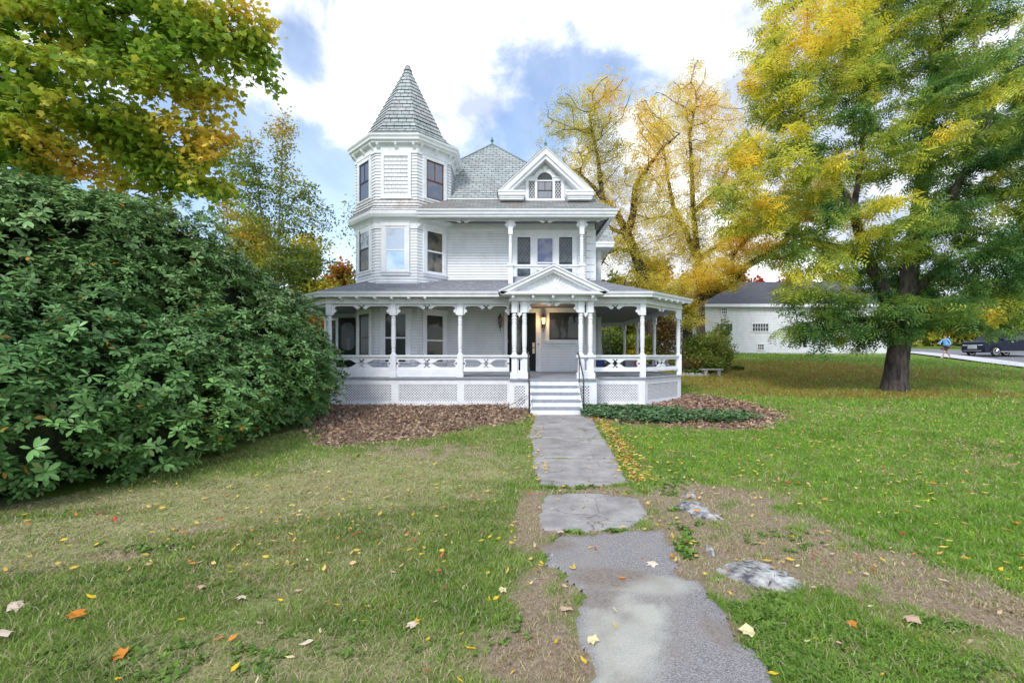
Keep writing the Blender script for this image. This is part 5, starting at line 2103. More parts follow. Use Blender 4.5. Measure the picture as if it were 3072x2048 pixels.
tree('locust_tree', 'big locust tree with thick flared trunk and yellow to green feathery leaves', 'tree', tb, sk, lob, 2800, .36, (T_FR, F_FR), 38000, .38, col_loc, M_BARK,
     r0=.009, rmax=.5, di=2.6, dk=.55, spread=.17, seed=5, trunk_r=.22, skr=[(.40, .10), (.26, .06), (.18, .05), (.2, .06), (.12, .04), (.12, .04), (.12, .04)], rthin=.035, maxn=6000, ex=2.03, flat=.32, droop=.4, shell=.35)

# ---- walnut trees behind the porch, in thin gold leaf
PAL_WAL = pal([(0, (.42, .42, .07)), (.3, (.72, .60, .10)), (.6, (.92, .72, .11)), (1, (.86, .56, .11))])


def col_wal(p, g, q):
    t = .45 + (n3(p, .5, 9) - .5) * 1.2 + g.normal(0, .12, len(p))
    t = np.where(p[:, 2] < 6, t - .12, t)
    return PAL_WAL(np.clip(t, 0, 1)) * g.uniform(.75, 1.25, (len(p), 1))


wy = 29.0
wb = Vector(W3(1965, 1040, wy))
wb.z = g1(wb.x, wb.y) - .1
lob = [LB(1730, 330, 28, 90, 80, 1.8), LB(1830, 280, 28, 90, 70, 2), LB(1760, 470, 28, 110, 90, 2), LB(1870, 420, 28, 90, 90, 2), LB(1650, 430, 28, 60, 60, 1.4, 3), LB(1950, 560, 28, 90, 90, 2),
       LB(1860, 600, 28, 80, 80, 2), LB(1900, 760, 28, 110, 90, 2.2, 14), LB(1980, 860, 28, 110, 60, 2, 10), LB(1700, 560, 28.5, 120, 60, 1.6, 5), LB(1800, 380, 28, 190, 160, 2.4, 22), LB(1880, 560, 28, 170, 160, 2.4, 20), LB(1920, 700, 28, 160, 100, 2.4, 16)]
sk = [[tuple(wb), w3(1955, 930, wy), w3(1935, 850, 28.8), w3(1905, 760, 28.5), w3(1880, 700, 28.3)],
      [w3(1880, 700, 28.3), w3(1850, 640, 28.2), w3(1810, 600, 28), w3(1780, 560, 28), w3(1740, 520, 28)],
      [w3(1880, 700, 28.3), w3(1900, 640, 28), w3(1905, 560, 28), w3(1945, 500, 28), w3(1990, 440, 28), w3(2040, 400, 28)],
      [w3(1810, 600, 28), w3(1790, 450, 28), w3(1770, 360, 28)],
      [w3(1935, 850, 28.8), w3(1890, 850, 28), w3(1850, 870, 27.5), w3(1800, 865, 27)],
      [w3(1905, 760, 28.5), w3(1860, 745, 28), w3(1820, 760, 27.6), w3(1795, 810, 27.3)],
      [w3(1880, 700, 28.3), w3(1840, 690, 28.3), w3(1805, 660, 28)]]
tree('walnut_tree', 'gold leaved walnut with dark forked limbs rising right behind the porch roof', 'tree', wb, sk, lob, 2100, .42, (T_FR3, F_FR3), 7800, .37, col_wal, M_BARKD, skr=[(.36, .29), (.25, .06), (.25, .05), (.17, .05), (.17, .07), (.14, .06), (.15, .06)],
     r0=.019, rmax=.36, di=4.5, dk=.9, spread=.34, seed=8, rthin=.05, ex=2.05, shell=.3, flat=1.0, droop=.7)
wb = Vector(W3(2105, 1040, 33))
wb.z = g1(wb.x, wb.y) - .1
lob = [LB(1990, 330, 32, 90, 90, 2), LB(2080, 260, 32, 80, 80, 2), LB(2140, 380, 32, 90, 100, 2), LB(2020, 460, 32, 80, 70, 2), LB(2100, 560, 32, 100, 90, 2), LB(2060, 700, 32, 110, 80, 2, 12), LB(2150, 780, 31, 120, 70, 2, 12),
       LB(2230, 640, 32, 90, 100, 2, 10), LB(2080, 380, 32, 170, 160, 2.6, 22), LB(2060, 580, 32, 180, 160, 2.6, 20), LB(2180, 520, 32, 130, 160, 2.4, 14), LB(2120, 740, 32, 170, 110, 2.6, 16), LB(2230, 420, 32, 80, 120, 2, 9)]
sk = [[tuple(wb), w3(2100, 900, 33), w3(2095, 780, 33), w3(2080, 640, 32.6), w3(2075, 500, 32.4), w3(2070, 400, 32), w3(2090, 300, 32)],
      [w3(2095, 780, 33), w3(2060, 700, 32.6), w3(2020, 620, 32.4), w3(2000, 520, 32), w3(1990, 430, 32)],
      [w3(2080, 640, 32.6), w3(2140, 580, 32.2), w3(2190, 500, 32)],
      [w3(2095, 780, 33), w3(2150, 740, 32), w3(2220, 680, 32)]]
tree('walnut_tree', 'taller slender walnut in thin yellow leaf, its upright grey trunk right of the forked one', 'tree', wb, sk, lob, 2100, .46, (T_FR3, F_FR3), 9000, .39, col_wal, M_BARKD, skr=[(.34, .07), (.24, .05), (.2, .05), (.2, .05)],
     r0=.019, rmax=.34, di=4.5, dk=.95, spread=.34, seed=18, rthin=.05, ex=2.05, shell=.3, flat=1.0, droop=.7)
# low leaning limb tree reaching right in front of the barn
wb = Vector(W3(2060, 1060, 26.5))
wb.z = g1(wb.x, wb.y) - .1
lob = [LB(2420, 600, 25.5, 130, 90, 1.8), LB(2330, 760, 25.5, 90, 50, 1.2, 3), LB(2000, 890, 25.5, 80, 45, 1.6, 8), LB(2130, 830, 25.5, 110, 60, 1.6, 8), LB(2240, 720, 25.5, 100, 60, 1.6, 6), LB(2070, 960, 24.5, 25, 35, .6, 1)]
sk = [[tuple(wb), w3(2062, 980, 26.5), w3(2080, 900, 26.3), w3(2130, 882, 26), w3(2190, 850, 25.8), w3(2240, 800, 25.6), w3(2290, 770, 25.5), w3(2360, 720, 25.5), w3(2420, 620, 25.5)],
      [w3(2290, 770, 25.5), w3(2350, 775, 25.3), w3(2420, 745, 25.3)],
      [w3(2080, 900, 26.3), w3(2082, 930, 25.8), w3(2086, 968, 25.6)],
      [w3(2190, 850, 25.8), w3(2200, 760, 25.8), w3(2270, 690, 25.6), w3(2330, 640, 25.5)]]
tree('walnut_tree', 'low gold leaved tree whose thick dark limb leans right in front of the barn roof', 'tree', wb, sk, lob, 900, .38, (T_FR3, F_FR3), 8000, .34, col_wal, M_BARKD, skr=[(.30, .14), (.13, .07), (.15, .10), (.13, .06)],
     r0=.014, rmax=.27, di=3.5, dk=.7, spread=.30, seed=28, rthin=.045, ex=2.1, shell=.3)

# ---- maple coming in from the upper left
PAL_MAP = pal([(0, (.12, .24, .03)), (.32, (.23, .37, .04)), (.52, (.44, .48, .055)), (.68, (.74, .58, .08)), (.85, (.86, .54, .10)), (1, (.84, .42, .12))])


def col_map(p, g, q):
    u = CU + p[:, 0] / p[:, 1] * F
    v = CV - (p[:, 2] - CZ) / p[:, 1] * F
    e = np.clip((p[:, 0] + 9.0) / 5.5, -.4, 1)
    t = .30 + .30 * e + (n3(p, .8, 30) - .5) * .9 + g.normal(0, .07, len(p))
    low = np.exp(-((p[:, 0] + 9.4) ** 2 + (p[:, 2] - 5.4) ** 2) / 1.2)
    return PAL_MAP(np.clip(t + low * .5, 0, 1)) * g.uniform(.75, 1.25, (len(p), 1))


mb_ = Vector((-14.2, 10.2, g1(-14.2, 10.2) - .1))
lob = [LB(120, 120, 9.5, 240, 160, 1.5), LB(420, 80, 9.5, 220, 130, 1.4), LB(640, 110, 9.6, 160, 120, 1.0), LB(760, 170, 9.8, 70, 60, .5, 4), LB(560, 260, 9.5, 150, 110, 1.1), LB(300, 300, 9.3, 180, 120, 1.4),
       LB(100, 380, 9.3, 170, 110, 1.4), LB(620, 420, 9.8, 90, 80, .8, 16), LB(640, 560, 9.9, 55, 80, .5, 12), LB(440, 480, 10.0, 150, 80, .9, 20), LB(250, 490, 9.8, 170, 80, .9, 22), LB(60, 490, 9.4, 130, 60, .9, 16), LB(430, 560, 10.2, 110, 60, .8, 12), LB(600, 500, 10.0, 90, 90, .7, 10), LB(-250, 250, 9.5, 250, 350, 2, 14),
       LB(200, -250, 10, 450, 200, 2.5, 22), LB(-600, 100, 11, 300, 400, 3, 8), LB(790, 60, 9.9, 50, 50, .5, 4), LB(780, 240, 9.9, 60, 40, .5, 5)]
sk = [[tuple(mb_), (-14.1, 10.2, 2.5), (-13.8, 10.1, 4.2), (-13.2, 10, 6.2), (-12.4, 9.9, 8.6)],
      [(-13.8, 10.1, 4.2), w3(-250, 420, 10), w3(-50, 380, 9.8), w3(150, 330, 9.6), w3(330, 370, 9.7), w3(430, 430, 9.8), w3(530, 480, 9.9), w3(560, 540, 9.9)],
      [(-13.2, 10, 6.2), w3(-200, 60, 10), w3(0, 30, 9.8), w3(160, 30, 9.7), w3(250, 12, 9.6), w3(330, 40, 9.6), w3(430, 20, 9.6), w3(520, 90, 9.6), w3(640, 110, 9.7)],
      [w3(250, 12, 9.6), w3(330, 90, 9.5), w3(420, 200, 9.5), w3(520, 240, 9.6)],
      [w3(-50, 380, 9.8), w3(60, 420, 9.3), w3(140, 450, 9.1)]]


def cull_map(p):
    u = CU + p[:, 0] / p[:, 1] * F
    return (u < 870) & (p[:, 1] > 6)


tree('maple_tree', 'large maple reaching in from the upper left, green leaves turning orange at the tips', 'tree', mb_, sk, lob, 3000, .28, (T_MAPLE, F_MAPLE), 42000, .125, col_map, M_BARKD,
     r0=.008, rmax=.34, di=2.4, dk=.42, spread=.17, seed=3, trunk_r=.3, rthin=.028, maxn=6500, ex=2.15, flat=.6, droop=.4, cull=cull_map, up=0, skr=[(.36, .2), (.14, .035), (.14, .04), (.06, .03), (.07, .03)])

# ---- birches left of the house
PAL_BIR = pal([(0, (.10, .18, .035)), (.45, (.24, .31, .05)), (.7, (.50, .44, .06)), (1, (.68, .38, .07))])


def col_bir(p, g, q):
    return PAL_BIR(np.clip(.36 + (n3(p, .45, 50) - .5) * 1.3 + g.normal(0, .1, len(p)), 0, 1)) * g.uniform(.7, 1.2, (len(p), 1))


by_ = 25.0
bb = Vector(W3(830, 1060, by_))
bb.z = g1(bb.x, bb.y) - .1
lob = [LB(840, 420, 25, 50, 80, 1.3), LB(770, 560, 25, 90, 90, 1.6), LB(860, 560, 25, 80, 80, 1.6), LB(940, 660, 25, 80, 70, 1.6), LB(800, 720, 25, 120, 90, 2, 14), LB(700, 500, 25, 60, 80, 1.5, 3), LB(900, 780, 25, 120, 70, 2, 14),
       LB(720, 640, 25, 80, 90, 1.6, 7), LB(860, 360, 25, 25, 40, .6, 1)]
sk = [[tuple(bb), w3(828, 900, by_), w3(835, 700, by_), w3(845, 500, by_), w3(848, 350, by_)],
      [w3(828, 900, by_), w3(790, 700, by_), w3(770, 520, by_), w3(750, 400, by_)],
      [w3(835, 700, by_), w3(880, 600, by_), w3(930, 560, by_)]]
tree('birch_tree', 'tall thin birch with sparse small green and yellow leaves left of the turret', 'tree', bb, sk, lob, 1500, .36, (T_QUAD, F_QUAD), 15500, .15, col_bir, M_BARKP,
     r0=.010, rmax=.16, di=3.5, dk=.6, spread=.28, seed=41, rthin=.035, ex=2.3, shell=.3, up=.12)


# ---- simpler background trees and bushes
def simple_tree(name, label, cat, x, y, h, rx, rz, pa, n_, ls, seed, zb=None, trunk_h=.35, group=None, bark=None, jit=.22, leaf=None, lob_n=9, hi=0, trunkr=None):
    g = np.random.default_rng(seed)
    z0 = g1(x, y) if zb is None else zb
    t = thing(name, (x, y, z0), label, cat, group)
    lobes = []
    for k in range(lob_n):
        a = g.uniform(0, 2 * np.pi)
        f_ = g.random()
        zz = z0 + h - rz + (f_ * 2 - 1) * rz * .62
        rr_ = rx * (1 - abs(f_ * 2 - 1) * .45) * g.uniform(.25, .6)
        lobes.append(((x + math.cos(a) * rr_, y + math.sin(a) * rr_, zz), (rx * .48 * g.uniform(.8, 1.2), rx * .48, rz * .42 * g.uniform(.8, 1.2)), 1))
    P = [(x, y, z0 - .15), (x + g.normal(0, .15), y, z0 + h * .3), (x + g.normal(0, .3), y, z0 + h * .62)]
    A = lobes_pts(lobes, 170, g, .3)
    PP_, par = [np.array(P[0], float)], [0]
    for q in P[1:]:
        a0, c_ = PP_[-1], len(PP_) - 1
        for s_ in range(1, 4):
            PP_.append(a0 + (np.array(q) - a0) * s_ / 3)
            par.append(len(PP_) - 2)
    st = h * .055
    PP_, par = colonize(A, PP_, par, st, h * .5, st * 1.6, 50, .05, 900, seed)
    r_ = radii(PP_, par, h * .0016, 2.2, trunkr or h * .02)
    wood('trunk', PP_, par, r_, bark or M_BARKD, t, 0, 5)
    pos = lobes_pts(lobes, n_, g, .35) + g.normal(0, jit, (n_, 3)) * rx * .2
    pos = pos[pos[:, 2] > z0 + .05]
    n_ = len(pos)
    xd = g.normal(0, 1, (n_, 3)) + np.array([0, 0, -.3])
    zd = np.array([0, 0, 1.]) + g.normal(0, .6, (n_, 3))
    tt = np.clip(.5 + hi + (n3(pos, 2.2 / rx, seed) - .5) * 1.4 + g.normal(0, .12, n_), 0, 1)
    T_, F_ = leaf or (T_QUAD, F_QUAD)
    mesh_np('crown', *merge([inst(T_, F_, pos, xd, zd, ls * g.uniform(.6, 1.4, n_), pa(tt) * g.uniform(.75, 1.25, (n_, 1)))])[:3], M_LEAF, t,
            col=np.repeat(pa(tt) * g.uniform(.75, 1.25, (n_, 1)), len(T_), 0))
    return t


PA_G = pal([(0, (.05, .11, .025)), (.5, (.13, .21, .04)), (1, (.28, .33, .07))])
PA_YG = pal([(0, (.13, .19, .03)), (.5, (.36, .38, .05)), (1, (.66, .52, .06))])
PA_Y = pal([(0, (.30, .29, .03)), (.5, (.64, .50, .05)), (1, (.80, .56, .07))])
PA_O = pal([(0, (.20, .14, .03)), (.5, (.52, .20, .03)), (1, (.66, .28, .05))])
PA_R = pal([(0, (.25, .06, .03)), (.5, (.55, .08, .04)), (1, (.62, .20, .06))])
PA_B = pal([(0, (.10, .08, .04)), (.5, (.26, .17, .08)), (1, (.40, .28, .08))])
BG = [  # name, label, u, v_top, Y, ru(px), palette, leaves, size, seed
    ('maple_tree', 'orange tree showing left of the turret above the porch roof', 1015, 760, 38, 70, PA_O, 6500, .34, 101),
    ('ash_tree', 'nearly bare pale tree touching the left side of the turret', 1065, 560, 34, 60, PA_YG, 450, .22, 102),
    ('ash_tree', 'yellow tree right of the birch, low behind the side porch', 940, 690, 33, 110, PA_YG, 10000, .28, 103),
    ('maple_tree', 'green and gold tree behind the dark rhododendron peak', 760, 600, 31, 130, PA_YG, 10000, .26, 104),
    ('ash_tree', 'thin grey green tree behind the tips of the maple', 680, 430, 36, 80, PA_G, 1500, .2, 105),
    ('oak_tree', 'dark green tree far left behind the rhododendron', 350, 560, 36, 190, PA_G, 6000, .4, 106),
    ('maple_tree', 'bright orange tree left above the barn roof', 2215, 800, 58, 60, PA_O, 4500, .42, 107),
    ('maple_tree', 'red maple above the middle of the barn roof', 2290, 812, 60, 42, PA_R, 3500, .4, 108),
    ('maple_tree', 'orange and gold tree above the barn roof right of the red maple', 2370, 808, 60, 60, PA_O, 4500, .42, 109),
    ('oak_tree', 'dark green tree above the right half of the barn roof', 2500, 790, 62, 90, PA_G, 4500, .5, 110),
    ('maple_tree', 'yellow and orange tree across the road behind the locust trunk', 2860, 880, 58, 110, PA_Y, 5500, .45, 111),
    ('oak_tree', 'green tree across the road behind the dark car', 3030, 820, 60, 120, PA_G, 5500, .5, 112),
    ('oak_tree', 'big dark green tree beyond the right end of the barn', 2720, 800, 64, 110, PA_G, 5000, .5, 113),
    ('ash_tree', 'dense yellow tree straight behind the right end of the porch roof', 1955, 740, 36, 85, PA_Y, 6800, .3, 114),
    ('ash_tree', 'yellow green tree between the wing and the forked walnut', 1850, 770, 36, 80, PA_YG, 6000, .3, 115),
    ('ash_tree', 'yellow tree standing behind the left end of the barn roof', 2090, 790, 54, 80, PA_Y, 5200, .4, 116),
]
for nm, lb, u_, vt, Y_, ru_, pa, nl, ls, sd_ in BG:
    x_ = (u_ - CU) / F * Y_
    z0_ = g1(x_, Y_)
    h_ = CZ + (CV - vt) / F * Y_ - z0_
    rx_ = ru_ / F * Y_
    simple_tree(nm, lb, 'tree', x_, Y_, h_, rx_, h_ * .42, pa, nl, ls, sd_, group=None)
# shrubs seen through and beside the porch
SH = [('shrub', 'bushy green shrub in front of the barn wing, right of the porch', 2125, 992, 25.6, 92, PA_G, 15000, .12, 201, .45),
      ('shrub', 'upright loose green shrub rising behind the bushy one near the barn', 2165, 950, 26.4, 44, PA_G, 4200, .13, 202, .3),
      ('shrub', 'yellow green bush seen through the porch posts', 1900, 1000, 29, 90, PA_YG, 8000, .15, 203, 0),
      ('shrub', 'brown and rusty thicket behind the right end of the porch', 1985, 905, 30, 75, PA_B, 9000, .14, 204, 0),
      ('shrub', 'green bush with gold leaves behind the ladders', 1820, 960, 29, 70, PA_G, 7000, .15, 205, .15),
      ('shrub', 'orange leaved bush behind the left porch corner post', 955, 930, 27, 60, PA_O, 4500, .16, 206, 0),
      ('shrub', 'small dark shrub right of the stone bench', 2215, 1098, 27, 22, PA_G, 2200, .09, 207, -.2),
      ('shrub', 'tangled brown undergrowth beneath the bushy shrub', 2085, 1075, 25.6, 60, PA_B, 3500, .08, 208, -.3)]
for nm, lb, u_, vt, Y_, ru_, pa, nl, ls, sd_, hi in SH:
    x_ = (u_ - CU) / F * Y_
    z0_ = g1(x_, Y_)
    h_ = CZ + (CV - vt) / F * Y_ - z0_
    simple_tree(nm, lb, 'shrub', x_, Y_, h_, ru_ / F * Y_, h_ * .52, pa, nl, ls, sd_, hi=hi, trunkr=.04, lob_n=12)
# distant wood closing the horizon
g = np.random.default_rng(77)
V_ = []
for (xa, xb_, yy, hh, pa, sd_, nn) in ((-150, -14, 75, 9, PA_YG, 1, 26000), (-14, 30, 85, 10, PA_YG, 2, 9000), (60, 190, 85, 13, PA_YG, 3, 22000), (28, 64, 88, 8, PA_O, 4, 8000)):
    x = g.uniform(xa, xb_, nn)
    top = hh * (.55 + .6 * fbm(x, x * 0 + sd_, .09, 5))
    z = 2.5 + top * g.random(nn) ** .8
    y = yy + g.normal(0, 3, nn)
    pos = np.stack([x, y, z], 1)
    tt = np.clip(.5 + (fbm(x, z, .12, 8) - .5) * 2 + g.normal(0, .12, nn), 0, 1)
    V_.append(inst(T_QUAD, F_QUAD, pos, g.normal(0, 1, (nn, 3)), np.array([0, -.4, 1.]) + g.normal(0, .6, (nn, 3)), 1.3 * g.uniform(.5, 1.3, nn), pa(tt) * g.uniform(.7, 1.2, (nn, 1))))
A_ = merge(V_)
tag(mesh_np('woods', A_[0], A_[1], A_[2], M_LEAF, col=A_[3]), 'distant autumn wood beyond the barn and road', 'wood', kind='stuff')

# ------------------------------------------------------------------ the great rhododendron
rh = thing('rhododendron', (-6.5, 8.5, 0), 'huge glossy dark green rhododendron mound filling the left side beside the porch', 'shrub')
g = np.random.default_rng(5)
big = []
# (x, y, z, rx, ry, rz) big swells of the mound
for q in ((-8.0, 5.6, 1.2, 2.2, 1.6, 1.9), (-7.2, 7.2, 1.1, 2.2, 1.8, 1.8), (-6.6, 8.8, 1.2, 2.0, 1.8, 1.8), (-6.2, 10.4, 1.3, 1.9, 1.7, 1.6), (-5.95, 11.8, 1.1, 1.25, 1.2, 1.3),
          (-9.2, 6.6, 2.5, 2.4, 1.8, 1.7), (-8.2, 8.4, 2.9, 2.0, 1.9, 1.85), (-7.2, 10.2, 2.7, 1.7, 1.7, 1.5), (-6.8, 11.9, 1.8, 1.15, 1.2, 1.2), (-9.6, 8.4, 3.4, 2.0, 1.8, 1.5), (-8.8, 10.4, 3.2, 1.7, 1.6, 1.5),
          (-10.5, 7.2, 1.5, 2.8, 2.4, 2.4), (-7.9, 9.6, 3.4, 1.2, 1.2, 1.0), (-10.2, 7.0, 3.15, 1.8, 1.4, 1.2), (-5.5, 11.2, .65, .9, 1.2, .85), (-5.9, 7.4, .75, 1.25, 1.6, 1.05), (-6.5, 5.9, .8, 1.2, 1.3, 1.15),
          (-7.35, 9.4, 3.6, 1.3, 1.3, 1.2), (-7.3, 10.8, 2.8, 1.2, 1.3, 1.3), (-6.65, 11.6, 2.4, 1.0, 1.1, 1.2), (-6.0, 12.2, 1.75, .85, .9, 1.1), (-6.1, 12.1, 2.05, .8, .8, 1.25), (-7.0, 5.6, .9, 1.35, 1.1, 1.15), (-7.9, 5.0, 1.0, 1.5, 1.1, 1.2), (-8.6, 8.0, 3.75, 1.2, 1.2, 1.0)):
    big.append(q)
bg_ = np.array(big)
sub = []
for q in big:
    n_ = int(15 * q[3] * q[5])
    for _ in range(n_):
        d = norm(g.normal(0, 1, 3) + np.array([.25, -.35, .25]))
        p_ = np.array(q[:3]) + d * np.array(q[3:]) * .86
        if p_[2] < .15:
            continue
        sub.append((*p_, g.uniform(.38, .62)))
sub = np.array(sub)


def inside_big(p, k=.9):
    r_ = np.zeros(len(p), bool)
    for q in bg_:
        e = (((p - q[:3]) / (q[3:] * k)) ** 2).sum(1) < 1
        r_ |= e
    return r_


npt = 80000
i_ = g.integers(0, len(sub), npt)
d = norm(g.normal(0, 1, (npt, 3)) + np.array([.15, -.2, .35]))
rp = sub[i_, :3] + d * sub[i_, 3:4] * np.array([1.1, 1.1, .75]) * g.uniform(.82, 1.1, (npt, 1))
nb = 38000
wb_ = bg_[:, 3] * bg_[:, 5]
j_ = g.choice(len(bg_), nb, p=wb_ / wb_.sum())
db = norm(g.normal(0, 1, (nb, 3)) + np.array([.2, -.3, .2]))
rp[:nb] = bg_[j_, :3] + db * bg_[j_, 3:] * g.uniform(.84, 1.0, (nb, 1))
d[:nb] = db
k = ~inside_big(rp, .76) & (rp[:, 2] > gz(rp[:, 0], rp[:, 1]) + .08)
deep = np.zeros(npt, bool)
for q in sub:
    deep |= ((((rp - q[:3]) / (q[3] * np.array([1.1, 1.1, .75]))) ** 2).sum(1) < .22)
k &= ~deep
# only where one could see it from the lawn side
k &= (rp[:, 1] < 13.4)
rp, rd = rp[k], d[k]
# gaps that show the stems and the dark core
for (u_, v_, ru_, rv_) in ((60, 740, 110, 60), (700, 900, 50, 50), (770, 960, 30, 60), (230, 700, 50, 25), (560, 640, 30, 14)):
    uu, vv = CU + rp[:, 0] / rp[:, 1] * F, CV - (rp[:, 2] - CZ) / rp[:, 1] * F
    m_ = ((uu - u_) / ru_) ** 2 + ((vv - v_) / rv_) ** 2 < 1
    kk = ~m_ | (g.random(len(rp)) < .22)
    rp, rd = rp[kk], rd[kk]
nr = len(rp)
print('rosettes', nr)
ax = norm(rd * .55 + np.array([0, 0, .75]) + g.normal(0, .22, (nr, 3)))
NL = 9
e1 = norm(np.cross(ax, g.normal(0, 1, (nr, 3))))
e2 = np.cross(ax, e1)
ang = (np.arange(NL)[None] * 2.39996 + g.uniform(0, 6.28, (nr, 1)))
tilt = np.deg2rad(g.uniform(52, 100, (nr, NL)) + np.arange(NL)[None] * 1.5)
rad = e1[:, None] * np.cos(ang)[..., None] + e2[:, None] * np.sin(ang)[..., None]
ld_ = rad * np.sin(tilt)[..., None] + ax[:, None] * np.cos(tilt)[..., None]
ln_ = ax[:, None] * np.sin(tilt)[..., None] - rad * np.cos(tilt)[..., None]
szr = g.uniform(.6, 1.35, (nr, 1)) * .108
sz = (szr * g.uniform(.75, 1.2, (nr, NL))).ravel()
pos = np.repeat(rp, NL, 0) + ld_.reshape(-1, 3) * .012
drop = g.random(len(pos)) < .10
pos, ldr, lnr, sz = pos[~drop], ld_.reshape(-1, 3)[~drop], ln_.reshape(-1, 3)[~drop], sz[~drop]
T_RH = np.array([(0, 0, 0), (.36, .16, .04), (.38, 0, .0), (.36, -.16, .04), (.72, .19, .015), (.74, 0, -.03), (.72, -.19, .015), (1.0, 0, -.12)])
cr = np.repeat(n3(rp, .7, 60), NL)[~drop]
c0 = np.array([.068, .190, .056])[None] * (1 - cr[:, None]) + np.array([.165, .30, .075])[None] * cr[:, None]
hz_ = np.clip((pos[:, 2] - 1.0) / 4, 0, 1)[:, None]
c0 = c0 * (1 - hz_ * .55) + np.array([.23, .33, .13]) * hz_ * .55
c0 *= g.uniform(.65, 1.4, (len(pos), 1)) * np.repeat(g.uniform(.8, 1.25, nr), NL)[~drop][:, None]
ol = g.random(len(pos)) < .05
c0[ol] = c0[ol] * .6 + np.array([.16, .15, .04]) * .6
yl = g.random(len(pos)) < .008
c0[yl] = np.array([.45, .22, .03])
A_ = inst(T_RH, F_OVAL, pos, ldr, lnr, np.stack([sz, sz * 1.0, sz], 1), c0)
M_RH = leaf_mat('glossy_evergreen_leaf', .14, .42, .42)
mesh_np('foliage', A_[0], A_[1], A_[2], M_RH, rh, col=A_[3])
# inner stems, then an added dark solid core that blocks light and view
P_ = []
w = MB()
for k_ in range(150):
    q = bg_[g.integers(0, len(bg_))]
    d = norm(g.normal(0, 1, 3) + np.array([.3, -.3, .5]))
    e_ = q[:3] + d * q[3:] * 1.0
    b_ = np.array([q[0] - .3 + g.normal(0, .4), q[1] + .4 + g.normal(0, .4), .1 + max(0, q[2] - 2.2)])
    m_ = (b_ + e_) / 2 + g.normal(0, .25, 3)
    w.tube([b_, m_, e_], [.035, .022, .010], 5)
w.build('stems', pm('shrub_stem', (.10, .07, .06), (.20, .15, .13), 8, .9), rh)
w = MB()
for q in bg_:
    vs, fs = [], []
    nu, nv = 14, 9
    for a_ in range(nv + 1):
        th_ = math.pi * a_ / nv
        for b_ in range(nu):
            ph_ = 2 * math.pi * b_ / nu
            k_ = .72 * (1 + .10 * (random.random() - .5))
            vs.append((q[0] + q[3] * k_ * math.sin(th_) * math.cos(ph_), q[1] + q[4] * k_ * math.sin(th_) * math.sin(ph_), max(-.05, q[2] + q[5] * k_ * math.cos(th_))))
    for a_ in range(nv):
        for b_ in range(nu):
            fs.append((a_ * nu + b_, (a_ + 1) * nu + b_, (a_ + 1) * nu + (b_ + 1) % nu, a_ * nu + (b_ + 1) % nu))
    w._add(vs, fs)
w.build('added_dark_core', pm('painted_core_shade', (.014, .026, .014), (.05, .06, .03), 14, 1, 0), rh)  # dark colour paints the shade deep inside the mound

# ------------------------------------------------------------------ ground cover, mulch litter, fallen leaves
def in_poly_pts(poly, n_, g):
    P = np.array(poly)
    out_ = []
    while sum(len(o) for o in out_) < n_:
        x = g.uniform(P[:, 0].min(), P[:, 0].max(), n_)
        y = g.uniform(P[:, 1].min(), P[:, 1].max(), n_)
        k = poly_mask(x, y, poly)
        out_.append(np.stack([x[k], y[k]], 1))
    return np.concatenate(out_)[:n_]


g = np.random.default_rng(9)
q = in_poly_pts(IVY, 3000, g)
q = q + g.normal(0, .11, q.shape)
cov_ = fbm(q[:, 0], q[:, 1], 2.2, 70)
q = q[(cov_ > .46) | (g.random(len(q)) < .25)]
n_ = len(q)
NL = 6
ps = np.repeat(np.stack([q[:, 0], q[:, 1], gz(q[:, 0], q[:, 1]) + .06 + .09 * g.random(n_)], 1), NL, 0)
a = g.uniform(0, 6.28, n_ * NL)
xd = np.stack([np.cos(a), np.sin(a), g.uniform(-.3, .5, n_ * NL)], 1)
cI = np.array([.05, .12, .05]) + g.random((n_ * NL, 1)) * np.array([.12, .17, .06])
A_ = inst(T_OVAL, F_OVAL, ps, xd, np.array([0, 0, 1.]) + g.normal(0, .3, ps.shape), .085 * g.uniform(.7, 1.3, len(ps)), cI)
tag(mesh_np('ground_cover', A_[0], A_[1], A_[2], M_RH, col=A_[3]), 'low glossy green ground cover between the steps and the lawn', 'ground cover', kind='stuff')
T_CURL = np.array([(0, 0, .0), (.3, .3, .16), (.65, .22, .12), (1, 0, .22), (.65, -.22, .02), (.3, -.3, .02)])
F_CURL = [(0, 5, 4, 3), (0, 3, 2, 1)]
ms = []
for poly, nn in ((MULCH_L, 9000), (MULCH_R, 7500)):
    q = in_poly_pts(poly, nn, g)
    q = q + g.normal(0, .22, q.shape) * np.where(g.random((len(q), 1)) < .3, 1.7, .6)
    k = ~((q[:, 1] > 13.8) & (q[:, 0] < 4.1)) & ~poly_mask(q[:, 0], q[:, 1], SLABS[0])
    q = q[k]
    z = gz(q[:, 0], q[:, 1]) + g.random(len(q)) * .045
    a = g.uniform(0, 6.28, len(q))
    xd = np.stack([np.cos(a), np.sin(a), g.normal(0, .35, len(q))], 1)
    pal_m = pal([(0, (.14, .085, .065)), (.4, (.30, .19, .14)), (.75, (.46, .325, .24)), (.93, (.48, .36, .27)), (1, (.58, .32, .10))])
    cM = pal_m(g.random(len(q)))
    ms.append(inst(T_CURL, F_CURL, np.stack([q[:, 0], q[:, 1], z], 1), xd, np.array([0, 0, 1.]) + g.normal(0, .6, (len(q), 3)), .075 * g.uniform(.5, 1.4, len(q)), cM))
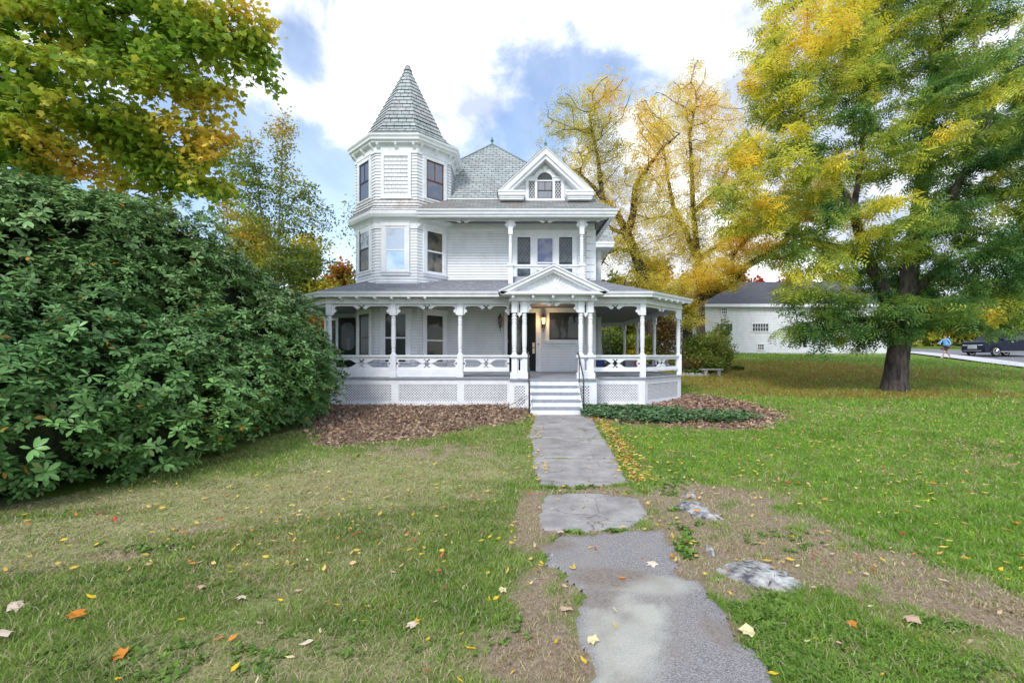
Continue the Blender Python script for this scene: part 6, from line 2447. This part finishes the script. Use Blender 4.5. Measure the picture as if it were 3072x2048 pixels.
# dry stalks in the left bed
q = in_poly_pts(MULCH_L, 3500, g)
q = q[(q[:, 1] < 13.8) & ~poly_mask(q[:, 0], q[:, 1], SLABS[0])]
T_STK = np.array([(0, .012, 0), (0, -.012, 0), (.6, -.010, .04), (1, 0, .0), (.6, .010, .04)])
F_STK = [(0, 1, 2, 3, 4)]
xd = np.stack([g.normal(0, .5, len(q)), g.normal(0, .5, len(q)), g.uniform(.2, 1, len(q))], 1)
cS = pal([(0, (.18, .11, .10)), (.7, (.42, .30, .23)), (.9, (.50, .40, .22)), (1, (.42, .42, .10))])(g.random(len(q)))
ms.append(inst(T_STK, F_STK, np.stack([q[:, 0], q[:, 1], gz(q[:, 0], q[:, 1])], 1), xd, g.normal(0, 1, (len(q), 3)), .14 * g.uniform(.5, 1.5, len(q)), cS))
A_ = merge(ms)
M_DEAD = leaf_mat('dead_leaf', .1, .85, .15)
tag(mesh_np('leaf_litter', A_[0], A_[1], A_[2], M_DEAD, col=A_[3]), 'brown dead leaves and stalks covering the beds along the porch', 'leaf litter', kind='stuff')

# small fallen leaves over the lawn as one mass, large near ones as single things
M_FALL = leaf_mat('fallen_leaf', .15, .65, .25)
PAL_F = pal([(0, (.60, .42, .05)), (.45, (.68, .52, .12)), (.62, (.66, .48, .26)), (.8, (.62, .30, .06)), (.92, (.50, .10, .04)), (1, (.30, .14, .08))])
n_ = 15000
th = g.uniform(R(-49), R(49), n_)
rr = (2.8 ** .7 + g.random(n_) * (42 ** .7 - 2.8 ** .7)) ** (1 / .7)
x, y = np.sin(th) * rr, np.cos(th) * rr
bx = np.interp(y, [b_[1] for b_ in BUSHLINE], [b_[0] for b_ in BUSHLINE])
k = ~((x < bx - .1) & (y < 13.5)) & ~((x > -6) & (x < 6) & (y > 13) & (y < 26)) & ~((x > bx0 - 9) & (y > BY - .5) & (x < bx1)) & (y < 50)
dens = .16 + .75 * sstep(0, 3, x) * sstep(4.5, 9, y) + .1 * sstep(9, 4, y) + .8 * np.exp(-((y - 17) / 8) ** 2) * (x > 5)
edge = np.exp(-((x - np.interp(y, [5, 7, 10, 12.2], [1.9, 1.65, 1.85, 1.95])) / .13) ** 2) * ((y < 12.3) & (y > 6)) + .6 * np.exp(-((x - .42) / .10) ** 2) * ((y > 8) & (y < 12.2))
k &= g.random(n_) < dens
ne = 1500
ye = g.uniform(6.2, 12.3, ne)
sd_ = g.random(ne) < .72
xe = np.where(sd_, np.interp(ye, [5, 6.6, 9, 10, 12.2], [1.95, 1.75, 2.05, 2.1, 2.1]) + g.normal(0, .12, ne), np.interp(ye, [6, 12.2], [.37, .62]) + g.normal(0, .07, ne))
x, y = np.concatenate([x[k], xe]), np.concatenate([y[k], ye])
k = ~np.any([poly_mask(x, y, s_) & (g.random(len(x)) < .8) for s_ in SLABS], axis=0) & ~(poly_mask(x, y, ASPHALT) & (g.random(len(x)) < .6)) & (y > 3.6)
x, y = x[k], y[k]
n_ = len(x)
a = g.uniform(0, 6.28, n_)
xd = np.stack([np.cos(a), np.sin(a), g.normal(0, .18, n_)], 1)
tF = g.random(n_) ** 1.3
A_ = inst(T_CURL, F_CURL, np.stack([x, y, gz(x, y) + .03 + .012 * g.random(n_)], 1), xd, np.array([0, 0, 1.]) + g.normal(0, .35, (n_, 3)),
          np.stack([.06 * g.uniform(.6, 1.5, n_), .045 * g.uniform(.6, 1.3, n_), np.full(n_, .05)], 1), PAL_F(tF))
tag(mesh_np('fallen_leaves', A_[0], A_[1], A_[2], M_FALL, col=A_[3]), 'small yellow and tan leaves scattered over the lawn and along the walk', 'fallen leaves', kind='stuff')


def leaf_mesh(T_, F_, col, nm):
    me = bpy.data.meshes.new(nm)
    me.from_pydata([tuple(q) for q in T_], [], F_)
    ca = me.color_attributes.new('Col', 'FLOAT_COLOR', 'POINT')
    for i in range(len(T_)):
        v_ = random.uniform(.8, 1.15)
        ca.data[i].color = (col[0] * v_, col[1] * v_, col[2] * v_, 1)
        if len(T_) > 8:
            me.vertices[i].co += Vector((random.uniform(-.06, .06), random.uniform(-.06, .06), random.uniform(-.05, .09)))
    me.materials.append(M_FALL)
    for p_ in me.polygons:
        p_.use_smooth = False
    return me


T_MC = T_MAPLE.copy()
T_MC[:, 2] = T_MC[:, 2] * 1.0 + .22 * np.abs(T_MC[:, 1]) + .12 * (T_MC[:, 0] - .4) ** 2
CF = {'orange': (.62, .22, .03), 'tan': (.58, .40, .28), 'pale': (.72, .58, .46), 'yellow': (.72, .48, .03), 'red': (.50, .08, .04), 'brown': (.28, .13, .08), 'cream': (.70, .62, .34)}
lm = {(k_, s_): leaf_mesh(T_MC if s_ == 'm' else T_CURL * np.array([1, .8, .9]), F_MAPLE if s_ == 'm' else F_CURL, CF[k_], 'fallen_leaf') for k_ in CF for s_ in 'mo'}
# (u, v, colour, shape, size, label)
BIGL = [(237, 1872, 'orange', 'm', .13, 'crumpled orange maple leaf, largest on the lower left grass'), (383, 1977, 'orange', 'm', .12, 'orange pink maple leaf at the lower left edge of the lawn'),
        (30, 1915, 'pale', 'm', .16, 'long pale maple leaf at the far left edge'), (20, 1840, 'pale', 'm', .15, 'grey white leaf at the far left edge above the pale one'),
        (612, 1773, 'tan', 'm', .085, 'folded tan leaf with an orange rim'), (712, 1810, 'pale', 'm', .10, 'pinkish white maple leaf on dark green grass'),
        (682, 1935, 'orange', 'o', .085, 'small bright orange upright leaf in the grass'), (942, 1930, 'pale', 'o', .12, 'tall pale pointed leaf standing in the grass'),
        (1245, 1895, 'pale', 'm', .10, 'pinkish tan maple leaf left of the walk beside a yellow one'), (1240, 1876, 'yellow', 'm', .08, 'yellow leaf touching the pinkish tan maple leaf'),
        (1500, 1776, 'cream', 'm', .085, 'cream maple leaf in the green grass left of the walk'), (1328, 1772, 'brown', 'm', .07, 'dark purple brown leaf in the middle of the lawn'),
        (1430, 1960, 'yellow', 'o', .11, 'yellow and orange leaf near the dirt left of the walk'), (1765, 1932, 'cream', 'm', .10, 'cream maple leaf on the dirt edge of the pale cement'),
        (1702, 1845, 'tan', 'm', .12, 'tan and yellow maple leaf on the bare dirt left of the walk'), (1760, 2005, 'yellow', 'o', .08, 'curled yellow leaf low beside the cement'),
        (1855, 1743, 'orange', 'o', .085, 'light orange leaf lying in the middle of the asphalt'), (1952, 1695, 'pale', 'm', .11, 'pale maple leaf on the dark asphalt'),
        (2012, 1669, 'orange', 'o', .08, 'orange leaf at the right edge of the asphalt'), (2262, 1915, 'cream', 'm', .13, 'big cream leaf at the right edge of the walk near the weeds'),
        (2300, 2030, 'yellow', 'o', .09, 'yellow leaf on the lower right rim of the walk'), (2720, 1862, 'tan', 'm', .13, 'big dry tan maple leaf on the lower right lawn'),
        (2545, 1875, 'orange', 'm', .08, 'orange leaf among the weeds on the right'), (2430, 1770, 'tan', 'o', .08, 'tan leaf between the pale rock and the lawn'),
        (2848, 1755, 'pale', 'o', .09, 'pale leaf on the brown slope at right'), (2820, 1620, 'tan', 'm', .11, 'tan leaf on the green right lawn'), (2715, 1603, 'red', 'm', .09, 'reddish brown leaf on the green right lawn'),
        (2360, 1452, 'red', 'o', .08, 'single red leaf on the green grass right of the walk'), (2193, 1437, 'tan', 'o', .10, 'tan leaf on the grass above the small rocks'),
        (1670, 1605, 'pale', 'm', .12, 'pale curled leaf at the upper left corner of the asphalt'), (1888, 1508, 'brown', 'o', .07, 'brown leaf on the fourth concrete slab'),
        (2317, 1552, 'yellow', 'o', .10, 'yellow leaf on the brown slope right of the rocks'), (3040, 1570, 'orange', 'm', .10, 'pinkish orange leaf near the right edge of the lawn'),
        (1725, 1716, 'yellow', 'o', .08, 'bright yellow leaf at the left rim of the asphalt'), (1130, 1620, 'red', 'o', .07, 'reddish tan leaf in the middle of the left lawn'),
        (688, 1490, 'orange', 'o', .10, 'orange brown leaf on dry grass near the rhododendron'), (310, 1543, 'brown', 'm', .11, 'brown leaf on the dry grass below the rhododendron'),
        (178, 1638, 'yellow', 'o', .09, 'yellow leaf on the dry grass at far left'), (345, 1575, 'red', 'o', .11, 'reddish curled leaf below the rhododendron edge'), (290, 1812, 'yellow', 'o', .11, 'long yellow leaf in the green grass at left')]
for u_, v_, c_, s_, sz_, lb in BIGL:
    x_, y_ = PG(u_, v_)
    o = bpy.data.objects.new('maple_leaf' if s_ == 'm' else 'fallen_leaf', lm[(c_, s_)])
    COL.objects.link(o)
    o.location = (x_, y_, g1(x_, y_) + .028)
    o.rotation_euler = (random.uniform(-.3, .3), random.uniform(-.3, .3), random.uniform(0, 6.28))
    o.scale = (sz_ * .74,) * 3
    tag(o, lb, 'leaf')
cnt = 0
gl = np.random.default_rng(31)
LBS = {'yellow': 'small yellow leaf lying loose on the near ground', 'tan': 'small tan leaf lying loose on the near ground', 'orange': 'small orange leaf lying loose on the near ground', 'cream': 'small cream leaf lying loose on the near ground',
       'red': 'small dark red leaf lying loose on the near ground', 'brown': 'small brown leaf lying loose on the near ground'}
while cnt < 235:
    th_, r_ = gl.uniform(R(-48), R(48)), 2.0 + 3.6 * gl.random() ** .8
    x_, y_ = math.sin(th_) * r_, math.cos(th_) * r_
    if x_ < np.interp(y_, [b_[1] for b_ in BUSHLINE], [b_[0] for b_ in BUSHLINE]) and y_ > 4:
        continue
    if bool(poly_mask(np.array([x_]), np.array([y_]), ASPHALT)[0]) and gl.random() < .85:
        continue
    c_ = gl.choice(['yellow', 'tan', 'orange', 'cream', 'red', 'brown'], p=[.38, .2, .1, .16, .06, .10])
    o = bpy.data.objects.new('fallen_leaf', lm[(c_, 'o')])
    COL.objects.link(o)
    o.location = (x_, y_, g1(x_, y_) + .026)
    o.rotation_euler = (gl.normal(0, .35), gl.normal(0, .35), gl.uniform(0, 6.28))
    sz_ = gl.uniform(.03, .06)
    o.scale = (sz_, sz_ * gl.uniform(.5, 1), sz_)
    tag(o, LBS[c_], 'leaf', 'small %s leaves loose on the near ground' % c_)
    cnt += 1

# broad leaved weeds in the lawn at the lower right, and tufts along the slabs
def weeds(cu, cv, ru, rv, n_, sz, seed):
    g = np.random.default_rng(seed)
    a, r_ = g.uniform(0, 6.28, n_), np.sqrt(g.random(n_))
    uv = [PG(cu + ru * r_[i] * math.cos(a[i]), cv + rv * r_[i] * math.sin(a[i])) for i in range(n_)]
    q = np.array(uv)
    k = fbm(q[:, 0], q[:, 1], 4, 90) > .40
    q = q[k & ~poly_mask(q[:, 0], q[:, 1], ASPHALT)]
    q = np.repeat(q, 6, 0)
    n_ = len(q)
    a = g.uniform(0, 6.28, n_)
    xd = np.stack([np.cos(a), np.sin(a), g.uniform(.1, .9, n_)], 1)
    c_ = np.array([.07, .17, .025]) + g.random((n_, 1)) * np.array([.17, .20, .05])
    return inst(T_OVAL, F_OVAL, np.stack([q[:, 0], q[:, 1], gz(q[:, 0], q[:, 1]) + .005], 1), xd, np.array([0, 0, 1.]) + g.normal(0, .3, (n_, 3)), sz * g.uniform(.6, 1.3, n_), c_)


A_ = merge([weeds(2640, 1960, 420, 110, 1900, .030, 1), weeds(2290, 1830, 90, 60, 160, .045, 2), weeds(2050, 1560, 60, 40, 90, .05, 3), weeds(1720, 1462, 110, 8, 110, .04, 4), weeds(1800, 1597, 110, 8, 90, .04, 5),
            weeds(2010, 1440, 60, 50, 100, .05, 6), weeds(430, 1640, 150, 25, 110, .045, 7), weeds(560, 1760, 300, 60, 200, .035, 8), weeds(1200, 1900, 400, 90, 200, .035, 9), weeds(2060, 1640, 30, 40, 60, .05, 10),
            weeds(2350, 1620, 120, 40, 60, .04, 11), weeds(500, 1990, 400, 60, 200, .04, 12)])
tag(mesh_np('weeds', A_[0], A_[1], A_[2], M_BLADE, col=A_[3]), 'small broad leaved weeds growing in the lawn and along the walk', 'weeds', kind='stuff')

# ------------------------------------------------------------------ rocks
M_ROCK = pm('pale_streaked_rock', (.085, .085, .095), (.50, .49, .48), 8, .85, .2, 1, 26, stretch=(1, 2.2, 1), lo=.36, hi=.62)


def rock(u, v, w_, d_, h_, rot, label, seed, name='rock_outcrop'):
    x, y = PG(u, v)
    g = np.random.default_rng(seed)
    nu, nv = 17, 6
    V, Fc = [], []
    for a_ in range(nv + 1):
        t_ = a_ / nv
        for b_ in range(nu):
            ph = 2 * math.pi * b_ / nu
            lump = 1 + .26 * (float(fbm(np.array([math.cos(ph) * 1.2 + seed]), np.array([math.sin(ph) * 1.2]), 1.5, seed)[0]) - .5) * 2
            r_ = t_ * lump
            X, Y = r_ * math.cos(ph) * w_, r_ * math.sin(ph) * d_
            Z = h_ * max(0, 1 - t_ ** 2.2) * (1 + .9 * (float(fbm(np.array([X * 4]), np.array([Y * 4]), 2, seed + 3)[0]) - .5)) + .03 * float(fbm(np.array([X]), np.array([Y]), 14, seed + 5)[0])
            j_ = .09 * w_ * (0 < a_ < nv)
            V.append((X + g.normal(0, j_), Y + g.normal(0, j_ * .7), Z * g.uniform(.72, 1.12) - .05 * (t_ ** 4)))
    for a_ in range(nv):
        for b_ in range(nu):
            Fc.append((a_ * nu + b_, a_ * nu + (b_ + 1) % nu, (a_ + 1) * nu + (b_ + 1) % nu, (a_ + 1) * nu + b_)[::-1])
    me = bpy.data.meshes.new(name)
    me.from_pydata(V, [], Fc)
    o = link_mesh(name, me, M_ROCK, smooth=False)
    o.location = (x, y, g1(x, y))
    o.rotation_euler = (0, 0, rot)
    return tag(o, label, 'rock')


rock(2275, 1735, .34, .20, .075, -.55, 'pale white and grey rock breaking through the dirt right of the walk', 4)
rock(2330, 1745, .16, .17, .06, -.3, 'dark grey side of the pale rock, partly buried', 14)
rock(2075, 1530, .22, .13, .07, -.6, 'grey streaked rock beside the fourth concrete slab', 5)
rock(2120, 1552, .20, .10, .05, -.3, 'low grey rock just right of the streaked one', 6)
rock(2070, 1490, .09, .08, .04, 0, 'small rounded grey rock above the streaked one', 7, 'rock')
rock(2128, 1650, .05, .04, .035, 0, 'small cream stone among red leaves by the asphalt', 8, 'stone')
rock(2134, 1664, .045, .035, .03, 1, 'small grey stone touching the cream stone', 9, 'stone')
rock(1650, 1672, .05, .03, .03, 1, 'small dark stone at the left rim of the asphalt', 10, 'stone')

# ------------------------------------------------------------------ stone bench, border stones and hostas
M_STONE = pm('bench_stone', (.24, .24, .25), (.38, .37, .36), 8, .9, .2, .4, 30)
bx_, by2 = (2134 - CU) / F * 23.6, 23.6
zb_ = g1(bx_, by2)
t = thing('stone_bench', (bx_, by2, zb_), 'small backless grey stone bench on the lawn by the green shrub', 'bench')
MB().box(bx_ - .54, bx_ + .54, by2 - .2, by2 + .2, zb_ + .30, zb_ + .37).build('seat', M_STONE, t, bevel=.012)
for sx in (-.34, .34):
    MB().prism([(bx_ + sx - .08, zb_ - .03), (bx_ + sx + .08, zb_ - .03), (bx_ + sx + .065, zb_ + .15), (bx_ + sx + .10, zb_ + .30), (bx_ + sx - .10, zb_ + .30), (bx_ + sx - .065, zb_ + .15)], by2 - .16, by2 + .16).build('leg', M_STONE, t)
xa = (2052 - CU) / F * 23.8
for k_ in range(9):
    o = rock(2054 + k_ * 7.5, 1127, .13, .10, .11, k_, 'grey edging stone in the row along the hosta bed', 60 + k_, 'edging_stone')
    o.location = (xa + k_ * .15, 23.7 + random.uniform(-.05, .05), g1(xa, 23.7))
    o.data.materials[0] = M_STONE
    o['group'] = 'edging stones along the hosta bed'
g = np.random.default_rng(71)
for k_, (u_, sz_) in enumerate(((2066, .22), (2090, .26))):
    xx, yy_ = (u_ - CU) / F * 24.4, 24.4
    n_ = 34
    a = g.uniform(0, 6.28, n_)
    xd = np.stack([np.cos(a), np.sin(a), g.uniform(.2, 1.0, n_)], 1)
    A_ = inst(T_OVAL, F_OVAL, np.tile([[xx, yy_, g1(xx, yy_) + .03]], (n_, 1)) + xd * .04, xd, np.array([0, 0, 1.]) + g.normal(0, .2, (n_, 3)), np.stack([np.full(n_, sz_ * 1.3)] * 3, 1) * g.uniform(.7, 1.2, (n_, 1)),
              np.array([.12, .26, .08]) * g.uniform(.7, 1.4, (n_, 1)))
    tag(mesh_np('hosta', A_[0], A_[1], A_[2], M_BLADE, col=A_[3]), 'light green hosta clump left of the stone bench, %s of the two' % ('farther from the bench' if k_ == 0 else 'closer to the bench'), 'plant')

# ------------------------------------------------------------------ parked car
M_CAR = pm('navy_car_paint', (.006, .009, .028), None, rough=.45, spec=.25, coat=.08)
M_CGLASS = pane_mat('car_glass', (.015, .02, .025), .10)
M_TYRE = pm('tyre_rubber', (.015, .015, .016), None, rough=.8)
M_CHROME = pm('chrome', (.7, .7, .72), None, rough=.2, metal=1)
CX, CYn = 36.95, 35.6
cz_ = g1(CX + 2, CYn + .9) + .04
car = thing('parked_car', (CX + 2.3, CYn + .9, cz_), 'dark navy SUV standing on the road at the right edge', 'car')
MC = Matrix.Translation((CX, CYn, cz_)) @ Matrix.Diagonal((1.0, 1.0, 1.1, 1.0))
WB = 1.86
prof = [(.02, .45), (.0, .78), (.04, 1.02), (.2, 1.10), (1.0, 1.17), (1.2, 1.18), (4.5, 1.18), (4.64, 1.05), (4.66, .5), (4.55, .3), (4.15, .28), (4.1, .50), (3.95, .68), (3.7, .75), (3.45, .68), (3.3, .5), (3.25, .28), (1.35, .28), (1.3, .5), (1.15, .68), (.9, .75), (.65, .68), (.5, .5),
        (.45, .28), (.12, .28)]
w = MB().prism(prof[::-1], 0, WB, MC)
w.build('body', M_CAR, car, bevel=.035)
w = MB()
cab = [(1.0, 1.16), (1.72, 1.74), (2.1, 1.82), (3.9, 1.82), (4.35, 1.72), (4.6, 1.14)]
vs = [(x_, .06, z_) if z_ < 1.2 else (x_, .20, z_) for x_, z_ in cab] + [(x_, WB - .06, z_) if z_ < 1.2 else (x_, WB - .20, z_) for x_, z_ in cab]
w._add(vs, [(5, 4, 3, 2, 1, 0), (6, 7, 8, 9, 10, 11)] + [(i, i + 1, i + 7, i + 6) for i in range(5)], MC)
w.build('cabin', M_CAR, car, bevel=.02)
w = MB()


def cside(x_, z_, o=-.006):
    return (x_, .06 + (z_ - 1.14) / .56 * .14 + o, z_)


w._add([cside(1.35, 1.18), cside(2.35, 1.18), cside(2.35, 1.62), cside(1.95, 1.62)], [(0, 1, 2, 3)], MC)
w._add([cside(2.42, 1.18), cside(3.35, 1.18), cside(3.35, 1.62), cside(2.42, 1.62)], [(0, 1, 2, 3)], MC)
w._add([cside(3.42, 1.18), cside(4.2, 1.18), cside(4.05, 1.58), cside(3.42, 1.62)], [(0, 1, 2, 3)], MC)
w._add([(1.08, .16, 1.17), (1.80, .28, 1.64), (1.80, WB - .28, 1.64), (1.08, WB - .16, 1.17)], [(0, 1, 2, 3)], MC @ Matrix.Translation((-.012, 0, .008)))
w.build('car_window', M_CGLASS, car)
for wx in (.9, 3.7):
    for sy, oy in ((0, -.01), (1, WB + .01)):
        Mw = MC @ Matrix.Translation((wx, oy, .36)) @ Matrix.Rotation(R(90), 4, 'X')
        o = MB().lathe([(.22, -.11), (.34, -.11), (.36, -.08), (.36, .0), (.34, .03), (.22, .03)], (0, 0), 22, Mw).build('wheel', M_TYRE, car)
        w = MB().lathe([(.05, .035), (.04, .05), (0.001, .05)], (0, 0), 12, Mw)
        w.lathe([(.225, .0), (.235, .035), (.20, .035), (.20, .0)], (0, 0), 20, Mw, cap=False)
        for k_ in range(7):
            a_ = 2 * math.pi * k_ / 7
            w.tube([(.04 * math.cos(a_), .04 * math.sin(a_), .04), (.21 * math.cos(a_), .21 * math.sin(a_), .032)], .016, 4, Mw)
        w.build('rim', M_CHROME, o)
for yy_ in (.12, WB - .5):
    MB().prism([(-.01, .80), (.10, .78), (.12, .92), (.06, .93)], yy_, yy_ + .38, MC @ Matrix.Translation((0, 0, 0))).build('headlight', pm('headlight_lens', (.6, .62, .65), None, rough=.1), car)
w = MB().box(-.015, .02, .55, WB - .55, .55, .85, MC)
w.box(-.03, .0, .2, WB - .2, .40, .43, MC)
w.build('grille', M_CHROME, car)
MB().box(.5, 4.2, -.012, .0, .32, .36, MC).build('sill_trim', M_CHROME, car)
MB().box(1.9, 4.1, .19, .22, 1.74, 1.77, MC).build('roof_rail', M_CHROME, car)
MB().box(1.3, 1.45, -.16, .02, 1.16, 1.28, MC).build('side_mirror', M_CAR, car, bevel=.02)
for xx in (2.1, 3.1):
    MB().box(xx, xx + .2, -.02, .0, 1.0, 1.03, MC).build('door_handle', M_CHROME, car)

# ------------------------------------------------------------------ walking person
def skinned(name, pts, edges, rad, mat, parent, sub=2):
    me = bpy.data.meshes.new(name)
    me.from_pydata(pts, edges, [])
    o = link_mesh(name, me, mat, parent)
    m_ = o.modifiers.new('skin', 'SKIN')
    sv = me.skin_vertices[0].data if me.skin_vertices else None
    if sv is None:
        bpy.context.view_layer.objects.active = o
        sv = o.data.skin_vertices[0].data
    for i, r_ in enumerate(rad):
        sv[i].radius = (r_, r_) if not isinstance(r_, tuple) else r_
    sv[0].use_root = True
    s_ = o.modifiers.new('sub', 'SUBSURF')
    s_.levels = s_.render_levels = sub
    return o


pxp, pyp = (2838 - CU) / F * 34.5, 34.5
pz = g1(pxp, pyp) + .06
person = thing('person', (pxp, pyp, pz), 'person in a light blue jacket and dark shorts striding left along the road', 'person')
Mp = lambda x_, y_, z_: (pxp + x_, pyp + y_, pz + z_)
M_SKIN = pm('skin', (.45, .27, .19), None, rough=.55)
M_JKT = pm('light_blue_jacket', (.16, .38, .72), (.22, .46, .78), 6, .7)
M_SHORT = pm('dark_navy_cloth', (.02, .02, .045), None, rough=.8)
M_SHOE = pm('pale_shoe', (.45, .45, .47), None, rough=.6)
M_HAIR = pm('brown_hair', (.05, .03, .02), None, rough=.7)
# heading -x; body one continuous skinned surface
pts = [Mp(.02, 0, .93), Mp(0, 0, 1.12), Mp(-.03, 0, 1.32), Mp(-.05, 0, 1.44), Mp(-.07, 0, 1.52), Mp(-.09, 0, 1.60), Mp(-.09, 0, 1.70),
       Mp(0.0, -.09, .90), Mp(-.22, -.10, .52), Mp(-.33, -.10, .12), Mp(-.46, -.10, .05),
       Mp(.04, .09, .90), Mp(.14, .10, .50), Mp(.40, .10, .14), Mp(.30, .10, .05),
       Mp(-.04, -.18, 1.40), Mp(.12, -.22, 1.16), Mp(.02, -.22, .95), Mp(-.03, -.22, .87),
       Mp(-.05, .18, 1.40), Mp(-.22, .22, 1.18), Mp(-.42, .20, 1.10), Mp(-.50, .19, 1.11)]
ed = [(0, 1), (1, 2), (2, 3), (3, 4), (4, 5), (5, 6), (0, 7), (7, 8), (8, 9), (9, 10), (0, 11), (11, 12), (12, 13), (13, 14), (3, 15), (15, 16), (16, 17), (17, 18), (3, 19), (19, 20), (20, 21), (21, 22)]
rd_ = [.13, .12, .14, .11, .055, .085, .075, .10, .06, .042, .035, .10, .06, .042, .035, .055, .045, .033, .03, .055, .045, .033, .03]
skinned('body', pts, ed, rd_, M_SKIN, person)
skinned('jacket', [Mp(.02, 0, .88), Mp(0, 0, 1.1), Mp(-.03, 0, 1.32), Mp(-.05, 0, 1.45), Mp(-.04, -.18, 1.41), Mp(.13, -.23, 1.16), Mp(.03, -.23, .97), Mp(-.05, .18, 1.41), Mp(-.22, .23, 1.18), Mp(-.40, .21, 1.11)],
        [(0, 1), (1, 2), (2, 3), (3, 4), (4, 5), (5, 6), (3, 7), (7, 8), (8, 9)], [.19, .17, .175, .10, .08, .07, .055, .08, .07, .055], M_JKT, person)
skinned('shorts', [Mp(.02, 0, .95), Mp(0, -.09, .86), Mp(-.20, -.10, .55), Mp(.04, .09, .86), Mp(.13, .10, .54)], [(0, 1), (1, 2), (0, 3), (3, 4)], [.16, .125, .09, .125, .09], M_SHORT, person)
skinned('shoe', [Mp(-.32, -.10, .06), Mp(-.46, -.10, .04), Mp(-.54, -.10, .035)], [(0, 1), (1, 2)], [.055, .048, .038], M_SHOE, person)
skinned('shoe', [Mp(.42, .10, .12), Mp(.33, .10, .06), Mp(.25, .10, .04)], [(0, 1), (1, 2)], [.055, .048, .038], M_SHOE, person)
skinned('hair', [Mp(-.05, 0, 1.62), Mp(-.07, 0, 1.73), Mp(-.10, 0, 1.76)], [(0, 1), (1, 2)], [.075, .085, .07], M_HAIR, person)
skinned('bag', [Mp(-.30, -.05, .86), Mp(-.32, -.05, .62)], [(0, 1)], [.09, .13], pm('brown_bag', (.16, .07, .04), None, rough=.7), person)

# names of the window casings follow their kind
for o in list(S.objects):
    if o.name.startswith('w.') or o.name == 'w':
        o.name = 'window'
